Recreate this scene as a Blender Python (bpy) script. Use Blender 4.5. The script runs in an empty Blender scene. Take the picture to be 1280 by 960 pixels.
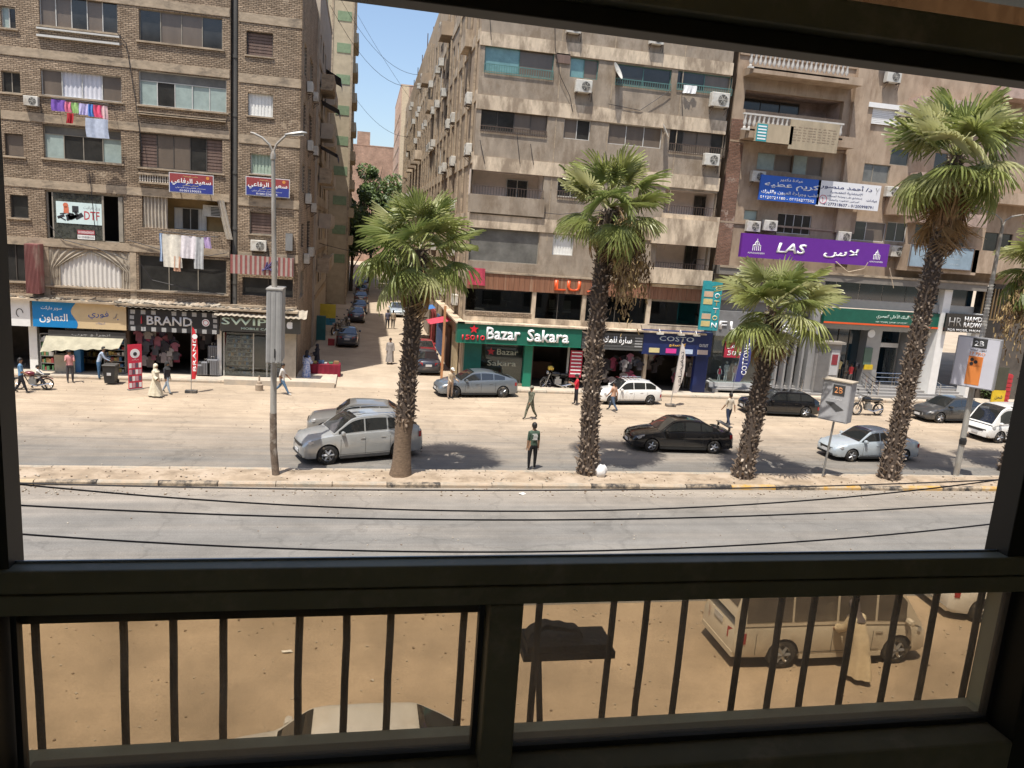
import bpy, bmesh, math, random, re, unicodedata
import numpy as np
from mathutils import Vector, Matrix
R_ = random.Random(7)
scn = bpy.context.scene
COL = scn.collection
PI = math.pi
# ------------------------------------------------------------------ camera
H = 9.0
YAW, PITCH, ROLL = math.radians(11.6), math.radians(10.8), math.radians(4.14)
FPX = 950.0
_fw = Vector((math.sin(YAW)*math.cos(PITCH), math.cos(YAW)*math.cos(PITCH), -math.sin(PITCH)))
_r0 = Vector((math.cos(YAW), -math.sin(YAW), 0)); _u0 = _r0.cross(_fw)
_r = _r0*math.cos(ROLL) + _u0*math.sin(ROLL); _u = -_r0*math.sin(ROLL) + _u0*math.cos(ROLL)
cam_d = bpy.data.cameras.new('camera'); cam = bpy.data.objects.new('camera', cam_d); COL.objects.link(cam)
cam.matrix_world = Matrix(((_r.x, _u.x, -_fw.x, 0), (_r.y, _u.y, -_fw.y, 0), (_r.z, _u.z, -_fw.z, H), (0, 0, 0, 1)))
cam_d.sensor_width = 36; cam_d.lens = FPX/1280*36; cam_d.clip_start = 0.02; cam_d.clip_end = 3000
scn.camera = cam
def ray(px, py): return _fw + _r*((px-640)/FPX) - _u*((py-480)/FPX)
def G(px, py, z=0.0):                       # point of a horizontal plane seen in the photograph at (px, py)
    d = ray(px, py); t = (z-H)/d.z; return (t*d.x, t*d.y)
def P(px, py, Y=45.0):                      # x and z on the vertical plane y = Y
    d = ray(px, py); t = Y/d.y; return (t*d.x, H+t*d.z)
def PX(px, py, X):                          # y and z on the vertical plane x = X
    d = ray(px, py); t = X/d.x; return (t*d.y, H+t*d.z)
# ------------------------------------------------------------------ sky, sun, exposure
SUN = Vector((1.8, 2.4, -8.2)).normalized()
w = bpy.data.worlds.new('World'); scn.world = w; w.use_nodes = True
nt = w.node_tree; bg = nt.nodes['Background']
sky = nt.nodes.new('ShaderNodeTexSky'); sky.sky_type = 'NISHITA'; sky.sun_disc = False
sky.sun_elevation = math.asin(-SUN.z); sky.sun_rotation = math.atan2(-SUN.x, -SUN.y)
sky.air_density = 1.0; sky.dust_density = 1.9; sky.ozone_density = 1.0; sky.altitude = 50
nt.links.new(sky.outputs[0], bg.inputs[0]); bg.inputs[1].default_value = 0.125
sl = bpy.data.lights.new('sun', 'SUN'); sl.energy = 3.9; sl.angle = math.radians(0.55); sl.color = (1, 0.95, 0.87)
so = bpy.data.objects.new('sun', sl); COL.objects.link(so); so.rotation_euler = SUN.to_track_quat('-Z', 'Y').to_euler(); so.location = (0, 0, 60)
scn.view_settings.view_transform = 'Standard'; scn.view_settings.look = 'None'
scn.view_settings.exposure = 0.66; scn.view_settings.gamma = 1.0
scn.cycles.max_bounces = 6; scn.cycles.transparent_max_bounces = 16
# ------------------------------------------------------------------ materials
MATS = {}
def mat(name, col=(.5, .5, .5), rough=.7, metal=0.0, var=.12, scale=3.0, bump=0.0, bscale=30.0, stretch=(1, 1, 1), coat=0.0, dirt=None, dirt_amt=.0, dirt_scale=1.2, spec=.5, emit=0):
    if name in MATS: return MATS[name]
    m = bpy.data.materials.new(name); MATS[name] = m; m.use_nodes = True
    n = m.node_tree.nodes; l = m.node_tree.links; b = n['Principled BSDF']
    b.inputs['Base Color'].default_value = (*col, 1); b.inputs['Roughness'].default_value = rough; b.inputs['Metallic'].default_value = metal
    b.inputs['Specular IOR Level'].default_value = spec
    if coat: b.inputs['Coat Weight'].default_value = coat; b.inputs['Coat Roughness'].default_value = .05
    g = n.new('ShaderNodeNewGeometry'); mp = n.new('ShaderNodeMapping'); mp.inputs['Scale'].default_value = stretch
    l.new(g.outputs['Position'], mp.inputs['Vector'])
    out = None
    if var:
        t = n.new('ShaderNodeTexNoise'); t.inputs['Scale'].default_value = scale; t.inputs['Detail'].default_value = 7; t.inputs['Roughness'].default_value = .62
        l.new(mp.outputs[0], t.inputs['Vector'])
        r = n.new('ShaderNodeMapRange'); r.inputs[1].default_value = .25; r.inputs[2].default_value = .75; r.inputs[3].default_value = 1-var*1.6; r.inputs[4].default_value = 1+var*1.3
        l.new(t.outputs[0], r.inputs[0])
        mx = n.new('ShaderNodeVectorMath'); mx.operation = 'SCALE'; mx.inputs[0].default_value = col; l.new(r.outputs[0], mx.inputs['Scale'])
        out = mx.outputs[0]
    if dirt:
        t2 = n.new('ShaderNodeTexNoise'); t2.inputs['Scale'].default_value = dirt_scale; t2.inputs['Detail'].default_value = 9; t2.inputs['Roughness'].default_value = .7
        l.new(mp.outputs[0], t2.inputs['Vector'])
        r2 = n.new('ShaderNodeMapRange'); r2.inputs[1].default_value = .62-dirt_amt*.4; r2.inputs[2].default_value = .75-dirt_amt*.3
        l.new(t2.outputs[0], r2.inputs[0])
        mm = n.new('ShaderNodeMix'); mm.data_type = 'RGBA'; l.new(r2.outputs[0], mm.inputs[0])
        if out: l.new(out, mm.inputs[6])
        else: mm.inputs[6].default_value = (*col, 1)
        mm.inputs[7].default_value = (*dirt, 1); out = mm.outputs[2]
    if out: l.new(out, b.inputs['Base Color'])
    if bump:
        t3 = n.new('ShaderNodeTexNoise'); t3.inputs['Scale'].default_value = bscale; t3.inputs['Detail'].default_value = 4
        l.new(g.outputs['Position'], t3.inputs['Vector'])
        bp = n.new('ShaderNodeBump'); bp.inputs['Strength'].default_value = bump; bp.inputs['Distance'].default_value = .03
        l.new(t3.outputs[0], bp.inputs['Height']); l.new(bp.outputs[0], b.inputs['Normal'])
    if emit: b.inputs['Emission Color'].default_value = (*col, 1); b.inputs['Emission Strength'].default_value = emit
    return m
def brick_mat(name, c1, c2, mortar, plane='xz', w=.24, h=.085, plaster=None, pl=0.0):
    m = bpy.data.materials.new(name); MATS[name] = m; m.use_nodes = True
    n = m.node_tree.nodes; l = m.node_tree.links; b = n['Principled BSDF']; b.inputs['Roughness'].default_value = .95; b.inputs['Specular IOR Level'].default_value = .15
    g = n.new('ShaderNodeNewGeometry'); s = n.new('ShaderNodeSeparateXYZ'); l.new(g.outputs['Position'], s.inputs[0])
    nz = n.new('ShaderNodeTexNoise'); nz.inputs['Scale'].default_value = 1.7; nz.inputs['Detail'].default_value = 4; l.new(g.outputs['Position'], nz.inputs['Vector'])
    ad = n.new('ShaderNodeMath'); ad.operation = 'MULTIPLY_ADD'; ad.inputs[1].default_value = .09; l.new(nz.outputs[0], ad.inputs[0]); l.new(s.outputs[2], ad.inputs[2])
    c = n.new('ShaderNodeCombineXYZ'); l.new(s.outputs[0 if plane == 'xz' else 1], c.inputs[0]); l.new(ad.outputs[0], c.inputs[1])
    br = n.new('ShaderNodeTexBrick'); l.new(c.outputs[0], br.inputs['Vector'])
    br.inputs['Color1'].default_value = (*c1, 1); br.inputs['Color2'].default_value = (*c2, 1); br.inputs['Mortar'].default_value = (*mortar, 1)
    br.inputs['Scale'].default_value = 1; br.inputs['Brick Width'].default_value = w; br.inputs['Row Height'].default_value = h; br.inputs['Mortar Size'].default_value = .013; br.inputs['Mortar Smooth'].default_value = .4; br.inputs['Bias'].default_value = 0
    t = n.new('ShaderNodeTexNoise'); t.inputs['Scale'].default_value = .55; t.inputs['Detail'].default_value = 9; t.inputs['Roughness'].default_value = .72; l.new(g.outputs['Position'], t.inputs['Vector'])
    r = n.new('ShaderNodeMapRange'); r.inputs[1].default_value = .3; r.inputs[2].default_value = .7; r.inputs[3].default_value = .62; r.inputs[4].default_value = 1.3; l.new(t.outputs[0], r.inputs[0])
    mx = n.new('ShaderNodeVectorMath'); mx.operation = 'SCALE'; l.new(br.outputs[0], mx.inputs[0]); l.new(r.outputs[0], mx.inputs['Scale'])
    out = mx.outputs[0]
    if plaster:
        t2 = n.new('ShaderNodeTexNoise'); t2.inputs['Scale'].default_value = .8; t2.inputs['Detail'].default_value = 8; t2.inputs['Roughness'].default_value = .75
        mp = n.new('ShaderNodeMapping'); mp.inputs['Location'].default_value = (11, 3, 7); l.new(g.outputs['Position'], mp.inputs[0]); l.new(mp.outputs[0], t2.inputs['Vector'])
        r2 = n.new('ShaderNodeMapRange'); r2.inputs[1].default_value = .64-pl; r2.inputs[2].default_value = .68-pl; l.new(t2.outputs[0], r2.inputs[0])
        mm = n.new('ShaderNodeMix'); mm.data_type = 'RGBA'; l.new(r2.outputs[0], mm.inputs[0]); l.new(out, mm.inputs[6]); mm.inputs[7].default_value = (*plaster, 1); out = mm.outputs[2]
    l.new(out, b.inputs['Base Color'])
    bp = n.new('ShaderNodeBump'); bp.inputs['Strength'].default_value = .9; bp.inputs['Distance'].default_value = .04
    t4 = n.new('ShaderNodeTexNoise'); t4.inputs['Scale'].default_value = 9; t4.inputs['Detail'].default_value = 5; l.new(g.outputs['Position'], t4.inputs['Vector'])
    a2 = n.new('ShaderNodeMath'); a2.operation = 'MULTIPLY_ADD'; a2.inputs[1].default_value = -1.0; l.new(br.outputs['Fac'], a2.inputs[0]); l.new(t4.outputs[0], a2.inputs[2])
    l.new(a2.outputs[0], bp.inputs['Height']); l.new(bp.outputs[0], b.inputs['Normal'])
    return m
def glass_mat(name, tint, refl=.18, rough=.02, dust=None, dust_amt=0.0):
    m = bpy.data.materials.new(name); MATS[name] = m; m.use_nodes = True
    n = m.node_tree.nodes; l = m.node_tree.links; n.remove(n['Principled BSDF']); o = n['Material Output']
    tr = n.new('ShaderNodeBsdfTransparent'); tr.inputs[0].default_value = (*tint, 1)
    gl = n.new('ShaderNodeBsdfGlossy'); gl.inputs['Roughness'].default_value = rough; gl.inputs[0].default_value = (.9, .95, 1, 1)
    fr = n.new('ShaderNodeLayerWeight'); fr.inputs[0].default_value = .25
    r = n.new('ShaderNodeMapRange'); r.inputs[3].default_value = refl*.5; r.inputs[4].default_value = min(1, refl*3); l.new(fr.outputs['Fresnel'], r.inputs[0])
    mx = n.new('ShaderNodeMixShader'); l.new(r.outputs[0], mx.inputs[0]); l.new(tr.outputs[0], mx.inputs[1]); l.new(gl.outputs[0], mx.inputs[2])
    out = mx
    if dust:
        d0 = n.new('ShaderNodeBsdfDiffuse'); d0.inputs[0].default_value = (*dust, 1); d1 = n.new('ShaderNodeBsdfTranslucent'); d1.inputs[0].default_value = (*dust, 1); d = n.new('ShaderNodeMixShader'); d.inputs[0].default_value = .65; l.new(d0.outputs[0], d.inputs[1]); l.new(d1.outputs[0], d.inputs[2])
        g = n.new('ShaderNodeNewGeometry'); t = n.new('ShaderNodeTexNoise'); t.inputs['Scale'].default_value = 6; t.inputs['Detail'].default_value = 8; l.new(g.outputs['Position'], t.inputs['Vector'])
        r2 = n.new('ShaderNodeMapRange'); r2.inputs[1].default_value = .35; r2.inputs[2].default_value = .75; r2.inputs[3].default_value = dust_amt*.5; r2.inputs[4].default_value = dust_amt*1.6; l.new(t.outputs[0], r2.inputs[0])
        m2 = n.new('ShaderNodeMixShader'); l.new(r2.outputs[0], m2.inputs[0]); l.new(mx.outputs[0], m2.inputs[1]); l.new(d.outputs[0], m2.inputs[2]); out = m2
    l.new(out.outputs[0], o.inputs[0]); return m
# ------------------------------------------------------------------ mesh helpers
class MB:
    def __init__(s): s.v = []; s.f = []; s.m = []
    def add(s, vs, fs, mi=0):
        o = len(s.v); s.v += [tuple(p) for p in vs]; s.f += [tuple(o+i for i in f) for f in fs]; s.m += [mi]*len(fs); return s
    def box(s, x0, y0, z0, x1, y1, z1, mi=0):
        return s.add([(x0,y0,z0),(x1,y0,z0),(x1,y1,z0),(x0,y1,z0),(x0,y0,z1),(x1,y0,z1),(x1,y1,z1),(x0,y1,z1)], [(0,3,2,1),(4,5,6,7),(0,1,5,4),(1,2,6,5),(2,3,7,6),(3,0,4,7)], mi)
    def cbox(s, c, d, mi=0, rot=None):
        x, y, z = d[0]/2, d[1]/2, d[2]/2
        vs = [Vector(p) for p in [(-x,-y,-z),(x,-y,-z),(x,y,-z),(-x,y,-z),(-x,-y,z),(x,-y,z),(x,y,z),(-x,y,z)]]
        if rot is not None: vs = [rot @ p for p in vs]
        c = Vector(c); return s.add([p+c for p in vs], [(0,3,2,1),(4,5,6,7),(0,1,5,4),(1,2,6,5),(2,3,7,6),(3,0,4,7)], mi)
    def quad(s, a, b, c, d, mi=0): return s.add([a, b, c, d], [(0,1,2,3)], mi)
    def path(s, pts, rad, n=6, mi=0, cap=True, flat=1.0):
        pts = [Vector(p) for p in pts]; rs = rad if isinstance(rad, (list, tuple)) else [rad]*len(pts)
        vs = []; up = None
        for i, p in enumerate(pts):
            t = (pts[min(i+1, len(pts)-1)]-pts[max(i-1, 0)]).normalized()
            if up is None: up = Vector((0,0,1)) if abs(t.z) < .9 else Vector((1,0,0))
            a = t.cross(up)
            if a.length < 1e-4: a = t.orthogonal()
            a.normalize(); b = t.cross(a); up = -b if False else up
            for k in range(n):
                q = 2*PI*k/n; vs.append(p+a*math.cos(q)*rs[i]+b*math.sin(q)*rs[i]*flat)
        fs = [(i*n+k, i*n+(k+1)%n, (i+1)*n+(k+1)%n, (i+1)*n+k) for i in range(len(pts)-1) for k in range(n)]
        if cap: fs += [tuple(range(n)), tuple(reversed([(len(pts)-1)*n+k for k in range(n)]))]
        return s.add(vs, fs, mi)
    def lathe(s, prof, c=(0,0,0), n=12, mi=0, axis='z', cap=True):
        vs = []
        for r, h in prof:
            for k in range(n):
                q = 2*PI*k/n; a, b = r*math.cos(q), r*math.sin(q)
                p = (a, b, h) if axis == 'z' else (a, h, b) if axis == 'y' else (h, a, b)
                vs.append((c[0]+p[0], c[1]+p[1], c[2]+p[2]))
        fs = [(i*n+k, i*n+(k+1)%n, (i+1)*n+(k+1)%n, (i+1)*n+k) for i in range(len(prof)-1) for k in range(n)]
        if cap: fs += [tuple(range(n)), tuple((len(prof)-1)*n+k for k in range(n))]
        return s.add(vs, fs, mi)
    def grid(s, fn, nu, nv, mi=0, closed=False):
        vs = [fn(i/nu, j/nv) for i in range(nu+1) for j in range(nv+1)]
        return s.add(vs, [(i*(nv+1)+j, (i+1)*(nv+1)+j, (i+1)*(nv+1)+j+1, i*(nv+1)+j+1) for i in range(nu) for j in range(nv)], mi)
    def poly(s, pts2, y0, y1, mi=0):       # extruded x-z outline, front at y0
        n = len(pts2); vs = [(x, y0, z) for x, z in pts2]+[(x, y1, z) for x, z in pts2]
        return s.add(vs, [tuple(range(n)), tuple(reversed(range(n, 2*n)))]+[(i, (i+1) % n, n+(i+1) % n, n+i) for i in range(n)], mi)
    def xf(s, M):
        s.v = [tuple(M @ Vector(p)) for p in s.v]; return s
    def build(s, name, mats, parent=None, smooth=False, fix=True, loc=None, kind=None, angle=35):
        me = bpy.data.meshes.new(name); me.from_pydata(s.v, [], s.f)
        for m in (mats if isinstance(mats, (list, tuple)) else [mats]): me.materials.append(m)
        if any(s.m): me.polygons.foreach_set('material_index', s.m)
        if fix:
            bm = bmesh.new(); bm.from_mesh(me)
            bmesh.ops.recalc_face_normals(bm, faces=bm.faces); bm.to_mesh(me); bm.free()
        if smooth:
            me.polygons.foreach_set('use_smooth', [True]*len(me.polygons)); me.set_sharp_from_angle(angle=math.radians(angle))
        me.update()
        return mobj(name, me, parent, loc, kind)
def mobj(name, me, parent=None, loc=None, kind=None, rot=None, scale=None):
    o = bpy.data.objects.new(name, me); COL.objects.link(o)
    if parent is not None: o.parent = parent
    if loc is not None: o.location = loc
    if rot is not None: o.rotation_euler = rot
    if scale is not None: o.scale = scale
    if kind: o['kind'] = kind
    return o
def thing(name, label, cat, loc=(0,0,0), rz=0, group=None):
    o = bpy.data.objects.new(name, None); COL.objects.link(o); o.location = loc; o.rotation_euler = (0,0,rz); o.empty_display_size = .2
    o['label'] = label; o['category'] = cat
    if group: o['group'] = group
    return o
def tag(o, label, cat, group=None):
    o['label'] = label; o['category'] = cat
    if group: o['group'] = group
    return o
KIDS = {}
def copy_tree(o, loc=None, rz=None, label=None, group=None, parent=None):
    c = o.copy(); COL.objects.link(c)
    if parent is not None: c.parent = parent
    if loc is not None: c.location = loc
    if rz is not None: c.rotation_euler = (0,0,rz)
    if label: c['label'] = label
    if group: c['group'] = group
    for ch in list(o.children): copy_tree(ch, parent=c)
    return c
# ------------------------------------------------------------------ lettering (Arabic letters are joined by hand)
FORM = {}
for cp in range(0xFE70, 0xFEFD):
    _d = unicodedata.decomposition(chr(cp)).split()
    if len(_d) == 2: FORM.setdefault(chr(int(_d[1], 16)), {})[_d[0]] = chr(cp)
FORM['\u0001'] = {'<isolated>': '\ufefb', '<final>': '\ufefc'}; FORM['\u0002'] = {'<isolated>': '\ufef7', '<final>': '\ufef8'}; FORM['\u0003'] = {'<isolated>': '\ufef9', '<final>': '\ufefa'}
def ar(s):
    s = s.replace('لا', '\u0001').replace('لأ', '\u0002').replace('لإ', '\u0003'); out = []
    for i, c in enumerate(s):
        if c not in FORM: out.append(c); continue
        f = FORM[c]; p = s[i-1] if i else ' '; n = s[i+1] if i+1 < len(s) else ' '
        jp = p in FORM and '<initial>' in FORM[p]; jn = n in FORM and '<initial>' in f
        if n in '\u0001\u0002\u0003' and '<initial>' in f: jn = True
        k = '<medial>' if jp and jn else '<initial>' if jn else '<final>' if jp else '<isolated>'
        out.append(f.get(k) or f.get('<isolated>', c))
    return re.sub(r'[0-9A-Za-z]+', lambda m: m.group(0)[::-1], ''.join(out)[::-1])
def text(s, size_w, size_h, material, parent, loc, rot=(PI/2, 0, 0), bold=.0, depth=.02, name='lettering', shear=0):
    """letters fitted into a box size_w x size_h centred at loc, standing upright and facing -y"""
    cu = bpy.data.curves.new(name, 'FONT'); cu.body = s; cu.align_x = 'LEFT'; cu.resolution_u = 2; cu.offset = bold*.38; cu.extrude = 0; cu.shear = shear
    tmp = bpy.data.objects.new(name, cu); COL.objects.link(tmp); dg = bpy.context.evaluated_depsgraph_get()
    me = bpy.data.meshes.new_from_object(tmp.evaluated_get(dg)); bpy.data.objects.remove(tmp)
    if not len(me.vertices): return None
    co = np.empty(len(me.vertices)*3); me.vertices.foreach_get('co', co); co = co.reshape(-1, 3)
    mn, mx = co.min(0), co.max(0); d = mx-mn
    sc = np.array([size_w/max(d[0], 1e-4), size_h/max(d[1], 1e-4)])
    co[:, 0] = (co[:, 0]-(mn[0]+mx[0])/2)*sc[0]; co[:, 1] = (co[:, 1]-(mn[1]+mx[1])/2)*sc[1]; co[:, 2] = 0
    me.vertices.foreach_set('co', co.ravel())
    bm = bmesh.new(); bm.from_mesh(me)
    if depth > .004:
        r = bmesh.ops.extrude_face_region(bm, geom=bm.faces[:]); bmesh.ops.translate(bm, vec=(0, 0, -depth), verts=[v for v in r['geom'] if isinstance(v, bmesh.types.BMVert)])
    bm.to_mesh(me); bm.free(); me.materials.clear(); me.materials.append(material)
    return mobj(name, me, parent, loc, rot=rot)
# common materials
M_dust = lambda: None
WHITE = mat('white_paint', (.78,.77,.74), .5, var=.05); LETTER_W = mat('white_lettering', (.85,.85,.84), .5, var=0)
BLACK = mat('black_plastic', (.02,.02,.02), .5, var=.05); RUBBER = mat('rubber', (.025,.024,.023), .85, dirt=(.2,.17,.13), dirt_amt=.25, dirt_scale=6)
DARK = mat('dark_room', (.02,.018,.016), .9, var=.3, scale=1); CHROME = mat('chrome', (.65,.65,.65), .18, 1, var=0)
STEEL = mat('galvanised_steel', (.42,.41,.38), .5, .6, var=.12, scale=5); GREYM = mat('grey_metal', (.3,.3,.29), .45, .5, var=.08)
CONC = mat('dusty_concrete', (.36,.31,.24), .95, var=.22, scale=2.2, bump=.5, bscale=12, dirt=(.2,.165,.125), dirt_amt=.35, spec=.15)
RUST = mat('rusty_iron', (.09,.06,.045), .8, var=.25, scale=8)
GL_DARK = mat('dark_window_glass', (.035,.034,.031), .12, var=.35, scale=1.1, spec=.6, coat=.1)
GL_BROWN = mat('dusty_brown_blind', (.15,.118,.09), .35, var=.12, scale=2, stretch=(1,1,.2), coat=.25)
GL_GREEN = mat('pale_green_glass', (.33,.4,.37), .15, var=.12, coat=.3)
GL_TEAL = mat('teal_glass', (.16,.3,.3), .12, var=.15, coat=.3)
GL_GREY = mat('dusty_grey_glass', (.16,.155,.14), .2, var=.25, scale=1.3, coat=.3)
CURT = mat('white_curtain', (.62,.62,.66), .9, var=.06); SHUT = mat('brown_shutter', (.16,.105,.082), .7, var=.2, scale=6, stretch=(1,1,.1))
SHOPGL = glass_mat('shop_glass', (.85,.9,.9), .12)
SW = dict(k=GL_DARK, b=GL_BROWN, g=GL_GREEN, t=GL_TEAL, y=GL_GREY, w=CURT, s=SHUT, l=mat('white_slats', (.78,.77,.72), .6, var=.08), n=mat('green_slats', (.34,.42,.33), .6, var=.12))
# ------------------------------------------------------------------ ground, roads, median
def road_mat(name, base, dust, y0, y1, amt=0.0, spots=True):
    """asphalt with dust lying on it more thickly towards y1"""
    m = bpy.data.materials.new(name); m.use_nodes = True; n = m.node_tree.nodes; l = m.node_tree.links; b = n['Principled BSDF']
    b.inputs['Roughness'].default_value = .9; b.inputs['Specular IOR Level'].default_value = .25
    g = n.new('ShaderNodeNewGeometry'); s = n.new('ShaderNodeSeparateXYZ'); l.new(g.outputs['Position'], s.inputs[0])
    mp = n.new('ShaderNodeMapping'); mp.inputs['Scale'].default_value = (.12, 1.1, 1); l.new(g.outputs['Position'], mp.inputs[0])
    t = n.new('ShaderNodeTexNoise'); t.inputs['Scale'].default_value = 1.0; t.inputs['Detail'].default_value = 9; t.inputs['Roughness'].default_value = .65; l.new(mp.outputs[0], t.inputs['Vector'])
    r = n.new('ShaderNodeMapRange'); r.inputs[1].default_value = y0; r.inputs[2].default_value = y1; r.inputs[3].default_value = amt; r.inputs[4].default_value = 1.0; l.new(s.outputs[1], r.inputs[0])
    a = n.new('ShaderNodeMath'); a.operation = 'MULTIPLY_ADD'; l.new(t.outputs[0], a.inputs[0]); a.inputs[1].default_value = 1.1 if spots else .25
    sb = n.new('ShaderNodeMath'); sb.operation = 'SUBTRACT'; l.new(r.outputs[0], sb.inputs[0]); sb.inputs[1].default_value = .55; l.new(sb.outputs[0], a.inputs[2])
    a.use_clamp = True
    f = n.new('ShaderNodeTexNoise'); f.inputs['Scale'].default_value = 22; f.inputs['Detail'].default_value = 9; f.inputs['Roughness'].default_value = .75; l.new(g.outputs['Position'], f.inputs['Vector'])
    fr = n.new('ShaderNodeMapRange'); fr.inputs[1].default_value = .3; fr.inputs[2].default_value = .7; fr.inputs[3].default_value = .78; fr.inputs[4].default_value = 1.22; l.new(f.outputs[0], fr.inputs[0])
    mx = n.new('ShaderNodeMix'); mx.data_type = 'RGBA'; mx.inputs[6].default_value = (*base, 1); mx.inputs[7].default_value = (*dust, 1); l.new(a.outputs[0], mx.inputs[0])
    sc = n.new('ShaderNodeVectorMath'); sc.operation = 'SCALE'; l.new(mx.outputs[2], sc.inputs[0]); l.new(fr.outputs[0], sc.inputs['Scale']); out = sc.outputs[0]
    st = n.new('ShaderNodeTexNoise'); mp3 = n.new('ShaderNodeMapping'); mp3.inputs['Scale'].default_value = (.045, 3.2, 1); l.new(g.outputs['Position'], mp3.inputs[0]); st.inputs['Scale'].default_value = 1; st.inputs['Detail'].default_value = 8; st.inputs['Roughness'].default_value = .7; l.new(mp3.outputs[0], st.inputs['Vector'])
    sr = n.new('ShaderNodeMapRange'); sr.inputs[1].default_value = .35; sr.inputs[2].default_value = .65; sr.inputs[3].default_value = .87 if spots else .97; sr.inputs[4].default_value = 1.1 if spots else 1.03; l.new(st.outputs[0], sr.inputs[0])
    s3 = n.new('ShaderNodeVectorMath'); s3.operation = 'SCALE'; l.new(out, s3.inputs[0]); l.new(sr.outputs[0], s3.inputs['Scale']); out = s3.outputs[0]
    pn = n.new('ShaderNodeTexNoise'); pn.inputs['Scale'].default_value = .35; pn.inputs['Detail'].default_value = 10; pn.inputs['Roughness'].default_value = .75; l.new(g.outputs['Position'], pn.inputs['Vector'])
    pr = n.new('ShaderNodeMapRange'); pr.inputs[1].default_value = .35; pr.inputs[2].default_value = .65; pr.inputs[3].default_value = .82; pr.inputs[4].default_value = 1.15; l.new(pn.outputs[0], pr.inputs[0])
    s4 = n.new('ShaderNodeVectorMath'); s4.operation = 'SCALE'; l.new(out, s4.inputs[0]); l.new(pr.outputs[0], s4.inputs['Scale']); out = s4.outputs[0]
    if spots:
        vo = n.new('ShaderNodeTexVoronoi'); vo.feature = 'DISTANCE_TO_EDGE'; vo.inputs['Scale'].default_value = .22; nw = n.new('ShaderNodeTexNoise'); nw.inputs['Scale'].default_value = 1.5; nw.inputs['Detail'].default_value = 6; l.new(g.outputs['Position'], nw.inputs['Vector'])
        vm = n.new('ShaderNodeVectorMath'); vm.operation = 'MULTIPLY_ADD'; l.new(nw.outputs[1], vm.inputs[0]); vm.inputs[1].default_value = (1.6, 1.6, 0); l.new(g.outputs['Position'], vm.inputs[2]); l.new(vm.outputs[0], vo.inputs['Vector'])
        vr = n.new('ShaderNodeMapRange'); vr.inputs[1].default_value = .004; vr.inputs[2].default_value = .02; vr.inputs[3].default_value = .86; vr.inputs[4].default_value = 1; l.new(vo.outputs[0], vr.inputs[0])
        s5 = n.new('ShaderNodeVectorMath'); s5.operation = 'SCALE'; l.new(out, s5.inputs[0]); l.new(vr.outputs[0], s5.inputs['Scale']); out = s5.outputs[0]
    if spots:   # pale worn spots and dark oil stains
        for scl, th, c, loc in ((2.2, .70, (.36,.33,.29), 0), (1.4, .72, (.08,.07,.06), 50)):
            mp2 = n.new('ShaderNodeMapping'); mp2.inputs['Location'].default_value = (loc, loc, 0); mp2.inputs['Scale'].default_value = (.55, 1.6, 1); l.new(g.outputs['Position'], mp2.inputs[0])
            q = n.new('ShaderNodeTexNoise'); q.inputs['Scale'].default_value = scl; q.inputs['Detail'].default_value = 10; q.inputs['Roughness'].default_value = .8; l.new(mp2.outputs[0], q.inputs['Vector'])
            qr = n.new('ShaderNodeMapRange'); qr.inputs[1].default_value = th-.06; qr.inputs[2].default_value = th+.06; qr.inputs[4].default_value = .7; l.new(q.outputs[0], qr.inputs[0])
            q2 = n.new('ShaderNodeMix'); q2.data_type = 'RGBA'; l.new(qr.outputs[0], q2.inputs[0]); l.new(out, q2.inputs[6]); q2.inputs[7].default_value = (*c, 1); out = q2.outputs[2]
    l.new(out, b.inputs['Base Color'])
    bp = n.new('ShaderNodeBump'); bp.inputs['Strength'].default_value = .35; bp.inputs['Distance'].default_value = .02; l.new(f.outputs[0], bp.inputs['Height']); l.new(bp.outputs[0], b.inputs['Normal'])
    return m
def rough_sheet(name, x0, x1, y0, y1, z, m, nx=2, ny=2, amp=0):
    mb = MB(); mb.grid(lambda u, v: (x0+(x1-x0)*u, y0+(y1-y0)*v, z+(amp*R_.uniform(-1, 1) if 0 < u < 1 and 0 < v < 1 else 0)), nx, ny)
    return mb.build(name, m, kind='structure', fix=False, smooth=amp > 0)
DUST = (.41,.325,.235)
rough_sheet('ground', -500, 500, -120, 900, -.05, road_mat('packed_dust', (.44,.36,.27), DUST, 0, 30, .5, False))
rough_sheet('near_road', -120, 160, 17.2, 26.15, 0.0, road_mat('near_asphalt', (.19,.18,.165), (.34,.29,.235), 23, 27.5, .05), 40, 12, .006)
rough_sheet('far_road', -120, 160, 27.8, 43.6, 0.0, road_mat('far_asphalt', (.17,.16,.145), DUST, 28.4, 37.0, .0), 40, 20, .006)
rough_sheet('parking_lane', -120, 160, 6.0, 17.2, 0.0, road_mat('brown_dust', (.335,.26,.185), (.46,.37,.27), 5, 22, .5, False), 40, 12, .01)
rough_sheet('side_street', -3.3, 7.0, 43.6, 240, 0.0, road_mat('side_dust', (.46,.38,.29), DUST, 20, 60, .5, False), 6, 40, .008)
KERB = mat('kerb_concrete', (.34,.3,.24), .95, var=.2, scale=5, bump=.5, dirt=(.42,.33,.24), dirt_amt=.55, dirt_scale=2)
KERB_K = mat('worn_black_kerb_paint', (.045,.042,.04), .9, var=.2, dirt=(.4,.32,.23), dirt_amt=.5, dirt_scale=2.3)
KERB_Y = mat('worn_yellow_kerb_paint', (.5,.28,.05), .9, var=.15, dirt=(.42,.33,.22), dirt_amt=.6, dirt_scale=2.3)
MEDM = mat('median_dirt', (.34,.265,.19), .95, var=.25, scale=1.4, bump=.8, bscale=5, dirt=(.42,.34,.26), dirt_amt=.4, dirt_scale=.7, spec=.1)
mb = MB(); rr = random.Random(3)
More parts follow.
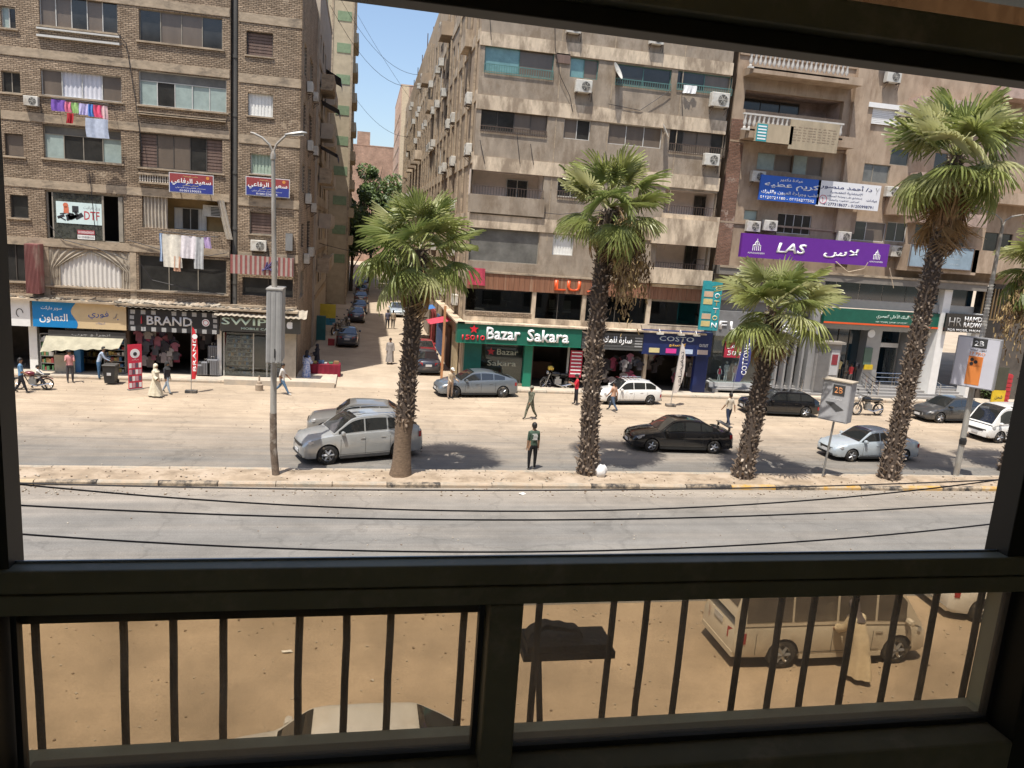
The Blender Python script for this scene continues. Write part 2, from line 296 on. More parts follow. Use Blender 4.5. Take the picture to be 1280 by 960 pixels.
def medz(u, v):
    return (-60+140*u, 26.34+1.3*v, .145+ (rr.uniform(0, .04) if 0 < v < 1 else 0))
mb.grid(medz, 260, 5); med = mb.build('median', MEDM, kind='structure', smooth=True, fix=False, angle=180)
def kerb_run(xs, y, parent, mats_fn, h=.16, w=.2):
    meshes = {}
    for i, (x0, x1) in enumerate(xs):
        m = mats_fn(i, x0); key = (m.name, round(x1-x0, 2), i % 3)
        if key not in meshes:
            L = (x1-x0)/2-.012; q = MB(); j = R_.uniform(-.012, .012)
            q.add([(-L,-w/2,-.1),(L,-w/2,-.1),(L,w/2,-.1),(-L,w/2,-.1),(-L,-w/2,h-.05),(L,-w/2,h-.05+j),(L,w/2,h),(-L,w/2,h),(-L,-w/2+.05,h),(L,-w/2+.05,h+j)],
                  [(0,3,2,1),(0,1,5,4),(4,5,9,8),(8,9,6,7),(3,7,6,2),(1,2,6,9,5),(0,4,8,7,3)])
            meshes[key] = q.build('kerb_stone', m, parent); o = meshes[key]
        else: o = mobj('kerb_stone', meshes[key].data, parent)
        o.location = ((x0+x1)/2, y+R_.uniform(-.015, .015), R_.uniform(-.012, .008)); o.rotation_euler = (0, 0, R_.uniform(-.012, .012))
def near_kerb(i, x):
    if x < -8.5: return [KERB_Y, KERB_K][i % 2]
    if x < 12: return [KERB, KERB, KERB, KERB_K][(i*7) % 4]
    return [KERB_Y, KERB_K][(i//1) % 2]
xs = [(-16+1.9*i, -16+1.9*(i+1)) for i in range(24)]
kerb_run(xs, 26.24, med, near_kerb)
kerb_run(xs, 27.74, med, lambda i, x: KERB)
# loose rubble and litter that nobody could count
mb = MB()
for i in range(3000):
    z = R_.random()
    if z < .12: x, y, zz = R_.uniform(-14, 30), R_.uniform(26.4, 27.6), .17
    elif z < .3: x, y, zz = R_.uniform(-16, 34), R_.uniform(25.2, 26.05), .0
    elif z < .5: x, y, zz = R_.uniform(-16, 38), R_.uniform(28, 43), 0.
    else: x, y, zz = R_.uniform(-11, 20), R_.uniform(8.5, 17) if z < .93 else R_.uniform(17, 25), 0.
    s = R_.uniform(.01, .042) if z > .3 else R_.uniform(.015, .055)
    mb.cbox((x, y, zz+s*.3), (s*R_.uniform(.7, 1.6), s, s*.6), 0 if R_.random() < .6 else 1, Matrix.Rotation(R_.uniform(0, 6), 3, 'Z'))
mb.build('rubble', [mat('pale_stone', (.42,.37,.3), .9), mat('brown_stone', (.2,.145,.1), .9)], kind='stuff')
# scraps of paper on the road: flat crumpled pieces
def scrap(x, y, s, label):
    q = MB(); n = 7; a = R_.uniform(0, 6)
    pts = [(x+s*math.cos(a+2*PI*k/n)*R_.uniform(.5, 1.2), y+.6*s*math.sin(a+2*PI*k/n)*R_.uniform(.5, 1.1), .012+R_.uniform(0, .05)) for k in range(n)]
    q.add(pts+[(x, y, .06)], [(k, (k+1) % n, n) for k in range(n)])
    return tag(q.build('paper_scrap', mat('litter_white', (.75,.73,.68), .8), fix=False), label, 'litter', 'paper scraps on the ground')
for px, py, s, lb in ((652,618,.16,'small white scrap beside the kerb below the man in the green shirt'), (358,816,.13,'white scrap on brown dust seen through the lower left pane'), (21,894,.12,'white scrap on brown dust behind the leftmost railing bar'), (465,852,.05,'tiny pale scrap on the dust in the middle of the left pane'), (848,852,.05,'tiny pale scrap on the dust left of the near white van')):
    scrap(*G(px, py), s, lb)
# pavement in front of the shops
PAVE = mat('pavement_concrete', (.43,.38,.31), .92, var=.15, scale=1.6, bump=.3, dirt=(.54,.45,.34), dirt_amt=.5)
def pavement(x0, x1, y0, y1, h=.15):
    q = MB(); q.box(x0, y0+.2, -.1, x1, y1, h); o = q.build('pavement', PAVE, kind='structure')
    n = max(1, int((x1-x0)/1.5)); kerb_run([(x0+(x1-x0)*i/n, x0+(x1-x0)*(i+1)/n) for i in range(n)], y0+.1, o, lambda i, x: KERB, h+.01)
    return o
pavement(-26, -1.3, 43.5, 47.5); pavement(7.9, 24, 43.6, 48); pavement(24, 50, 44.2, 50, .16)
# ------------------------------------------------------------------ the room we stand in and its window
ROOM = mat('room_plaster', (.65,.61,.5), .9, var=.06)
WALLM = mat('room_wall_paint', (.6,.57,.4), .8, var=.06)
FR = mat('dark_green_aluminium', (.2,.18,.12), .48, .0, var=.15, scale=5, spec=.25, dirt=(.27,.23,.17), dirt_amt=.25, dirt_scale=9); FR2 = mat('shaded_frame_aluminium', (.03,.026,.02), .5, 0, var=.1, spec=.2)  # same frame in two tones: the darker copy paints jambs and stops as shaded
WY = 1.2
zm = P(640, 722, WY)[1]; zA_ = P(640, 706, WY-.03)[1]; zB_ = P(640, 694, WY+.03)[1]
xl = P(19, 500, WY+.03)[0]; xr = P(1250, 760, WY+.02)[0]; zr1, zr0 = P(640, 693, WY+.065)[1], P(640, 760, WY-.045)[1]
zh0, zh1 = P(1280, 112, WY+.03)[1], P(1280, 26, WY-.05)[1]; zb1 = P(640, 938, WY+.01)[1]; zb0 = zb1-.1
q = MB(); X0, X1, Z0, Z1, Y0 = -2.4, 2.9, 7.4, 10.1, -3.4
q.box(X0-.2, Y0-.2, Z0-.2, X0, WY+.25, Z1+.2); q.box(X1, Y0-.2, Z0-.2, X1+.2, WY+.25, Z1+.2)
RW = (-2.0, 8.2, -.5, 9.6)   # opening added in the unseen back wall to light the frame from inside
q.box(X0, Y0-.2, Z0-.2, RW[0], Y0, Z1+.2); q.box(RW[2], Y0-.2, Z0-.2, X1, Y0, Z1+.2); q.box(RW[0], Y0-.2, Z0-.2, RW[2], Y0, RW[1]); q.box(RW[0], Y0-.2, RW[3], RW[2], Y0, Z1+.2); q.box(X0, Y0, Z1, X1, WY+.25, Z1+.2)
OX0, OX1, OZ0, OZ1 = xl-.16, xr+.2, zb0-.015, 9.75
q.box(X0, WY+.04, Z0, OX0, WY+.25, Z1); q.box(OX1, WY+.04, Z0, X1, WY+.25, Z1); q.box(OX0, WY+.04, Z0, OX1, WY+.25, OZ0); q.box(OX0, WY+.04, OZ1, OX1, WY+.25, Z1)
rm = q.build('room_wall', WALLM, kind='structure'); q = MB(); q.box(X0, Y0, Z0-.2, X1, WY+.25, Z0-.001); q.build('room_floor', ROOM, kind='structure')
win = thing('window_frame', 'dark green aluminium window frame of the room with open upper pane', 'window frame', (0, WY, zb0))
def wpart(name, boxes, m, bev=0):
    a = MB()
    for b in boxes: a.box(*b)
    a.v = [(x, y-WY, z-zb0) for x, y, z in a.v]
    o = a.build(name, m, win)
    if bev:
        md = o.modifiers.new('bevel', 'BEVEL'); md.width = bev; md.segments = 2
    return o
wpart('jamb', [(OX0, WY-.05, zb0, xl-.02, WY+.03, OZ1)], FR2, .004)
wpart('jamb_stop', [(xl-.0175, WY-.02, zm+.004, xl, WY+.0315, zh0)], FR2)
wpart('jamb', [(xr+.022, WY-.05, zb0, OX1, WY+.03, OZ1)], FR2, .004)
xu = P(1248, 600, WY+.03)[0]
wpart('jamb_stop', [(xu, WY-.025, zm+.004, xr+.0195, WY+.0315, zh0)], FR2, .002)
wpart('sill_rail', [(xl-.018, WY-.033, zr0, xr+.02, WY+.03, zm-.0015)], FR, .002)
wpart('sill_rail', [(xl-.018, WY-.03, zm, xr+.02, WY+.012, zA_)], FR, .003)
wpart('track_lip', [(xl-.018, WY+.0145, zm, xr+.02, WY+.03, zB_)], FR2, .001)
AL = mat('rail_highlight_metal', (.3,.32,.34), .3, .8, var=.05)
wpart('rail_highlight_strip', [(xl-.016, WY-.0, zA_+.0003, xr-.03, WY+.003, zA_+.0035)], AL)  # thin pale strip standing in for the bright highlight along the rail
wpart('header', [(xl-.018, WY-.05, zh0+.028, xr+.02, WY+.07, zh1-.006)], FR, .005)
wpart('header', [(xl-.018, WY-.02, zh0, xr+.02, WY+.03, zh0+.0275)], FR2, .003)
wpart('header', [(xl-.018, WY-.05, OZ1-.1, xr+.02, WY+.07, OZ1)], FR, .005)
xm0, xm1 = P(602, 850, WY)[0], P(642, 850, WY)[0]
wpart('mullion', [(xm0, WY-.035, zb1-.003, xm1, WY+.06, zr0-.001)], FR, .004)
wpart('bottom_rail', [(xl-.018, WY-.055, zb0, xr+.02, WY+.07, zb1-.004)], FR, .006)
LG = glass_mat('brown_dusty_glass', (.82,.75,.64), .05, .03, (.42,.33,.24), .2)
for a, b in ((xl-.016, xm0-.001), (xm1+.001, xr+.018)):
    o = wpart('lower_pane', [(a, WY+.018, zb1-.003, b, WY+.024, zr0-.001)], LG); o['label'] = 'brown tinted dusty glass pane'
    wpart('pane_gasket', [(a, WY+.01, zb1-.003, a+.009, WY+.03, zr0-.001), (b-.009, WY+.01, zb1-.003, b, WY+.03, zr0-.001), (a+.009, WY+.01, zr0-.008, b-.009, WY+.03, zr0-.001), (a+.009, WY+.01, zb1-.003, b-.009, WY+.03, zb1+.008)], BLACK)
TG = glass_mat('transom_glass', (.5,.4,.3), .06, .02, (.2,.15,.1), .2)
wpart('transom_pane', [(xl-.016, WY+.02, zh1-.005, xr+.018, WY+.026, OZ1-.101)], TG)
# guard railing outside the window
BY = 1.46
zt_r = zr0+.03
ra = thing('window_railing', 'dark iron guard railing with round bars outside the window', 'railing', (0, BY, 7.95))
IR = mat('dark_iron', (.018,.015,.013), .65, var=.3, scale=20, bump=.4, bscale=60, dirt=(.06,.045,.03), dirt_amt=.3, dirt_scale=12)
zt = P(640, 735, BY)[1]
a = MB(); a.box(-1.6, -.014, zt-.02-7.95, 2.6, .014, zt+.028-7.95); a.build('top_rail', IR, ra)
a = MB(); a.box(-1.6, -.012, 7.62-7.95, 2.6, .012, 7.645-7.95); a.build('bottom_rail', IR, ra)
for px, py in ((48,850),(156,850),(218,850),(279,850),(373,850),(431,850),(485,850),(575,850),(667,850),(757,850),(798,850),(845,850),(918,850),(963,850),(1003,850),(1053,850),(1105,850),(1155,830),(1213,815)):
    x = P(px, py, BY)[0]; a = MB(); n = 7
    a.path([(R_.uniform(-.0012, .0012), 0, 7.64-7.95+(zt-7.66)*k/n) for k in range(n+1)], .0078, 8)
    o = a.build('bar', IR, ra, smooth=True); o.location = (x, 0, 0)
for px in (-330, -220, -110, 1330, 1420, 1520):
    x = P(px, 850, BY)[0]; o = mobj('bar', bpy.data.objects['bar'].data, ra); o.location = (x, 0, 0)
# outer stone ledge below the window, and the dark hanging bracket outside it
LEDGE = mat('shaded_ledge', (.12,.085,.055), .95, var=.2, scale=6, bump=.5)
q = MB()
zl = P(200, 944, 1.75)[1]
def ledge(u, v):
    x = -3+7*u; return (x, 1.46+.30*v + (.006*math.sin(x*31+2*math.sin(x*9))+.004*math.sin(x*77) if v == 1 else 0), zl)
q.grid(ledge, 120, 1); q.grid(lambda u, v: (-3+7*u, ledge(u, 1)[1], zl-.25*v), 120, 1)
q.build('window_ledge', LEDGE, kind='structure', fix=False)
bx0, bz1 = P(652, 792, 2.0); bx1, bz0 = P(762, 812, 2.0)
br = thing('bracket_shelf', 'dark metal bracket shelf hanging outside the lower right pane', 'shelf', (bx0, 1.95, bz0))
q = MB(); q.box(0, 0, 0, bx1-bx0, .12, .022); q.box(.01, .004, .024, bx1-bx0-.01, .11, .045); q.build('board', IR, br)
q = MB(); q.path([(.055, .05, .0), (.085, .05, -.3), (.088, .05, -.6)], .01, 6); q.build('strut', IR, br)
q = MB(); q.grid(lambda u, v: (.015+.17*u, .03+.05*math.sin(PI*v), .046+.05*(max(0, math.sin(PI*u))**.4)*(1+.12*math.sin(u*7)+.05*math.sin(u*23))*(1-.3*v)), 30, 5); q.build('cloth_bundle', IR, br, smooth=True)
wpart('sash_bar', [(xl-.015, WY+.028, zr0-.045, xm0-.002, WY+.05, zr0-.0015)], FR2)
# our own apartment block: its street face is what the windows opposite reflect
OWN = mat('own_block_render', (.42,.36,.28), .95, var=.15, scale=1.5)
q = MB(); BX0, BX1 = -45, 60; ya, yb = WY+.26, 1.5
for b in ((BX0, 0, X0-.21, 27), (X1+.21, 0, BX1, 27), (X0-.2, 0, X1+.2, Z0-.21), (X0-.2, Z1+.21, X1+.2, 27)): q.box(b[0], -3.7, b[1], b[2], ya, b[3])
q.v = [(x, y, z) for x, y, z in q.v]; ob_ = thing('own_apartment_block', 'tan apartment block that holds the room and window of the viewer', 'building', (0, 0, 0)); q.build('wall', OWN, ob_)
for zf in (1.2, 4.6, 11.6, 15.0, 18.2, 21.6):
    for k in range(-8, 11):
        if abs(k*5) < 4 and 6 < zf < 11: continue
        a = MB(); a.box(k*5-1.1, ya+.002, zf, k*5+1.1, ya+.05, zf+1.6); a.build('window', GL_DARK, ob_)

# ------------------------------------------------------------------ cables strung in front of the window
CAB = mat('black_cable', (.02,.018,.02), .6, var=0)
def cable3(p0, p1, p2, Y, r, label, ext=2.2):
    xs = [P(*p, Y) for p in (p0, p1, p2)]; A = np.array([[x*x, x, 1] for x, z in xs]); c = np.linalg.solve(A, [z for x, z in xs])
    x0, x1 = xs[0][0]-ext, xs[2][0]+ext; pts = [(x0+(x1-x0)*k/36, Y, c[0]*(x0+(x1-x0)*k/36)**2+c[1]*(x0+(x1-x0)*k/36)+c[2]) for k in range(37)]
    q = MB(); q.path([(p[0]-pts[0][0], 0, p[2]-pts[0][2]) for p in pts], r, 6); o = q.build('power_cable', CAB, smooth=True, loc=pts[0])
    return tag(o, label, 'cable', 'power cables strung across the near road')
cable3((30,604), (640,613), (1240,600), 7.6, .008, 'topmost black cable, nearly level along the median kerb')
cable3((30,606), (500,637), (1240,601), 7.2, .008, 'second black cable that starts with the topmost and sags below it')
cable3((30,632), (640,650), (1240,628), 7.0, .0082, 'third black cable from the top sagging over the near road')
cable3((30,668), (560,690), (1240,655), 6.6, .0082, 'lowest black cable running just above the window sill')
# ------------------------------------------------------------------ buildings: walls with real openings, windows, air conditioners
def rectP(r, Y):
    x0, z1 = P(r[0], r[1], Y); x1, z0 = P(r[2], r[3], Y); return (x0, z0, x1, z1)
def wall_mesh(mb, T, u0, u1, z0, z1, holes, depth=.35, back=1.1, mi=0, di=1):
    """wall sheet with holes, reveals and a dark room behind each hole; T(u, d, z) maps to the world"""
    us = sorted(set([u0, u1]+[min(max(h[i], u0), u1) for h in holes for i in (0, 2)])); zs = sorted(set([z0, z1]+[min(max(h[i], z0), z1) for h in holes for i in (1, 3)]))
    for i in range(len(us)-1):
        j = 0
        while j < len(zs)-1:
            a, b = (us[i]+us[i+1])/2, (zs[j]+zs[j+1])/2
            if any(h[0] < a < h[2] and h[1] < b < h[3] for h in holes): j += 1; continue
            k = j+1
            while k < len(zs)-1 and not any(h[0] < a < h[2] and h[1] < (zs[k]+zs[k+1])/2 < h[3] for h in holes): k += 1
            mb.quad(T(us[i], 0, zs[j]), T(us[i+1], 0, zs[j]), T(us[i+1], 0, zs[k]), T(us[i], 0, zs[k]), mi); j = k
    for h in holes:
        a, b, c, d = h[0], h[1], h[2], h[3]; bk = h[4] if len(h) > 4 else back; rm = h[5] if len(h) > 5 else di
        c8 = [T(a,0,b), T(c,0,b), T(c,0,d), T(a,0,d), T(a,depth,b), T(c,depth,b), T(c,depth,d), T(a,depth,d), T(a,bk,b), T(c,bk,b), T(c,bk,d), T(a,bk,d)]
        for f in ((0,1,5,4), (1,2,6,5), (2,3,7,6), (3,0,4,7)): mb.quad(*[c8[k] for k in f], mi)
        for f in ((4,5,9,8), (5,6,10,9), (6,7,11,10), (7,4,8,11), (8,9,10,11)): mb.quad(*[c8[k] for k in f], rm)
FW = mat('white_aluminium_frame', (.55,.54,.5), .5, var=.1, scale=4); FB = mat('weathered_frame', (.28,.25,.2), .7, var=.15); FTL = mat('teal_frame', (.09,.2,.18), .6, var=.15); FDK = mat('dark_frame', (.07,.06,.05), .6)
FMAT = dict(w=FW, b=FB, t=FTL, d=FDK)
def window(parent, T, rc, panes, frame='b', d=.16, transom=0.0, fw=.045, rail=None, label=None, slats=False, gap=0):
    x0, z0, x1, z1 = rc; n = len(panes); q = MB(); W = x1-x0; Hh = z1-z0; f = fw
    def bx(a, b, c, e, dd0, dd1):
        v = [T(a,dd0,b), T(c,dd0,b), T(c,dd1,b), T(a,dd1,b), T(a,dd0,e), T(c,dd0,e), T(c,dd1,e), T(a,dd1,e)]
        q.add(v, [(0,3,2,1),(4,5,6,7),(0,1,5,4),(1,2,6,5),(2,3,7,6),(3,0,4,7)])
    bx(x0, z0, x1, z0+f, d-.02, d+.06); bx(x0, z1-f, x1, z1, d-.02, d+.06); bx(x0, z0+f, x0+f, z1-f, d-.02, d+.06); bx(x1-f, z0+f, x1, z1-f, d-.02, d+.06)
    zt = z1-f-(Hh*transom if transom else 0)
    if transom: bx(x0+f, zt, x1-f, zt+f*.8, d-.01, d+.05)
    for i in range(1, n):
        xx = x0+W*i/n; bx(xx-f*.45, z0+f, xx+f*.45, zt, d-.015, d+.055)
    fr = q.build('window', FMAT[frame], parent)
    if label: fr['label'] = label
    for i, c in enumerate(panes):
        if c == '.': continue
        a, b = x0+W*i/n+(f if i == 0 else f*.45), x0+W*(i+1)/n-(f if i == n-1 else f*.45)
        q = MB(); dd = d+.012+(.022 if i % 2 else 0)
        if c in 'sln':
            k = max(3, int((zt-z0)/.16)) if c == 's' else max(2, int((b-a)/.17))
            q.quad(T(a,dd+.03,z0+f), T(b,dd+.03,z0+f), T(b,dd+.03,zt), T(a,dd+.03,zt))
            for j in range(k):
                if c == 's':
                    za = z0+f+(zt-z0-f)*j/k; zb = za+(zt-z0-f)/k*.7; bxs = (a, za, b, zb)
                else:
                    xa = a+(b-a)*j/k; bxs = (xa, z0+f, xa+(b-a)/k*.62, zt)
                v = [T(bxs[0],dd,bxs[1]), T(bxs[2],dd,bxs[1]), T(bxs[2],dd,bxs[3]), T(bxs[0],dd,bxs[3]), T(bxs[0],dd+.03,bxs[1]), T(bxs[2],dd+.03,bxs[1]), T(bxs[2],dd+.03,bxs[3]), T(bxs[0],dd+.03,bxs[3])]
                q.add(v, [(0,1,2,3), (0,4,5,1), (1,5,6,2), (2,6,7,3), (3,7,4,0)])
            q.build('shutter', SW[c], fr, fix=False)
        elif c == 'w':
            k = 14
            def cf(u, v): return T(a+(b-a)*u, dd+.02+.018*math.sin(u*k*1.9), z0+f+(zt-z0-f)*v)
            q.grid(cf, 28, 1); q.build('curtain', CURT, fr, fix=False, smooth=True)
        else:
            q.quad(T(a,dd,z0+f), T(b,dd,z0+f), T(b,dd,zt), T(a,dd,zt)); q.build('pane', SW[c], fr, fix=False)
    if transom:
        q = MB(); q.quad(T(x0+f,d+.02,zt+f*.8), T(x1-f,d+.02,zt+f*.8), T(x1-f,d+.02,z1-f), T(x0+f,d+.02,z1-f)); q.build('transom_pane', SW['y' if frame != 't' else 't'], fr, fix=False)
    if rail:
        q = MB(); rh = rail; m = max(4, int(W/.14))
        for j in range(m+1):
            xx = x0+W*j/m; v = [T(xx-.012,-.07,z0-.1), T(xx+.012,-.07,z0-.1), T(xx+.012,-.05,z0-.1), T(xx-.012,-.05,z0-.1), T(xx-.012,-.07,z0+rh), T(xx+.012,-.07,z0+rh), T(xx+.012,-.05,z0+rh), T(xx-.012,-.05,z0+rh)]
            q.add(v, [(0,1,5,4), (1,2,6,5), (2,3,7,6), (3,0,4,7)])
        for zz in (z0-.1, z0+rh):
            v = [T(x0,-.08,zz), T(x1,-.08,zz), T(x1,-.04,zz), T(x0,-.04,zz), T(x0,-.08,zz+.04), T(x1,-.08,zz+.04), T(x1,-.04,zz+.04), T(x0,-.04,zz+.04)]
            q.add(v, [(0,3,2,1),(4,5,6,7),(0,1,5,4),(1,2,6,5),(2,3,7,6),(3,0,4,7)])
        q.build('window_rail', {'t': FTL}.get(frame, RUST), fr)
    return fr
# --- air conditioner
AC_M = mat('aged_white_casing', (.58,.56,.5), .55, var=.12, scale=5, dirt=(.4,.35,.28), dirt_amt=.3)
def make_ac():
    t = thing('air_conditioner', 'white outdoor air conditioner unit on wall brackets', 'air conditioner')
    q = MB(); q.box(-.42,-.32,0,.42,0,.6); o = q.build('casing', AC_M, t); md = o.modifiers.new('b', 'BEVEL'); md.width = .02; md.segments = 1
    q = MB(); q.lathe([(.0,-.325),(.225,-.325),(.225,-.33),(.0,-.33)], (.09,0,.3), 18, axis='y', cap=False); q.build('fan_opening', BLACK, t)
    q = MB()
    for r in (.06, .11, .16, .21): q.path([(.09+r*math.cos(2*PI*k/16), -.337, .3+r*math.sin(2*PI*k/16)) for k in range(17)], .006, 4)
    for k in range(6): q.path([(.09, -.337, .3), (.09+.23*math.cos(PI*k/3), -.337, .3+.23*math.sin(PI*k/3))], .006, 4)
    q.build('fan_grille', AC_M, t)
    q = MB(); q.box(-.36,-.36,-.05,-.32,.0,-.003); q.box(.32,-.36,-.05,.36,.0,-.003); q.path([(.34,-.34,-.05),(.34,-.02,-.3)], .012, 4); q.path([(-.34,-.34,-.05),(-.34,-.02,-.3)], .012, 4); q.build('bracket', RUST, t)
    q = MB(); q.path([(.43,-.1,.15),(.5,-.08,.1),(.52,-.03,-.1),(.5,.0,-.35)], .016, 5); q.build('pipe', BLACK, t)
    return t
AC0 = make_ac(); AC_USED = [False]
def ac(x, y, z, label, rz=0, s=1.0, group='air conditioners on the building fronts'):
    if not AC_USED[0]:
        o = AC0; AC_USED[0] = True; o.location = (x, y, z); o.rotation_euler = (0,0,rz)
    else: o = copy_tree(AC0, (x, y, z), rz)
    o.scale = (s,)*3; o['label'] = label; o['group'] = group; return o
def ac_px(px, py, Y, label, s=1.0): x, z = P(px, py, Y); return ac(x, Y-.03, z-.3*s, label, 0, s)
def front(Y): return lambda u, d, z: (u, Y+d, z)
# ================================================================== LEFT BRICK BUILDING
BR = brick_mat('rough_brown_brick', (.4,.305,.215), (.27,.2,.138), (.09,.07,.05), plaster=(.4,.315,.225), pl=.03, w=.26, h=.09)
BRS = brick_mat('rough_brown_brick_side', (.44,.35,.26), (.32,.25,.18), (.17,.135,.1), plane='yz', plaster=(.45,.38,.3), pl=.03, w=.3, h=.105)
BAND = mat('grey_beige_concrete_band', (.4,.32,.23), .95, var=.18, scale=2.5, bump=.4, stretch=(1,1,2), dirt=(.2,.165,.125), dirt_amt=.3, spec=.1)
LB = thing('brick_apartment_block', 'brown brick apartment block on the left with curtains, laundry and shops at street level', 'building', (-12, 45, 0))
LY = 45.0; T = front(LY)
L_W = [ # rect in the photograph, panes, frame, extras
 ((47,-22,147,42), 'bbkbk', 'w', {}), ((173,10,278,62), 'kbbk', 'b', {}), ((50,85,152,128), 'bwwb', 'w', {}), ((173,87,283,141), 'gkggg', 'w', dict(transom=.27)),
 ((53,155,152,205), 'gkkg', 'b', dict(transom=.25)), ((174,165,278,217), 'sbbks', 'd', {}), ((58,310,167,362), 'y', 'b', {}), ((173,318,283,368), 'kkk', 'b', {}),
 ((0,7,20,36), 'gk', 'w', {}), ((1,88,26,117), 'kk', 'b', {}), ((5,166,30,196), 'b', 'd', {}), ((12,243,36,273), 'k', 'd', {}), ((3,300,34,352), 'kk', 'd', {}),
 ((-62,85,-22,120), 'bb', 'w', {}), ((-62,160,-22,200), 'kb', 'b', {}), ((-62,240,-22,280), 'kb', 'b', {})]
holes = [rectP(r[0], LY) for r in L_W]
dtf = rectP((56,237,156,305), LY); balc = rectP((177,242,283,291), LY)
holes2 = [dtf+(2.0,), balc+(1.3, 2)]
q = MB(); zTop = 23.5; zShop = 3.95; xPipe = -7.25
wall_mesh(q, T, -26, xPipe, zShop, zTop, holes+holes2)
OCH = mat('ochre_balcony_plaster', (.42,.3,.15), .9, var=.1)
Tr = front(45.18); L_R = [((308,38,341,72), 's', 'd', {}), ((310,115,341,147), 'l', 'w', {}), ((313,191,341,219), 'n', 'w', {}), ((312,264,341,294), 's', 'b', {}), ((303,346,366,372), 'kk', 'd', {})]
holesR = [rectP(r[0], 45.18) for r in L_R]
wall_mesh(q, Tr, -6.88, -3.6, zShop, zTop, holesR)
# recess for the downpipe
q.quad((xPipe,45,zShop),(xPipe,45.9,zShop),(xPipe,45.9,zTop),(xPipe,45,zTop)); q.quad((xPipe,45.9,zShop),(-6.88,45.9,zShop),(-6.88,45.9,zTop),(xPipe,45.9,zTop)); q.quad((-6.88,45.9,zShop),(-6.88,45.18,zShop),(-6.88,45.18,zTop),(-6.88,45.9,zTop))
q.quad((-26,45,zTop),(-26,70,zTop),(-3.6,70,zTop),(-3.6,45,zTop)); q.quad((-26,45,0),(-26,70,0),(-26,70,zTop),(-26,45,zTop)); q.quad((-3.6,58,0),(-3.6,70,0),(-3.6,70,zTop),(-3.6,58,zTop))
q.v = [(x+12, y-45, z) for x, y, z in q.v]
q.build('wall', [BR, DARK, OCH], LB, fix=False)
def off(T, ox, oy): return lambda u, d, z: (T(u,d,z)[0]-ox, T(u,d,z)[1]-oy, T(u,d,z)[2])
TL, TRr = off(T, -12, 45), off(Tr, -12, 45)
for (r, pn, fr, ex), rc in zip(L_W, holes): window(LB, TL, rc, pn, fr, **ex)
for (r, pn, fr, ex), rc in zip(L_R, holesR): window(LB, TRr, rc, pn, fr, **ex)
def lbox(parent, name, boxes, m, ox=-12, oy=45, kind=None, label=None):
    a = MB()
    for b in boxes: a.box(b[0]-ox, b[1]-oy, b[2], b[3]-ox, b[4]-oy, b[5])
    o = a.build(name, m, parent, kind=kind)
    if label: o['label'] = label
    return o
# concrete slab bands
for z in (19.35, 16.3, 13.17, 9.85, 6.85):
    lbox(LB, 'concrete_band', [(-26, LY-.035, z, xPipe-.03, LY+.1, z+.42)], BAND)
    lbox(LB, 'concrete_band', [(-6.85, 45.14, z-.1, -3.57, 45.3, z+.36)], BAND)
for x in (-16.75, -12.42, -17.6): lbox(LB, 'concrete_column', [(x, LY-.02, 4.0, x+.32, LY+.1, 6.8)], BAND)
# sills and frames standing proud
for (r, pn, fr, ex), rc in zip(L_W, holes): lbox(LB, 'window_sill', [(rc[0]-.12, LY-.1, rc[1]-.09, rc[2]+.12, LY+.05, rc[1]-.002)], BAND)
for (r, pn, fr, ex), rc in zip(L_R[:4], holesR): lbox(LB, 'window_sill', [(rc[0]-.08, 45.1, rc[1]-.07, rc[2]+.08, 45.2, rc[1]-.002)], BAND)
# little balustrade below two windows
BAL = mat('pale_baluster', (.5,.46,.4), .9, var=.12)
def balusters(parent, T, x0, x1, z0, z1, n, rail=True, m=None, r=.07, name='baluster', off_d=-.12):
    q = MB(); h = z1-z0; q.lathe([(r*.8,0),(r*.8,h*.1),(r*.45,h*.16),(r,h*.4),(r*.5,h*.72),(r*.75,h*.86),(r*.8,h)], n=8)
    o = None
    for i in range(n):
        p = T(x0+(x1-x0)*(i+.5)/n, off_d, z0)
        if o is None: o = q.build(name, m or BAL, parent, smooth=True, loc=p); me = o.data
        else: mobj(name, me, parent, loc=p)
    if rail:
        a = MB()
        for za, zb in ((z0-.1, z0-.001), (z1+.001, z1+.1)):
            v = [T(x0,off_d-.1,za), T(x1,off_d-.1,za), T(x1,off_d+.1,za), T(x0,off_d+.1,za), T(x0,off_d-.1,zb), T(x1,off_d-.1,zb), T(x1,off_d+.1,zb), T(x0,off_d+.1,zb)]
            a.add(v, [(0,3,2,1),(4,5,6,7),(0,1,5,4),(1,2,6,5),(2,3,7,6),(3,0,4,7)])
        a.build('balustrade_rail', m or BAND, parent)
x0, z1 = P(173, 133, LY); x1, z0 = P(283, 151, LY); balusters(LB, TL, x0, x1, z0, z1-.35, 22, r=.055)
x0, z1 = P(173, 213, LY); balusters(LB, TL, x0+.05, P(212,215,LY)[0], z1-.55, z1-.2, 12, r=.05)
lbox(LB, 'shade_rail', [(P(47,42,LY)[0], LY-.18, 17.32, P(150,42,LY)[0], LY+.02, 17.42)], FW)
lbox(LB, 'shade_rail', [(P(47,42,LY)[0], LY-.16, 17.78-.1, P(150,42,LY)[0], LY+.02, 17.86-.1)], FW)
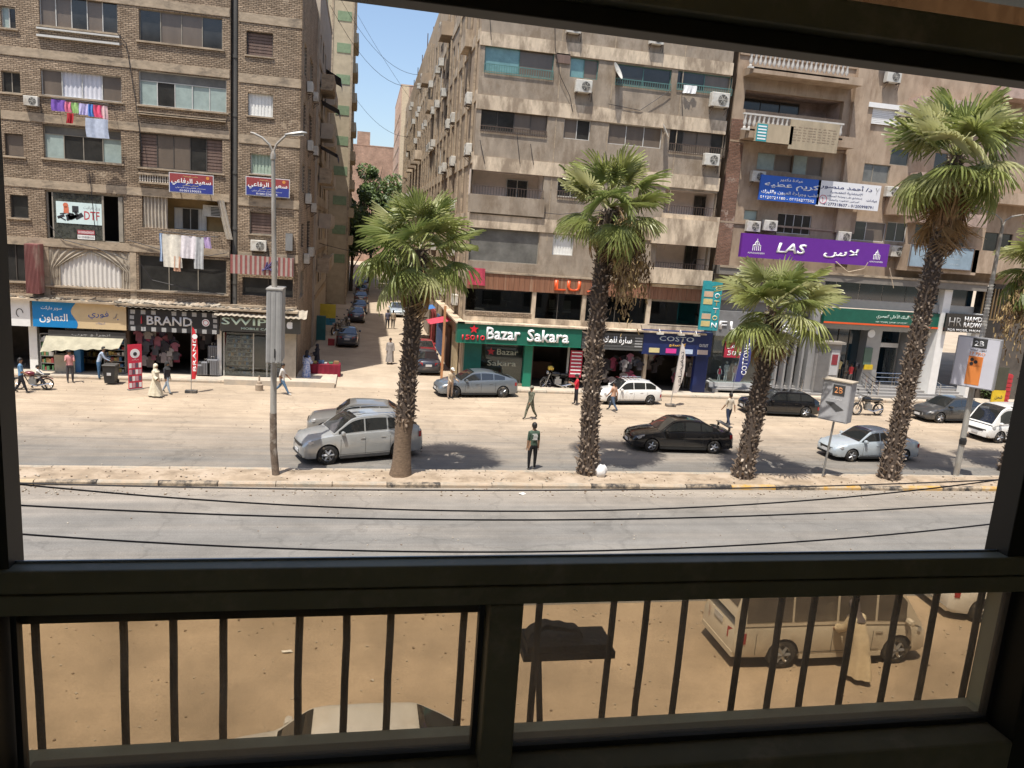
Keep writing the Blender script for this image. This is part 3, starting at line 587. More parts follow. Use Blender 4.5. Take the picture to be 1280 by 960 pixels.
# downpipes
q = MB(); q.path([(-7.05+12, .35, 4.1), (-7.05+12, .35, 23.4)], .17, 12)
for z in range(5, 23, 3): q.lathe([(.2,0),(.2,.16)], (-7.05+12,.35,z+.4), 12)
q.build('downpipe', mat('grey_drain_pipe', (.1,.095,.085), .8, var=.2, scale=1, stretch=(1,1,.2)), LB, smooth=True)
q = MB(); q.path([(-7.3+12, .1, 4.1), (-7.3+12, .1, 23.4)], .06, 8); q.build('downpipe', mat('thin_drain_pipe', (.2,.16,.12), .8), LB, smooth=True)
# DTF window
gx0, gz0, gx1, gz1 = dtf
xs_ = P(127, 270, LY)[0]
o = window(LB, TL, (gx0, gz0, gx1, gz1), '.', 'b', fw=.09)
a = MB(); a.box(gx0+.35+12, .1, gz0+.1, xs_+12, .13, gz1-.12); a.build('pane', glass_mat('dtf_glass', (.55,.58,.52), .1, dust=(.35,.36,.31), dust_amt=.45), o)
a = MB(); a.box(gx0+.28+12, .08, gz0+.09, gx0+.35+12, .15, gz1-.1); a.box(xs_+12, .08, gz0+.09, xs_+.09+12, .15, gz1-.1); a.box(gx1-.3+12, .08, gz0+.09, gx1-.09+12, .13, gz1-.1); a.build('sash_bar', FB, o)
px0 = rectP((69,251,127,282), LY)
DT = mat('pale_mint_print', (.62,.75,.73), .6, var=.04); RED = mat('red_print', (.45,.03,.04), .6, var=0); BLK = mat('black_print', (.03,.03,.035), .6, var=0)
sg = thing('window_poster', 'pale poster reading DTF in red behind the glass, printed with machinery', 'poster', (px0[0], 45.09, px0[1]))
W_, H_ = px0[2]-px0[0], px0[3]-px0[1]
a = MB(); a.box(0, -.012, 0, W_, 0, H_); a.build('sheet', DT, sg)
text('DTF', W_*.34, H_*.4, RED, sg, (W_*.78, -.014, H_*.42), bold=.03, depth=.004)
text(ar('ورق الفرافيت'), W_*.36, H_*.2, mat('grey_print', (.25,.27,.27), .6, var=0), sg, (W_*.78, -.014, H_*.78), depth=.004)
a = MB()
for i in range(16): a.cbox((W_*R_.uniform(.1,.5), -.016, H_*(.2+.35*R_.random())), (W_*R_.uniform(.05,.2), .004, H_*R_.uniform(.05,.2)), 0, Matrix.Rotation(R_.uniform(-.6,.6), 3, 'Y'))
a.cbox((W_*.42,-.016,H_*.68), (W_*.14,.004,H_*.3)); a.build('machine_print', BLK, sg)
a = MB(); a.cbox((W_*.22,-.022,H_*.62), (W_*.11,.004,H_*.3)); a.lathe([(.13,-.02),(.13,-.024)], (W_*.21,0,H_*.84), 10, axis='y'); a.build('orange_print', mat('orange_red_print', (.6,.16,.08), .6, var=0), sg)
r2 = rectP((96,287,118,300), LY); a = MB()
sg2 = thing('phone_number_sticker', 'small red and white sticker with a phone number low on the poster window', 'sticker', (r2[0], 45.09, r2[1]))
w2, h2 = r2[2]-r2[0], r2[3]-r2[1]
a.box(0,-.01,h2*.52,w2,0,h2); a.build('strip', mat('dull_red_print', (.35,.06,.07), .6), sg2); a = MB(); a.box(0,-.01,0,w2,0,h2*.46); a.build('strip', WHITE, sg2)
text('01000600000', w2*.9, h2*.28, LETTER_W, sg2, (w2/2,-.012,h2*.76), depth=.003); text('0100888000', w2*.9, h2*.26, BLK, sg2, (w2/2,-.012,h2*.23), depth=.003)
# curtained shop window above the supermarket
rc = holes[6]; GB = mat('gold_grey_drape', (.36,.31,.24), .9, var=.12); SH = mat('white_sheer', (.6,.57,.52), .9, var=.05)
a = MB(); a.grid(lambda u, v: (rc[0]+(rc[2]-rc[0])*u+12, .13+.03*math.sin(u*120), rc[1]+(rc[3]-rc[1])*v), 160, 1); a.build('sheer_curtain', SH, LB, smooth=True, fix=False)
for s in (0, 1):
    def dr(u, v, s=s):
        W = rc[2]-rc[0]; edge = (.04+.50*v**1.6 if s == 0 else .04+.50*v**1.6)
        x = u*max(edge, .13); x = x if s == 0 else 1-x
        return (rc[0]+12+W*x, .05+.035*math.sin(u*34+v*2), rc[1]+(rc[3]-rc[1])*(.28+.72*v) - .25*math.sin(PI*min(1, u))*(1-v)*.6)
    a = MB(); a.grid(dr, 60, 12); a.build('drape', GB, LB, smooth=True, fix=False)
a = MB()
for i in range(2):
    xx = rc[0]+12+(.0 if i == 0 else rc[2]-rc[0]-.62); a.grid(lambda u, v: (xx+.62*u, .07+.03*math.sin(u*25), rc[1]+(rc[3]-rc[1])*v), 26, 1)
a.build('drape', GB, LB, smooth=True, fix=False)
# open balcony with curtain, inner window and laundry
x0, z0, x1, z1 = balc
TB = lambda u, d, z: (u+12, d+1.2, z)
ci = rectP((211,258,253,291), LY+.0)
window(LB, TB, (ci[0], z0, ci[2], ci[3]), 'lkkl', 'w', d=0)
a = MB(); a.grid(lambda u, v: (x0+12+.02+(P(208,250,LY)[0]-x0)*u*(1-.0*v), .12+.06*math.sin(u*44+v*1.5), z0-.05+(z1-z0)*v), 60, 6); a.build('curtain', mat('beige_curtain', (.43,.38,.31), .95, var=.15), LB, smooth=True, fix=False)
a = MB(); a.grid(lambda u, v: (P(278,250,LY)[0]+12+.35*u+.35*(1-v)*1.3-.25, -.1+.05*math.sin(u*14), z0-.35+(z1-z0+.3)*v), 16, 6); a.build('curtain', mat('beige_curtain', (.43,.38,.31)), LB, smooth=True, fix=False)
wa = thing('window_air_conditioner', 'old boxy white air conditioner beside the yellow balcony wall', 'air conditioner', (P(255,258,LY+.9)[0], 45.9, P(265,271,LY+.9)[1]))
a = MB(); a.box(0,-.3,0,.95,.3,.62); a.build('casing', AC_M, wa); a = MB()
for i in range(6): a.box(.42,-.315,.08+i*.08,.9,-.302,.12+i*.08)
a.build('louvre', BLACK, wa)
ac_px(41, 127, LY, 'small air conditioner beside the second window of the brick block', .8)
ac_px(324, 307, 45.18, 'air conditioner just above the striped awning sign')
# cloths on lines
def cloth(name, label, px0, px1, py0, drop, Y, col, group, n=10, wav=.04, ragged=.0):
    x0, z0 = P(px0, py0, Y); x1, z1 = P(px1, py0+(px1-px0)*.09, Y); ph = R_.uniform(0, 6)
    q = MB(); q.grid(lambda u, v: ((x1-x0)*u+.05*math.sin(v*3+ph)*v, wav*math.sin(u*9+ph)+.03*v*math.sin(u*21), (z1-z0)*u-drop*v*(1-ragged*math.sin(u*7+ph)**2)), 18, 6)
    o = q.build(name, mat('cloth_%02d%02d%02d' % tuple(int(c*99) for c in col), col, .95, var=.14, scale=6), smooth=True, fix=False, loc=(x0, Y, z0)); return tag(o, label, 'laundry', group)
gl = 'washing hung below the second floor windows'
for a_, b_, c_, d_, cl, lb in ((64,82,124,.55,(.2,.1,.42),'purple cloth at the left end of the upper washing line'), (81,90,127,.5,(.7,.2,.3),'pink cloth beside the purple one'), (89,98,128,.5,(.35,.55,.2),'green patterned cloth on the upper line'), (98,111,129,.55,(.5,.45,.7),'lilac cloth in the middle of the upper line'), (110,117,130,.6,(.1,.25,.6),'blue cloth on the upper line'), (117,127,131,.6,(.75,.1,.2),'bright red cloth on the upper line'), (126,134,132,.8,(.72,.5,.5),'pale pink cloth at the right end of the upper line'), (83,92,141,.5,(.4,.02,.03),'dark red cloth hanging low on the line'), (107,135,147,.95,(.45,.5,.6),'grey blue striped towel hanging under the others')):
    cloth('hanging_cloth', lb, a_, b_, c_, d_, LY-.75-(.1 if c_ > 140 else 0), cl, gl)
gl = 'washing hung below the open balcony'
for a_, b_, c_, d_, cl, lb in ((199,204,291,1.5,(.4,.5,.65),'narrow blue cloth at the left end of the lower washing line'), (203,226,292,1.75,(.72,.68,.58),'large cream sheet on the lower washing line'), (217,226,320,.8,(.6,.36,.24),'small orange brown cloth below the cream sheet'), (226,245,294,1.2,(.7,.66,.68),'white printed sheet next to the cream sheet'), (243,255,296,1.7,(.45,.46,.46),'grey printed shirt on the lower line'), (255,263,296,.6,(.5,.38,.6),'lilac cloth at the right end of the lower line')):
    cloth('hanging_cloth', lb, a_, b_, c_, d_, LY-.8, cl, gl)
def wire(name, label, pts, r, m=None, group='thin wires and washing lines'):
    q = MB(); p0 = Vector(pts[0]); q.path([Vector(p)-p0 for p in pts], r, 4); return tag(q.build(name, m or CAB, loc=p0), label, 'wire', group)
for (pa, pb, yy, lb) in (((198,289),(272,297),LY-.8,'washing line below the open balcony'), ((64,123),(136,131),LY-.75,'washing line below the white curtains')):
    A_, B_ = P(*pa, yy), P(*pb, yy); wire('washing_line', lb, [(A_[0],LY-.02,A_[1]+.05),(A_[0],yy,A_[1]+.02),(B_[0],yy,B_[1]+.02),(B_[0],LY-.02,B_[1]+.05)], .02)
# striped balcony sign and ribbed side sign
STR_R = mat('faded_red_stripe', (.28,.09,.08), .8, var=.15); STR_W = mat('faded_white_stripe', (.36,.29,.25), .8, var=.12)
x0, z1 = P(288, 318, 44.7); x1, z0 = P(365, 346, 44.7)
ss = thing('striped_shop_sign', 'faded red and white striped metal sign wrapped round the corner of the brick block', 'sign', (x0, 44.7, z0)); n = 26
for k in range(2):
    a = MB()
    for i in range(n):
        if i % 2 == k: a.box((x1-x0)*i/n, 0-.02*(k), 0, (x1-x0)*(i+1)/n, .05, z1-z0)
    for i in range(14):
        if i % 2 == k: a.box(x1-x0, .02+1.6*i/14, 0, x1-x0+.05+.02*k, .02+1.6*(i+1)/14, z1-z0)
    a.build('stripe', [STR_R, STR_W][k], ss, kind='stuff')
a = MB()
for i in range(9): a.path([((x1-x0)*(.62+.12*math.cos(i*.9)), -.05, (z1-z0)*(.5+.32*math.sin(i*1.4))), ((x1-x0)*(.66+.1*math.cos(i*1.7+1)), -.05, (z1-z0)*(.5+.3*math.cos(i*2.1)))], .035, 4)
a.build('scrawled_emblem', mat('dark_blue_red_scrawl', (.08,.06,.16), .7), ss)
x0, z1 = P(38, 304, LY); x1, z0 = P(57, 366, LY)
ps = thing('ribbed_red_panel', 'ribbed dull red metal panel standing out from the wall left of the curtained window', 'sign', (x0, 44.2, z0)); n = 10
a = MB(); a.box(0, 0, 0, x1-x0, .75, z1-z0)
for i in range(n): a.box((x1-x0)*i/n+.01, -.03, .02, (x1-x0)*(i+.5)/n, 0.001, z1-z0-.02)
a.build('panel', mat('dull_red_metal', (.26,.1,.09), .7, var=.2, scale=2, stretch=(1,1,.3), dirt=(.4,.3,.24), dirt_amt=.25), ps)
# office signs in maroon and blue
MAR = mat('maroon_print', (.28,.05,.05), .5, var=.06); NAVY = mat('navy_print', (.03,.045,.24), .5, var=.05); PYEL = mat('yellow_print', (.75,.62,.2), .6, var=0)
def office_sign(r, Y, label):
    x0, z0, x1, z1 = rectP(r, Y); W_, H_ = x1-x0, z1-z0
    t = thing('office_sign', label, 'sign', (x0, Y, z0), group='maroon and blue office signs')
    a = MB(); a.box(-.04,0,-.04,W_+.04,.08,H_+.04); a.build('frame', mat('sign_frame_white', (.6,.6,.6), .5), t)
    a = MB(); a.box(0,-.012,H_*.5,W_,-.001,H_); a.build('upper_panel', MAR, t); a = MB(); a.box(0,-.012,0,W_,-.001,H_*.5); a.build('lower_panel', NAVY, t)
    text(ar('سعيد الرفاعي'), W_*.92, H_*.4, LETTER_W, t, (W_*.5,-.02,H_*.56), bold=.03, depth=.004)
    text(ar('مكتب المحاماة'), W_*.34, H_*.09, PYEL, t, (W_*.48,-.02,H_*.87), depth=.003)
    text(ar('المحامي بالنقض'), W_*.36, H_*.1, PYEL, t, (W_*.48,-.02,H_*.37), depth=.003)
    text(ar('مستشار قانوني ومحكم دولي'), W_*.7, H_*.1, LETTER_W, t, (W_*.48,-.02,H_*.24), depth=.003)
    text('01001230055', W_*.5, H_*.11, LETTER_W, t, (W_*.48,-.02,H_*.09), bold=.01, depth=.003)
    a = MB(); a.lathe([(.09,-.014),(.09,-.018)], (W_*.88,0,H_*.86), 10, axis='y'); a.build('emblem', mat('gold_print', (.6,.25,.05), .6), t)
    for xx in (W_*.15, W_*.85):
        a = MB(); a.box(xx-.03,.08,H_*.5,xx+.03,.5,H_*.56); a.build('bracket', RUST, t)
    return t
office_sign((212,216,266,243), LY-.5, 'maroon and blue office sign hung under the brown shuttered window'); office_sign((308,221,361,247), 45.18-.3, 'maroon and blue office sign partly behind the street lamp pole')
# side face towards the side street
def side(X, s=1): return lambda u, d, z: (X-s*d, u, z)
q = MB(); TS = off(side(-3.6), -12, 45)
sh = [(47,17.3,48.6,19),(47,14,48.6,15.8),(47,10.8,48.6,12.4),(47,7.6,48.6,9),(51.5,17.3,54,19.2),(51.5,14,54,15.8),(51.5,10.6,54,12.6),(51.5,7.4,54,9.2),(46.6,4.6,49.6,6.2)]
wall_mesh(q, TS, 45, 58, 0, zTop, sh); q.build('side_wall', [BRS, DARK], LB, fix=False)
for i, s_ in enumerate(sh): window(LB, TS, s_, ['kb','s','bk','k'][i % 4], 'bd'[i % 2], d=.1)
# ================================================================== street level shops of the brick block
def sbox(name, b, m, parent=None, kind=None, label=None, o=(0,0,0)):
    a = MB(); a.box(b[0]-o[0], b[1]-o[1], b[2]-o[2], b[3]-o[0], b[4]-o[1], b[5]-o[2]); ob = a.build(name, m, parent, kind=kind)
    if label: ob['label'] = label
    return ob
GOODC = [mat('goods_%d' % i, c, .6, var=.05) for i, c in enumerate([(.3,.05,.05),(.4,.32,.1),(.06,.14,.26),(.5,.48,.44),(.08,.2,.09),(.3,.17,.08),(.3,.27,.24),(.05,.05,.06)])]
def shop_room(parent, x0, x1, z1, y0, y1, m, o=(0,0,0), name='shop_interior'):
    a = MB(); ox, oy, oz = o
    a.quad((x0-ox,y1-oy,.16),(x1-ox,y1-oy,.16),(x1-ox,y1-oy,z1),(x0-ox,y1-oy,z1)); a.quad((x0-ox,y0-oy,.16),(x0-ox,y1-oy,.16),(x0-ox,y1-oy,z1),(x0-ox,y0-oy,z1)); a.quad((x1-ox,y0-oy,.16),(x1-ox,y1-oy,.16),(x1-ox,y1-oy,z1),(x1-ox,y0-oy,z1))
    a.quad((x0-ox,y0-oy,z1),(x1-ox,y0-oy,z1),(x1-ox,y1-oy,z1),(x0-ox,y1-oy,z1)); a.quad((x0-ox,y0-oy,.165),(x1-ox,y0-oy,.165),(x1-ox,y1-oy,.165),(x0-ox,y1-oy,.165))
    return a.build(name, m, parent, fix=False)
def shelf_unit(label, x0, x1, y, z0, z1, rows, palette, fill=.9, group='shop shelves full of goods', gh=.75, frame=None):
    t = thing('goods_shelf', label, 'shelf', (x0, y, z0), group=group); a = MB(); rh = (z1-z0)/rows
    for r in range(rows+1): a.box(0, 0, r*rh-.015, x1-x0, .4, r*rh+.015)
    a.box(-.03,0,0,-.002,.4,z1-z0); a.box(x1-x0+.002,0,0,x1-x0+.03,.4,z1-z0); a.build('rack', frame or GREYM, t, kind='stuff')
    a = MB()
    for r in range(rows):
        x = .03
        while x < x1-x0-.1:
            w_ = R_.uniform(.07, .17); h_ = rh*gh*R_.uniform(.5, 1)
            if R_.random() < fill: a.box(x, R_.uniform(.0,.08), r*rh+.017, x+w_*.88, .34, r*rh+.017+h_, R_.choice(palette))
            x += w_
    a.build('goods', GOODC, t, kind='stuff'); return t
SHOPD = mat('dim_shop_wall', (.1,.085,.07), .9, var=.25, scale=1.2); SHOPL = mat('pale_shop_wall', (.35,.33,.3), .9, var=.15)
PIL = mat('dirty_cream_pillar', (.42,.37,.3), .9, var=.15)
o_ = (-12, 45, 0)
def L3(px, py, Y): x, z = P(px, py, Y); return x, z
sx = [P(p, 430, 45)[0] for p in (-60, 42, 158, 274, 372)]
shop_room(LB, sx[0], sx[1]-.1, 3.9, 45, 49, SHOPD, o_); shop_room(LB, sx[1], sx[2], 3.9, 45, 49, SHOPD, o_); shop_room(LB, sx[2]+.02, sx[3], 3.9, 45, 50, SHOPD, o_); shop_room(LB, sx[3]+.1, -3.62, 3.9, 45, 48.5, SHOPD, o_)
sbox('column', (sx[1]-.2,44.95,.12,sx[1]+.2,45.3,3.9), WHITE, LB, o=o_); sbox('column', (sx[2]-.12,44.95,.12,sx[2]+.12,45.3,3.9), mat('brown_pillar',(.12,.08,.06),.8), LB, o=o_); sbox('column', (sx[3]-.1,44.95,.12,sx[3]+.12,45.3,3.9), WHITE, LB, o=o_); sbox('column', (-4.35,44.98,.12,-3.6,45.5,3.98), PIL, LB, o=o_)
sbox('lintel', (-26,44.9,3.88,-3.6,45.35,4.25), BAND, LB, o=o_); sbox('ledge', (-26,44.1,4.0,-3.5,44.89,4.1), BAND, LB, o=o_)
# debris on the ledge above the shops
a = MB()
for i in range(160): a.cbox((R_.uniform(-20,-3.8)+12, R_.uniform(44.2,44.85)-45, 4.13), (R_.uniform(.05,.5), R_.uniform(.04,.12), R_.uniform(.02,.09)), R_.randint(0,1), Matrix.Rotation(R_.uniform(-1,1),3,'Z') @ Matrix.Rotation(R_.uniform(-.3,.3),3,'Y'))
a.build('ledge_debris', [mat('grey_rubble',(.3,.27,.22),.95), mat('dark_rubble',(.1,.085,.07),.95)], LB, kind='stuff')
# corrugated awning sheets
def awning(xa, xb, ya, yb, za, zb, label, m, parent=None):
    q = MB(); q.grid(lambda u, v: ((xb-xa)*u, (ya-yb)*v, (za-zb)*v+.03*math.sin(u*(xb-xa)*22)+.02*math.sin(u*9)), int((xb-xa)*14), 3)
    o = q.build('corrugated_awning', m, smooth=True, fix=False, loc=(xa, yb, zb)); return tag(o, label, 'awning', 'corrugated awnings over the shops')
CORR = mat('dusty_corrugated_sheet', (.36,.31,.24), .85, var=.2, scale=3, dirt=(.3,.22,.15), dirt_amt=.3)
awning(sx[2]-.3, sx[3]+.1, 44.1, 44.9, P(220,387,44.1)[1], P(220,377,44.9)[1], 'dusty corrugated awning above the black BRAND sign', CORR); awning(sx[3]-.1, -3.0, 43.95, 44.9, P(330,397,43.95)[1], P(330,386,44.9)[1], 'bent corrugated awning above the SWIPE shop sign', CORR)
# supermarket sign
x0, z0, x1, z1 = rectP((40,376,158,413), 44.4); W_, H_ = x1-x0, z1-z0
BLUEP = mat('bright_blue_print', (.0,.2,.5), .5, var=.03); SAND = mat('sand_print', (.62,.47,.27), .5, var=.05); DBLU = mat('dark_blue_print', (.03,.08,.3), .5, var=0)
t = thing('shop_sign', 'long supermarket sign, bright blue on the left and sand coloured on the right', 'sign', (x0, 44.4, z0))
a = MB(); a.box(0,0,0,W_,.18,H_); a.build('sign_board', SAND, t)
a = MB(); n = 14; pts = [(.0,.002*0)]; pts = [(0,0)]+[(W_*(.44+.035*math.sin(k/n*2*PI+.6)), H_*k/n) for k in range(n+1)]+[(0,H_)]; a.poly(pts, -.012, -.002); a.build('blue_panel', BLUEP, t)
text(ar('سوبر ماركت'), W_*.22, H_*.17, LETTER_W, t, (W_*.2,-.018,H_*.75), bold=.02, depth=.004); text(ar('التعاون'), W_*.3, H_*.38, LETTER_W, t, (W_*.22,-.018,H_*.36), bold=.05, depth=.004)
text(ar('فوري'), W_*.22, H_*.33, DBLU, t, (W_*.7,-.006,H_*.55), bold=.02, depth=.004); text(ar('أسهلك'), W_*.1, H_*.12, DBLU, t, (W_*.72,-.006,H_*.24), depth=.004)
a = MB(); a.path([(W_*.86,-.006,H_*.45),(W_*.885,-.006,H_*.5),(W_*.905,-.006,H_*.66)], [.02,.05,.01], 6, flat=.2); a.lathe([(.035,-.004),(.035,-.008)], (W_*.91,0,H_*.42), 8, axis='y'); a.build('emblem', DBLU, t)
x0, z0, x1, z1 = rectP((4,374,39,408), 44.4)
t = thing('shop_sign', 'plain white sign at the far left beside the blue supermarket sign', 'sign', (x0, 44.4, z0)); a = MB(); a.box(0,0,0,x1-x0-.03,.18,z1-z0); a.build('sign_board', WHITE, t)
a = MB(); a.path([(.75+.16*math.cos(k*.4), -.01, .7+.22*math.sin(k*.4)) for k in range(12)], .02, 4); a.build('emblem', BLK, t)
# cloth awning with the word board
x0, z0, x1, z1 = rectP((60,412,157,424), 44.5); W_, H_ = x1-x0, z1-z0
t = thing('name_board', 'dark grey board under the supermarket sign with pale Arabic letters', 'sign', (x0, 44.5, z0)); a = MB(); a.box(0,0,0,W_,.1,H_); a.build('sign_board', mat('dark_grey_board',(.07,.065,.06),.7), t)
text(ar('اتجرأ و جرب'), W_*.5, H_*.7, mat('grey_lettering',(.35,.34,.32),.6,var=0), t, (W_*.55,-.01,H_*.5), bold=.01, depth=.005)
q = MB(); q.grid(lambda u, v: (W_*u-.1, -.9*v-.02, -.0-.42*v-.08*math.sin(PI*u)*v+.03*math.sin(u*40)*v+(.35*(1-u)**3)*v*-1), 50, 5)
tag(q.build('cloth_awning', mat('faded_cream_canvas',(.36,.33,.24),.95,var=.2,scale=2), smooth=True, fix=False, loc=(x0, 44.5, z0+.02)), 'sagging cream canvas awning over the supermarket front', 'awning')
shelf_unit('snack shelf with rows of bright packets right of the supermarket door', *[P(p,440,44.8)[0] for p in (132,157)], 44.6, .2, 2.1, 6, [0,1,2,3,5,2], group=None)
shelf_unit('fruit and drinks stand with green and red packets at the supermarket left', *[P(p,440,44.8)[0] for p in (53,71)], 44.6, .2, 2.2, 5, [0,4,3,0,5], group=None)
x0 = P(73,445,45.4)[0]; shelf_unit('dim inner shelf behind the drinks fridge of the supermarket', x0, x0+1.7, 46.6, .3, 2.6, 6, [5,6,1,7], group=None)
x0, z0 = P(71, 463, 44.7); sbx = sbox('chest_freezer', (0,0,0,1.0,.6,.95), mat('beige_enamel',(.4,.36,.28),.6)); sbx.location = (x0, 44.4, .16); tag(sbx, 'beige chest freezer outside the supermarket', 'freezer')
x0, _ = P(95, 463, 44.7); sbx = sbox('blue_fridge', (0,0,0,.32,.5,1.3), mat('blue_enamel',(.03,.15,.35),.5)); sbx.location = (x0, 44.5, .16); tag(sbx, 'narrow blue drinks cooler in the supermarket doorway', 'fridge')
# BRAND shop
BLKB = mat('black_sign_board', (.018,.018,.02), .5, var=.05)
x0, z0, x1, z1 = rectP((160,386,274,418), 44.4); W_, H_ = x1-x0, z1-z0
t = thing('shop_sign', 'black BRAND sign with grey square logos around large pale letters', 'sign', (x0, 44.4, z0)); a = MB(); a.box(0,0,0,W_,.15,H_); a.build('sign_board', BLKB, t)
text('BRAND', W_*.5, H_*.42, mat('silver_lettering',(.62,.62,.62),.4,var=0), t, (W_*.45,-.03,H_*.52), bold=.045, depth=.03)
a = MB()
sm = mat('grey_print_small', (.38,.38,.37), .6, var=.3, scale=30)
for i in range(9):
    for zz in (.1, .88):
        if zz > .5 and i in (3,): continue
        a.cbox((W_*(.05+.112*i), -.003, H_*zz), (W_*.05, .006, H_*.19))
for zz in (.37, .62):
    for xx in (.04, .955): a.cbox((W_*xx, -.003, H_*zz), (W_*.045, .006, H_*.17))
a.build('logo_squares', sm, t, kind='stuff')
for c_, r_, m_, y_ in ((.85,.17,LETTER_W,-.012), (.85,.13,RED,-.018), (.85,.1,LETTER_W,-.022)):
    a = MB(); a.lathe([(H_*r_,y_+.006),(H_*r_,y_)], (W_*c_,0,H_*.52), 16, axis='y'); a.build('round_logo', m_, t)
a = MB(); a.path([(W_*.145,-.015,H_*.36),(W_*.145,-.015,H_*.55),(W_*.145,-.015,H_*.72)], [.15,.15,.05], 8, flat=.15); a.build('red_bag_logo', mat('logo_red',(.6,.06,.08),.5,var=0), t)
CLC = [(.2,.035,.07),(.06,.06,.07),(.2,.17,.17),(.05,.04,.07),(.22,.08,.11),(.25,.23,.22),(.03,.025,.03)]
def hung_clothes(x0, x1, y, z0, z1, n, group, label, cols=CLC):
    """a rack of shirts on hangers, joined: nobody could count them"""
    q = MB(); ms = [mat('garment_%d' % i, c, .95, var=.2, scale=5) for i, c in enumerate(CLC)]
    for i in range(n):
        x = R_.uniform(x0, x1); z = R_.uniform(z0+.5, z1); w_ = R_.uniform(.16,.24); h_ = R_.uniform(.4,.75); c = R_.randrange(len(ms)); yy = y+R_.uniform(-.3,.3); r = R_.uniform(-.5,.5)
        o = len(q.v); pts = [(-w_*.3,z),(w_*.3,z),(w_*1.3,z-.12),(w_*1.15,z-.25),(w_*.75,z-.2),(w_*.8,z-h_),(-w_*.8,z-h_),(-w_*.75,z-.2),(-w_*1.15,z-.25),(-w_*1.3,z-.12)]
        vs = [(x+p*math.cos(r)-x0, yy+p*math.sin(r)-.04-y, zz-z0) for p, zz in pts]+[(x+p*math.cos(r)-x0, yy+p*math.sin(r)+.04-y, zz-z0) for p, zz in pts]; k = len(pts)
        q.add(vs, [tuple(range(k)), tuple(reversed(range(k, 2*k)))]+[(j,(j+1)%k,k+(j+1)%k,k+j) for j in range(k)], c)
    return tag(q.build('hanging_garments', ms, loc=(x0, y, z0), kind='stuff'), label, 'clothes', group)
bx = [P(p,440,45)[0] for p in (166,218,245,272)]
hung_clothes(bx[0]+.2, bx[1], 45.4, .5, 2.9, 60, None, 'crowded rack of dark pink and grey garments in the BRAND shop'); hung_clothes(bx[2], bx[3], 46, 1.5, 2.8, 18, None, 'dark garments hanging at the right of the BRAND shop')
GREYC = mat('grey_suitcase', (.2,.2,.21), .45, var=.08)
def suitcase(x, y, h, label):
    t = thing('suitcase', label, 'suitcase', (x, y, .17), group='suitcases outside the BRAND shop'); w_ = h*.62
    a = MB(); a.box(-w_/2,-.14,.05,w_/2,.14,h); o = a.build('shell', GREYC, t); md = o.modifiers.new('b','BEVEL'); md.width = .04; md.segments = 2
    a = MB()
    for i in range(5): a.box(-w_/2+.04+i*w_/5.2,-.155,.1,-w_/2+.07+i*w_/5.2,-.138,h-.06)
    a.build('rib', BLACK, t, kind='stuff'); a = MB(); a.path([(-.08,0,h),(-.08,0,h+.16),(.08,0,h+.16),(.08,0,h)], .012, 5); a.build('handle', CHROME, t)
for px, h, lb in ((250,.62,'small suitcase leftmost of the four outside BRAND'), (258,.8,'middle sized suitcase second from the left outside BRAND'), (266,.95,'tall suitcase nearest the white pillar outside BRAND')):
    suitcase(P(px,465,44.8)[0], 44.75, h, lb)
s_ = suitcase(P(266,440,44.9)[0], 45.1, .9, 'suitcase standing behind and above the tall one outside BRAND')
[o for o in COL.objects if o.name.startswith('suitcase')][-1].location.z = .95
sbox('display_plinth', (P(245,440,45)[0]+12, -.12, .16, P(270,440,45)[0]+12, .5, .94), mat('dark_plinth',(.05,.045,.04),.7), LB)
# SWIPE shop
x0, z0, x1, z1 = rectP((275,392,375,418), 44.3); W_, H_ = x1-x0, z1-z0; DG = mat('dark_olive_grey_board', (.07,.068,.058), .6, var=.06)
t = thing('shop_sign', 'dark grey SWIPE mobile care sign with pale green letters and a white apple', 'sign', (x0, 44.3, z0)); a = MB(); a.box(0,0,0,W_,.7,H_); a.build('sign_board', DG, t)
MINT = mat('mint_lettering', (.6,.78,.68), .5, var=0)
text('SWIPE', W_*.68, H_*.42, MINT, t, (W_*.36,-.03,H_*.6), bold=.03, depth=.03); text('MOBILE CARE', W_*.4, H_*.13, MINT, t, (W_*.46,-.01,H_*.2), bold=.01, depth=.008)
a = MB(); cx, cz, r = W_*.87, H_*.5, H_*.2
a.poly([(cx+r*(1.0-.12*math.cos(2*q_))*math.cos(q_)*(1 if not (-.5 < q_ < .6) else .8), cz+r*1.1*(1-.1*math.sin(q_)**8)*math.sin(q_)) for q_ in [2*PI*k/28-PI for k in range(28)]], -.03, -.004); a.path([(cx,-.015,cz+r*1.15),(cx+r*.4,-.015,cz+r*1.6)], [.03,.05], 6, flat=.3); a.build('apple_logo', LETTER_W, t)
t = thing('shop_window', 'glass front of the SWIPE phone shop with shelves of boxed accessories', 'shop window', (sx[3]+.25, 45.05, .16)); a = MB(); a.box(0,0,0,3.2,.02,2.5); a.build('pane', SHOPGL, t)
a = MB()
for x in (0, 1.6, 2.35, 3.2): a.box(x-.03,-.03,0,x+.03,.05,2.5)
a.build('mullion', FW, t, kind='stuff')
shelf_unit('stack of phone accessories filling the left of the SWIPE window', sx[3]+.3, sx[3]+1.75, 45.5, .2, 2.5, 9, [7,6,7,2,6,7,5], group=None, frame=GREYM)
shelf_unit('narrow accessories shelf at the right of the SWIPE window', sx[3]+2.5, sx[3]+3.3, 45.5, .2, 2.5, 9, [7,6,7,2,6,7,5], group=None, frame=GREYM)
a = MB(); a.box(0,0,0,1.4,.3,.16); tag(a.build('wall_light_box', AC_M, loc=(P(357,293,45)[0], 44.95, 7.2)), 'x', 'x') if False else None
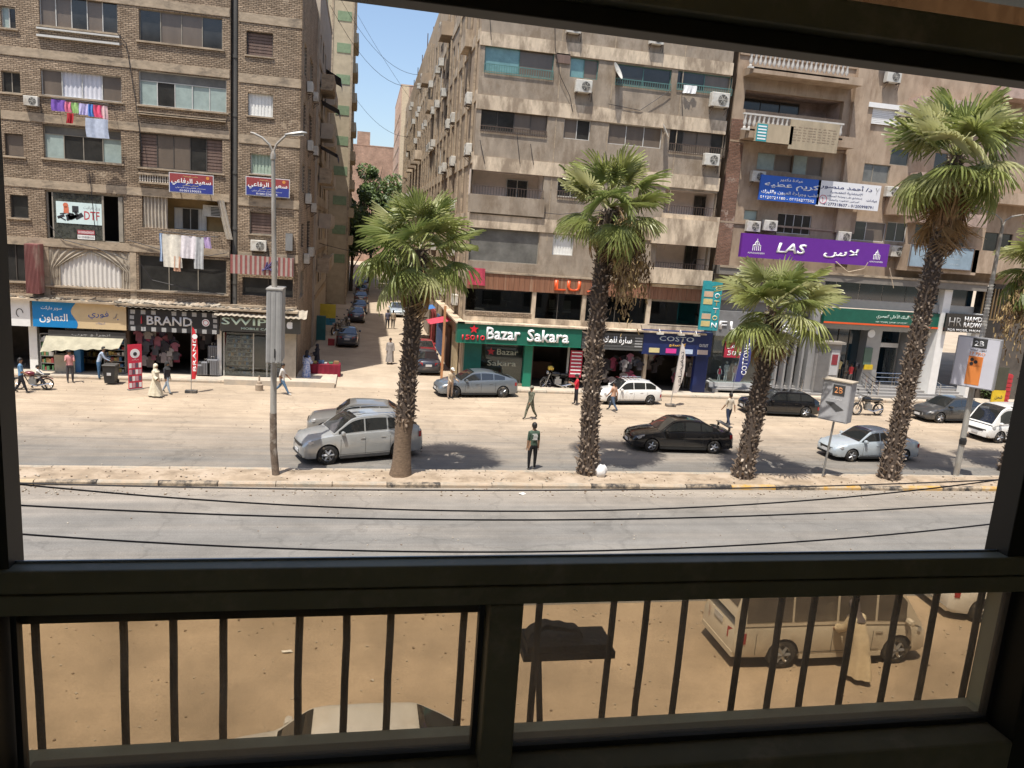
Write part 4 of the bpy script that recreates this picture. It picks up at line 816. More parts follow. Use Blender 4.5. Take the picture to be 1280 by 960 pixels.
jb = sbox('meter_box', (0,0,0,.38,.22,.95), GREYM); x_, z_ = P(357,313,45.1); jb.location = (x_,44.93,z_); tag(jb, 'grey meter box fixed to the bricks right of the lamp pole', 'meter box')
# raised corner platform before the SWIPE shop
sbox('corner_step', (P(283,470,44)[0], 43.2, -.05, -1.35, 43.48, .3), PAVE, kind='structure')
for i, (y, z) in enumerate(((48.9,6.6),(52.8,6.9),(49.2,10.2),(54.6,9.8),(50.2,13.4),(55.5,13.6),(49.0,16.6),(54.4,16.9))):
    ac(-3.55, y, z, 'air conditioner on the shaded side wall of the brick block, %s from the bottom' % ['first','second','third','fourth','fifth','sixth','seventh','eighth'][i], PI/2, 1.0, 'air conditioners on the shaded side wall')
# ================================================================== further buildings along the left of the side street
WA = mat('beige_render_far', (.4,.34,.27), .95, var=.14, scale=1.2); WB = mat('ochre_render_far', (.43,.36,.25), .95, var=.12, scale=1.5); GRN = mat('faded_green_panel', (.2,.27,.16), .9, var=.15)
def far_block(label, x0, x1, y0, y1, h, m, rows, z0w, facing, dy=3.2, name='apartment_block', skip=.15, front_cols=0, frames='bd', style=('k','kb','b','s','bk')):
    """facing +1: long wall looks towards +x at x1; -1: towards -x at x0"""
    X = x1 if facing > 0 else x0; t = thing(name, label, 'building', ((x0+x1)/2, y0, 0), group=None); ox, oy = (x0+x1)/2, y0
    Ts = off(side(X, facing), ox, oy); hs = []
    n = int((y1-y0-1)/dy)
    for r in range(rows):
        for c in range(n):
            if R_.random() > skip: zz = z0w+3.3*r; yy = y0+.9+c*dy; hs.append((yy, zz, yy+R_.choice([1.2,1.5,1.9]), min(h-.4, zz+R_.choice([1.3,1.5,2.0])), .6))
    q = MB(); wall_mesh(q, Ts, y0, y1, 0, h, hs, depth=.2, back=.7)
    f0, f1 = x0-ox, x1-ox; L = y1-y0
    fh = []
    for r in range(rows):
        for c in range(front_cols): xx = x0+.6+c*(x1-x0-.6)/max(1, front_cols); fh.append((xx, z0w+3.3*r, xx+1.1, z0w+3.3*r+1.4, .6))
    wall_mesh(q, off(front(y0), ox, oy), x0, x1, 0, h, fh, depth=.2, back=.7)
    q.quad((f0,0,h),(f1,0,h),(f1,L,h),(f0,L,h)); q.quad((f0,L,0),(f1,L,0),(f1,L,h),(f0,L,h)); other = f0 if facing > 0 else f1; q.quad((other,0,0),(other,L,0),(other,L,h),(other,0,h))
    q.build('wall', [m, DARK], t, fix=False)
    for i, s_ in enumerate(hs): window(t, Ts, s_[:4], style[i*7 % len(style)], frames[i % len(frames)], d=.08)
    for s_ in fh: window(t, off(front(y0), ox, oy), s_[:4], 'k', 'b', d=.08)
    q = MB()
    for r in range(rows):
        z = z0w+3.3*r-1.0
        if facing > 0: q.box(X-ox-.05, 0.02, z, X-ox+.06, L-.02, z+.35)
        else: q.box(X-ox-.06, 0.02, z, X-ox+.05, L-.02, z+.35)
    q.build('floor_band', BAND, t, kind='stuff')
    q = MB(); q.box(f0-.05,-.05,h,f1+.05,L+.05,h+.25); q.build('parapet', m, t)
    return t, ox, oy
tb, ox, oy = far_block('narrow beige block with balconies and awnings just behind the brick block', -9, -3.45, 58.2, 76, 26, WA, 6, 4.5, 1)
def balcony(parent, ox, oy, X, y0, y1, z, dx, m, solid=True, awn=None):
    a = MB(); xa, xb = (X, X+dx) if dx > 0 else (X+dx, X)
    a.box(xa-ox, y0-oy, z-.15, xb-ox, y1-oy, z); ed = xb if dx > 0 else xa
    if solid: a.box(ed-ox-.06, y0-oy, z, ed-ox+.06, y1-oy, z+.95); a.box(xa-ox+.07, y0-oy, z, xb-ox-.07, y0-oy+.08, z+.95)
    a.build('balcony', m, parent)
    if awn:
        a = MB(); a.add([(X-ox, y0-oy, z+2.6), (X-ox, y1-oy, z+2.6), (X+dx*1.5-ox, y1-oy, z+2.0), (X+dx*1.5-ox, y0-oy, z+2.0)], [(0,1,2,3)]); a.add([(X+dx*1.5-ox, y0-oy, z+2.0), (X+dx*1.5-ox, y1-oy, z+2.0), (X+dx*1.5-ox, y1-oy, z+1.6), (X+dx*1.5-ox, y0-oy, z+1.6)], [(0,1,2,3)]); a.build('awning', awn, parent, fix=False)
DAWN = mat('dark_blue_awning', (.035,.045,.08), .8)
for i, z in enumerate((5.6, 8.9, 12.2, 15.5, 18.8)):
    balcony(tb, ox, oy, -3.45, 60+i % 2, 64, z, .9, WA if i % 2 else BAND, awn=DAWN if i in (2, 3) else None); balcony(tb, ox, oy, -3.45, 67, 71.5, z, .8, WA, awn=DAWN if i == 4 else None)
tb2, ox, oy = far_block('tall beige block with faded green panels beyond the balconies on the left', -7.5, -1.95, 92, 118, 44, WB, 11, 4.5, 1, front_cols=0)
a = MB()
for i in range(12):
    for xx, w_ in ((-6.4, 1.7), (-3.6, 1.5)): a.box(xx-ox, -.05, 6+i*3.3-(0 if xx < -5 else 1.2), xx+w_-ox, .03, 7+i*3.3-(0 if xx < -5 else 1.2))
a.build('green_panel', GRN, tb2, kind='stuff'); a = MB()
for xx in (-4.2, -2.0): a.box(xx-ox, -.08, 0, xx+.18-ox, .02, 44)
a.build('drain_pipe', BAND, tb2, kind='stuff')
for i in range(8): balcony(tb2, ox, oy, -1.95, 96, 103, 7+3.3*i, .55, WB)
tb3, ox, oy = far_block('plain block filling the gap between the balcony block and the green panelled block', -10, -4.4, 76.2, 91.8, 24, WA, 5, 4.5, 1)
far_block('lower brown block far down the left of the side street', -9, -2.6, 120, 150, 24, BR, 5, 4.5, 1); far_block('pinkish block at the far left end of the side street', -12, -3.2, 152, 185, 26, mat('pink_brick_far',(.42,.29,.22),.95,var=.1), 5, 4.5, 1)
PB = brick_mat('far_red_brick', (.46,.3,.22), (.4,.26,.19), (.36,.3,.24), w=.5, h=.2)
tb4, ox, oy = far_block('red brick block closing the end of the side street with a small roof hut', -4, 14, 215, 235, 30.5, PB, 1, 4, 1, front_cols=0)
a = MB(); a.box(-2.8-ox+.2,1,30.8,1.4-ox-.6,6,34.2); a.build('roof_hut', PB, tb4)
tb5, ox, oy = far_block('tall pink and cream block standing above the roofs right of the sky gap', 6.6, 13.5, 168, 200, 38.5, mat('pink_cream_render',(.5,.35,.26),.95,var=.1), 10, 4, -1, front_cols=0)
a = MB(); a.box(.2-.0+6.6-ox, -.06, 0, 8.2-ox, .02, 38.6); a.build('cream_pier', mat('cream_render',(.58,.47,.32),.9), tb5)
# ================================================================== MIDDLE BUILDING
MR = mat('grey_brown_render', (.335,.278,.215), .95, var=.2, scale=1.6, bump=.5, bscale=25, stretch=(1,1,.5), dirt=(.23,.18,.13), dirt_amt=.4, dirt_scale=1.3, spec=.12)
MBND = mat('cream_floor_band', (.65,.535,.395), .92, var=.15, scale=2, stretch=(1,1,.35), bump=.3, dirt=(.3,.235,.17), dirt_amt=.5, dirt_scale=1.1, spec=.15)
MBD = thing('middle_apartment_block', 'grey brown apartment block with cream floor bands above the green bazaar shop', 'building', (13.6, 45, 0)); o_ = (13.6, 45, 0)
XA, XB, MH = 6.05, 21.25, 28.7; T = front(45); TM = off(T, 13.6, 45)
M_W = [((607,54,691,98), 'tb', 't', dict(rail=.35)), ((714,71,747,100), 'tb', 't', {}), ((771,79,838,112), 'kk', 't', dict(rail=.25)), ((848,88,914,118), 'kb', 't', dict(rail=.25)),
 ((602,135,683,170), 'kkbb', 'd', dict(rail=.2)), ((706,147,737,176), 'bk', 'w', {}), ((762,153,826,186), 'bbb', 'w', {}), ((838,161,905,195), 'kbbk', 'd', dict(rail=.4)),
 ((698,221,730,248), 'kk', 'w', dict(rail=.3)), ((692,292,716,320), 'l', 'w', {}), ((588,283,672,331), 'y', 'b', {}), ((838,161-75,838,161-75), '', 'b', {})][:-1]
mh = [rectP(r[0], 45) for r in M_W]
def rb(r): return rectP(r, 45)
REC = [rb((590,210,678,250)), rb((832,236,893,272)), rb((822,300,882,342))]
glr = [rb((583,359,664,392)), rb((668,365,726,402)), rb((731,366,806,412)), rb((812,376,876,408))]
q = MB(); CRM = mat('cream_balcony_wall', (.7,.6,.52), .9, var=.06)
for r in REC: pass
wall_mesh(q, T, XA, XB, 3.95, MH, mh+[r+(1.6, 2) for r in REC]+[g_+(3.0, 1) for g_ in glr])
q.quad((XA,45,MH),(XB,45,MH),(XB,60,MH),(XA,60,MH)); q.quad((XB,45,0),(XB,60,0),(XB,60,MH),(XB,45,MH))
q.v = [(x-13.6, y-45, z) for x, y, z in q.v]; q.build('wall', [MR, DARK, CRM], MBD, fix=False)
for (r, pn, fr, ex), rc in zip(M_W, mh): window(MBD, TM, rc, pn, fr, d=.14, **ex)
for z in (4.62+.0, 9.5, 12.75, 16.1, 19.5, 22.9, 26.2):
    if z < 5: continue
    sbox('cream_band', (XA-.06, 44.93, z, XB+.05, 45.06, z+.78 if z < 19 else z+.7), MBND, MBD, o=o_)
sbox('cream_band', (XA-.06, 44.92, 4.02, XB, 45.05, 4.35), MBND, MBD, o=o_)
# corner pilaster strips and vertical joints
for px in (691, 756, 842): x_ = P(px, 200, 45)[0]; sbox('vertical_joint', (x_, 44.985, 9, x_+.05, 45.01, MH), BAND, MBD, o=o_)
# recessed balconies: parapet, inner windows
for i, (r, (wpx)) in enumerate(zip(REC, ((635,221,660,250), (878,243,892,265), (866,306,880,330)))):
    c = rectP(wpx, 45); TT = lambda u, d, z: (u-13.6, d+1.58, z)
    window(MBD, TT, (c[0]+.2, r[1]+.05, c[2]+.25, c[3]), 'kk', 'w' if i == 0 else 'd', d=-.08)
    sbox('balcony_parapet', (r[0]-.12, 44.8, r[1]-1.0, r[2]+(.12 if i == 0 else .28), 44.92, r[1]+.03), MBND if i else MR, MBD, o=o_)
    a = MB(); n = int((r[2]-r[0])/.16)
    for k in range(n+1): xx = r[0]+(r[2]-r[0])*k/n; a.box(xx-.01-13.6, -.14, r[1]+.04, xx+.01-13.6, -.12, r[1]+.5)
    a.box(r[0]-13.6, -.15, r[1]+.5, r[2]-13.6, -.11, r[1]+.53); a.build('balcony_rail', RUST, MBD, kind='stuff')
# right hand balconies step forward
for z in (9.55, 6.55+.4): sbox('balcony_front', (P(815,270,45)[0], 44.5, z-.2 if z > 9 else z, XB+.1, 44.79, z+1.35 if z > 9 else z+.95), MBND, MBD, o=o_)
# brown cladding band over the showroom windows
WOOD = mat('brown_wood_cladding', (.24,.11,.06), .6, var=.2, scale=5, stretch=(4,1,.2), dirt=(.35,.22,.14), dirt_amt=.2)
zc0, zc1 = 5.95, 6.88; n = 48
ob0 = None
for i in range(n):
    w_ = (XB-XA-.1)/n
    if ob0 is None: a = MB(); a.box(0,0,0,w_-.012,.05,zc1-zc0); ob0 = a.build('cladding_board', WOOD, MBD); ob = ob0
    else: ob = mobj('cladding_board', ob0.data, MBD)
    ob.location = (XA+.02+i*w_-13.6, -.14+R_.uniform(-.004,.004), zc0+R_.uniform(-.01,.01))
sbox('cladding_cap', (XA-.08, 44.8, zc1+.02, XB, 45.02, zc1+.12), BAND, MBD, o=o_)
# showroom glazing, chairs inside
GLD = glass_mat('showroom_glass', (.55,.58,.55), .12)
for i, g_ in enumerate(glr):
    sbox('glazing', (g_[0]+.02, 45.12, g_[1], g_[2]-.02, 45.14, g_[3]), GLD, MBD, o=o_); sbox('glazing_post', (g_[2]-.02, 44.93, g_[1]-.3, g_[2]+.22, 45.2, g_[3]), MBND, MBD, o=o_)
    if i in (1, 2): xm = (g_[0]+g_[2])/2; sbox('glazing_post', (xm-.02, 45.08, g_[1], xm+.02, 45.16, g_[3]), FDK, MBD, o=o_)
sbox('spandrel', (XA+.02, 44.9, 4.36, glr[0][2], 45.0, glr[0][1]-.02), BR, MBD, o=o_); sbox('spandrel', (glr[3][0], 44.9, 4.36, XB, 45.0, glr[3][1]-.0), MBND, MBD, o=o_)
def office_chair(x, z, label, m):
    t = thing('office_chair', label, 'chair', (x, 45.9, z), R_.uniform(-.5,.5), 'chairs in the first floor showroom')
    a = MB(); a.box(-.24,-.22,.42,.24,.24,.5); a.build('seat', m, t); a = MB(); a.box(-.22,.2,.55,.22,.27,1.15); o = a.build('backrest', m, t); o.modifiers.new('b','BEVEL').width = .03
    for s in (-1, 1): a = MB(); a.path([(s*.26,.1,.46),(s*.27,.1,.7),(s*.27,-.18,.7)], .02, 5); a.build('armrest', CHROME, t)
    a = MB(); a.path([(0,0,.42),(0,0,.1)], .03, 6)
    for k in range(5): a.path([(0,0,.1),(.27*math.cos(k*1.257),.27*math.sin(k*1.257),.04)], .02, 4)
    a.build('base', CHROME, t)
for px, z, lb, m in ((589,4.75,'black office chair in profile by the corner glass',BLACK), (609,4.75,'dark chair second from the corner glass',BLACK), (632,4.75,'dark office chair in the middle of the corner glazing',BLACK), (692,4.3,'grey chair behind the second glazing bay',GREYM), (708,4.3,'grey metal chair nearest the palm behind the second glazing bay',GREYM)):
    office_chair(P(px,390,45.9)[0], z, lb, m)
sbox('showroom_floor', (XA+.1, 45.16, 4.2, XB, 48, 4.25), SHOPD, MBD, o=o_)
x0, z0, x1, z1 = rectP((694,350,745,366), 44.8)
t = thing('roof_letters', 'orange red letters LU partly behind the palm on brown cladding', 'sign', (x0, 44.82, z0)); OR = mat('orange_red_letter', (.75,.1,.02), .4, var=0)
for ch, a_, b_ in (('L',0,.27), ('U',.3,.62), ('J',.78,1.0)): text(ch, (x1-x0)*(b_-a_), z1-z0, OR, t, ((x1-x0)*(a_+b_)/2, -.02, (z1-z0)/2), bold=.04, depth=.08, name='letter')
cloth('hanging_cloth', 'red and white patterned cloth hung over the cladding at the corner', 586, 607, 334, 1.0, 44.72, (.5,.06,.1), None)
# canopy ledge
sbox('canopy', (XA-.5, 44.1, 3.93, XB, 44.9, 4.02), MBND, MBD, o=o_); sbox('canopy', (XA-.6, 44.1, 3.93, XA-.07, 58, 4.02), MBND, MBD, o=o_)
# --- air conditioners and dishes on the front
for px, py, s, lb in ((728,109,1.15,'air conditioner under the teal window at the upper middle of the block'), (897,126,1.35,'large air conditioner at the upper right edge of the grey block'), (887,200,1.15,'air conditioner at the right edge of the grey block one floor lower'), (716,36,1.0,'air conditioner near the window header above the teal window'), (819,50,1.0,'air conditioner half hidden by the window header')):
    ac_px(px, py, 45, lb, s)
def dish(px, py, Y, r, label, rot):
    x, z = P(px, py, Y); t = thing('satellite_dish', label, 'dish', (x, Y-.45, z), 0, 'satellite dishes'); DM = mat('pale_dish', (.6,.58,.52), .6, var=.1)
    a = MB(); a.lathe([(.001,.1),(r*.4,.085),(r*.75,.045),(r,0),(r*.98,.012),(r*.4,.1),(.001,.115)], n=20, axis='y', cap=False); a.xf(Matrix.Rotation(rot, 4, 'Z') @ Matrix.Rotation(-.45, 4, 'X')); a.build('reflector', DM, t, smooth=True)
    a = MB(); a.path([(0,.08,0),(0,.45,-.12)], .02, 5); a.build('mount', RUST, t); a = MB(); a.path([(0,.05,-r*.8),(math.sin(rot)*.5*-1,-.4,-.05)], .012, 4); a.build('feed_arm', RUST, t)
dish(770, 90, 45, .5, 'satellite dish at the left of the dark balcony window', .9); dish(829, 164, 45, .42, 'smaller satellite dish beside the white framed triple window', 1.1)
tag(sbox('wall_patch', (P(696,66,44.95)[0], 44.93, P(712,80,44.95)[1], P(712,80,44.95)[0], 44.99, P(696,66,44.95)[1]), SHUT), 'small red brown shutter panel left of the teal window', 'shutter')
# clothes on the teal balcony
cloth('hanging_cloth', 'white cloth over the teal balcony rail at the upper right', 855, 871, 106, .45, 44.78, (.8,.8,.78), None)
# cables running down the front
def droop(name, label, pts_px, Y, r=.02, m=None): return wire(name, label, [(P(x,y,Y)[0], Y-R_.uniform(0,.05), P(x,y,Y)[1]) for x, y in pts_px], r, m or RUST)
for pts, lb in ((((612,18),(614,50)), 'thin wire at the top left of the grey front'), (((693,20),(694,60),(700,95),(712,120),(716,140)), 'black cable looping past the red brown shutter'), (((600,175),(606,205)), 'short cable under the dark railed window'), (((646,168),(650,205)), 'short cable in the middle under the dark railed window'), (((663,180),(667,206)), 'hanging cable right of the railed window'), (((760,130),(800,138),(830,118),(838,112)), 'slack cable between the two dishes'), (((600,246),(640,262),(700,268),(760,262)), 'long slack cable under the recessed balcony'), (((838,333),(862,338),(868,324),(880,325)), 'thick cable on the lower right balcony front'), (((852,115),(853,145)), 'cable dropping from the teal balcony on the right')):
    droop('wall_cable', lb, pts, 44.9, .018, CAB)
# --- left side wall of the middle block along the side street
SR = mat('warm_side_render', (.44,.34,.24), .95, var=.2, scale=.9, stretch=(1,1,.5), dirt=(.3,.24,.18), dirt_amt=.4, dirt_scale=.5, spec=.1)
TS = off(lambda u, d, z: (XA+d, u, z), 13.6, 45); hs = []; rows = [4.9, 7.6, 10.9, 14.3, 17.7, 21.0, 24.4]
yc = [46.0]
while yc[-1] < 128: yc.append(yc[-1]+R_.choice([2.6,3.0,3.4]))
for zi, z in enumerate(rows):
    for y in yc[1:]:
        if R_.random() < .88: hs.append((y, z, y+R_.choice([1.0,1.3,1.7]), z+R_.choice([1.2,1.5,1.9]), .6))
q = MB(); wall_mesh(q, lambda u, d, z: (XA+d-13.6, u-45, z), 45, 132, 0, MH, hs, depth=.22, back=.7); q.quad((XA-13.6,15,MH),(XB-13.6,15,MH),(XB-13.6,87,MH),(XA-13.6,87,MH)); q.build('side_wall', [SR, DARK], MBD, fix=False)
for i, s_ in enumerate(hs): window(MBD, lambda u, d, z: (XA+d-13.6, u-45, z), s_[:4], ('k','bk','s','kb','b','tk')[i*5 % 6], 'bwbd'[i % 4], d=.08, rail=.3 if i % 3 == 0 and s_[0] < 80 else None)
for z in rows[1:]: sbox('side_floor_band', (XA-.07, 45.1, z-1.15, XA-.001, 132, z-.55), MBND, MBD, o=o_)
for i in range(26):
    y = 48+i*3.2+R_.uniform(-.5,.5); z0 = R_.choice(rows[1:])-.9; d = R_.choice([.5,.7,.9])
    if i % 2 == 0:
        sbox('side_balcony', (XA-d, y, z0, XA-.002, y+2.4, z0+.95), [MBND, SR, BAND][i % 3], MBD, o=o_)
a = MB()
for i in range(30): y = 46+i*2.9; a.box(XA-.16-13.6, y-45, 4, XA-.03-13.6, y+.12-45, MH-R_.uniform(0,8))
a.build('side_drain_pipes', BAND, MBD, kind='stuff')
far_ac = None; SIDE_AC = {}
for i in range(62):
    y = 46.2+i*1.15+R_.uniform(-.2,.2); z = R_.choice(rows)+R_.uniform(1.6,2.0)-R_.choice([0,2.8]); lab = ['air conditioner on the street side of the middle block, near its corner', 'small far air conditioner on the long side wall of the middle block'][i > 16]
    if True:
        zz_ = max(4.6, z); zz_ = 4.6+3.0*round((zz_-4.6)/3.0); SIDE_AC.setdefault(zz_, []).append(y); y += 0
        ords = ['nearest','second','third','fourth','fifth','sixth','seventh','eighth','ninth','tenth','eleventh','twelfth','thirteenth','fourteenth','fifteenth','sixteenth','seventeenth','eighteenth','nineteenth','twentieth']; rws = ['lowest','second','third','fourth','fifth','sixth','seventh','eighth','ninth']
        z = zz_; lab = 'air conditioner in the %s row up the bazaar side wall, %s from the corner' % (rws[int(round((zz_-4.6)/3.0))], ords[min(19, len(SIDE_AC[zz_])-1)])
    if y < 62: ac(XA-.05, y, max(4.6, z), lab, -PI/2, 1.1, 'air conditioners along the side street')
    else:
        if far_ac is None:
            a = MB(); a.box(-.42,-.4,0,.42,0,.6); a.lathe([(.22,-.402),(.22,-.41)], (.09,0,.3), 10, 1, axis='y'); far_ac = a.build('air_conditioner', [AC_M, BLACK])
            o = far_ac
        else: o = mobj('air_conditioner', far_ac.data)
        o.location = (XA-.05, y, max(4.6, z)); o.rotation_euler = (0,0,-PI/2); tag(o, lab, 'air conditioner', 'air conditioners along the side street')
# masts and things above the side roofline
for i in range(9): y = 60+i*8; wire('roof_aerial', ['nearest','second','third','fourth','fifth','sixth','seventh','eighth','farthest'][i]+' thin aerial along the roof edge above the side street', [(XA+.3, y, MH), (XA+.3, y+.2, MH+R_.uniform(1,2.6))], .05, RUST, 'aerials on the long roof')
# street level of the side wall: awnings, shutters
for i, (y, w_, c, lb) in enumerate(((46.5,3,(.42,.33,.2),'cream slatted shutter on the side of the bazaar shop'), (51,3,(.2,.12,.08),'brown shutter further along the bazaar side wall'), (56,4,(.06,.1,.2),'dark blue shop front down the side street'), (62,4,(.35,.06,.06),'red shop front down the side street'), (68,5,(.3,.25,.2),'grey shop front far down the side street'))):
    a = MB()
    for k in range(int(w_/.22)): a.box(-.05-(k % 2)*.02, k*.22, 0, .03, k*.22+.2, 2.7)
    tag(a.build('side_shutter', mat('side_shutter_%d' % i, c, .8, var=.15), loc=(XA-.1, y, .1)), lb, 'shutter')
for y, zc, c, lb in ((49,3.5,(.5,.05,.08),'red patterned banner hung over the side street corner'), (60,3.2,(.05,.16,.4),'blue tarpaulin over the side pavement'), (64,3.0,(.04,.04,.05),'black tarpaulin over the side pavement')):
    q = MB(); q.grid(lambda u, v: (-.2-1.4*v, 3*u, -.3*v+.08*math.sin(u*12)*v), 10, 4); tag(q.build('tarpaulin', mat('tarp_%d' % int(y), c, .9, var=.2), fix=False, smooth=True, loc=(XA-.1, y, zc)), lb, 'tarpaulin')
pl = sbox('orange_pole', (0,0,0,.14,.14,4.6), mat('orange_wood',(.45,.22,.1),.8)); pl.location = (XA-1.0, 47.2, 0); tag(pl, 'orange brown pole at the corner of the side street by the bazaar', 'pole')
# --- Bazaar shop
GREEN = mat('dark_green_fascia', (.012,.13,.085), .4, var=.06); GREENP = mat('green_pillar', (.01,.2,.12), .45, var=.06)
x0, z0, x1, z1 = rectP((572,403,726,434), 44.2); W_, H_ = x1-x0, z1-z0
t = thing('shop_sign', 'green Bazar Sakara fascia with white letters, red star and red 15010', 'sign', (x0, 44.2, z0)); a = MB(); a.box(0,0,0,W_,.7,H_); a.build('sign_board', GREEN, t)
a = MB(); a.box(0,-.02,-.04,W_,.72,-.003); a.build('trim', GREENP, t); a = MB(); a.box(-.03,-.03,H_+.002,W_+.03,.6,H_+.07); a.build('cap', MBND, t)
text('Bazar', W_*.27, H_*.66, LETTER_W, t, (W_*.365,-.06,H_*.52), bold=.06, depth=.06); text('Sakara', W_*.34, H_*.66, LETTER_W, t, (W_*.725,-.06,H_*.5), bold=.06, depth=.06); text('15010', W_*.18, H_*.26, mat('red_letter',(.7,.02,.04),.4,var=0), t, (W_*.13,-.06,H_*.26), bold=.05, depth=.05)
def star(c, r, y0, y1, m, parent, name='star'):
    a = MB(); a.poly([(c[0]+(r if k % 2 == 0 else r*.42)*math.sin(k*PI/5), c[1]+(r if k % 2 == 0 else r*.42)*math.cos(k*PI/5)) for k in range(10)], y0, y1); return a.build(name, m, parent)
star((W_*.13, H_*.7), H_*.24, -.06, -.002, MATS['red_letter'], t)
bz = [P(p,460,45)[0] for p in (583,600,647,660,668,704,723)]
sp = thing('bazaar_front', 'green pillars, dark display window and open door of the bazaar shop', 'shop front', (bz[0], 45, .16))
def fb(name, x0, x1, y0, y1, z0, z1, m): a = MB(); a.box(x0-bz[0], y0-45, z0-.16, x1-bz[0], y1-45, z1-.16); return a.build(name, m, sp)
fb('green_panel', bz[0]-.2, bz[1], 44.85, 45.1, .16, 2.7, mat('teal_green_panel',(.015,.13,.1),.5)); fb('green_panel', bz[2]+.3, bz[4]-.25, 44.7, 45.1, .16, 2.7, GREENP)
fb('display_back', bz[1], bz[2]+.3, 45.35, 45.4, .16, 2.7, mat('black_backing',(.02,.024,.022),.5)); fb('pane', bz[1], bz[2]+.3, 44.98, 45.0, .3, 2.65, glass_mat('bazaar_glass', (.8,.85,.82), .1)); fb('sill', bz[1]-.05, bz[2]+.3, 44.84, 45.2, .16, .3, MBND)
GL_LET = mat('pale_gold_lettering', (.42,.42,.33), .5, var=0)
fw_ = bz[2]+.3-bz[1]
text('Bazar', fw_*.5, .36, GL_LET, sp, (bz[1]+fw_*.62-bz[0], -.03, 2.05), bold=.02, depth=.01); text('Sakara', fw_*.68, .34, GL_LET, sp, (bz[1]+fw_*.5-bz[0], -.03, 1.35), bold=.02, depth=.01); star((bz[1]+fw_*.23-bz[0], 2.05), .26, -.04, -.03, MATS['red_print'], sp)
fb('door_frame', bz[4]-.25, bz[4]-.15, 44.9, 45.05, .16, 2.7, FDK); fb('door_frame', bz[5]+.2, bz[5]+.3, 44.9, 45.05, .16, 2.7, FW); fb('counter', bz[4]+.1, bz[5]-.1, 47.5, 48.2, .17, 1.3, mat('brown_counter',(.12,.06,.04),.6))
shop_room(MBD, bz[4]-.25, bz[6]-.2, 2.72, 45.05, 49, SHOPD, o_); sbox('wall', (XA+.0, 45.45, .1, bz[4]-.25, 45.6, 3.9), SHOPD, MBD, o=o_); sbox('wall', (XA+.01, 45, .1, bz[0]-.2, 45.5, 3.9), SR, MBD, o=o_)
sbox('lintel', (XA, 44.95, 2.72, XB, 45.4, 3.92), SHOPD, MBD, o=o_)
x0, z0, x1, z1 = rectP((714,438,726,472), 44.6); rbn = thing('price_banner', 'narrow red price banner with white lines beside the bazaar door', 'banner', (x0, 44.6, z0)); a = MB(); a.box(0,0,0,x1-x0,.04,z1-z0); a.build('sheet', mat('banner_red',(.45,.03,.06),.6), rbn)
a = MB()
for k in range(7): a.box(.06,-.012,.2+k*.22,x1-x0-.06,-.002,.27+k*.22)
a.build('printed_lines', LETTER_W, rbn, kind='stuff')
# --- Sara shop
x0, z0, x1, z1 = rectP((728,414,803,439), 44.3); W_, H_ = x1-x0, z1-z0
t = thing('shop_sign', 'grey shop sign with white Arabic name half hidden by a palm trunk', 'sign', (x0, 44.3, z0)); a = MB(); a.box(0,0,0,W_,.5,H_); a.build('sign_board', mat('charcoal_board',(.06,.06,.06),.5), t)
for k in range(6): a = MB(); a.box(.02,-.02,H_*k/6+.01,W_-.02,-.002,H_*(k+.8)/6); a.build('slat', mat('charcoal_slat',(.085,.085,.083),.5), t)
text(ar('سارة للملابس'), W_*.62, H_*.52, LETTER_W, t, (W_*.5,-.05,H_*.55), bold=.05, depth=.03)
a = MB()
for k in range(4): a.box(W_*.86,-.03,H_*(.22+k*.16),W_*.98,-.021,H_*(.3+k*.16))
a.build('emblem', sm, t, kind='stuff')
sxx = [P(p,470,45)[0] for p in (727,803,886)]
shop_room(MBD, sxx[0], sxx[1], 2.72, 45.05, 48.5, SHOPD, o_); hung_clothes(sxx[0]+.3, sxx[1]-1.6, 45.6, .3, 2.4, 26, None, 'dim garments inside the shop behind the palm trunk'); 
hung_clothes(sxx[1]-1.5, sxx[1]-.3, 44.9, .3, 2.6, 20, None, 'patterned garments hung beside the door of the grey fronted shop')
# --- CO TO shop
x0, z0, x1, z1 = rectP((805,412,888,446), 44.3); W_, H_ = x1-x0, z1-z0; NV = mat('navy_board', (.012,.025,.11), .45, var=.05)
t = thing('shop_sign', 'navy COSTO sign with small coloured brand labels and lamp arms', 'sign', (x0, 44.3, z0)); a = MB(); a.box(0,0,0,W_,.5,H_); a.build('sign_board', NV, t)
text('COSTO', W_*.5, H_*.2, mat('pale_blue_letter',(.5,.58,.65),.5,var=0), t, (W_*.48,-.04,H_*.68), bold=.02, depth=.03); text('OUTLET', W_*.13, H_*.12, LETTER_W, t, (W_*.88,-.03,H_*.46), depth=.01); text(ar('كوستو'), W_*.24, H_*.16, mat('gold_letter',(.7,.4,.05),.4,var=0), t, (W_*.5,-.03,H_*.42), bold=.03, depth=.02)
for k, c in enumerate(((.7,.6,.3),(.7,.05,.3),(.5,.6,.75),(.55,.45,.4))):
    a = MB(); xx = (.1,.34,.58,.8)[k]; a.box(W_*xx,-.03,H_*.08,W_*(xx+.15),-.002,H_*.27); a.build('brand_label', mat('label_%d' % k, c, .5, var=.1), t)
for k, xx in enumerate((.2, .5, .72)):
    l_ = thing('sign_lamp', ('left','middle','right')[k]+' of the three white lamp arms over the navy sign', 'lamp', (x0+W_*xx, 44.3, z1-.1), 0, 'lamp arms over the navy sign'); a = MB(); a.path([(0,0,0),(-.05,-.35,.22),(-.1,-.6,.05)], .02, 5); a.build('arm', WHITE, l_); a = MB(); a.cbox((-.12,-.68,-.02), (.4,.2,.1)); a.build('lamp_head', AC_M, l_)
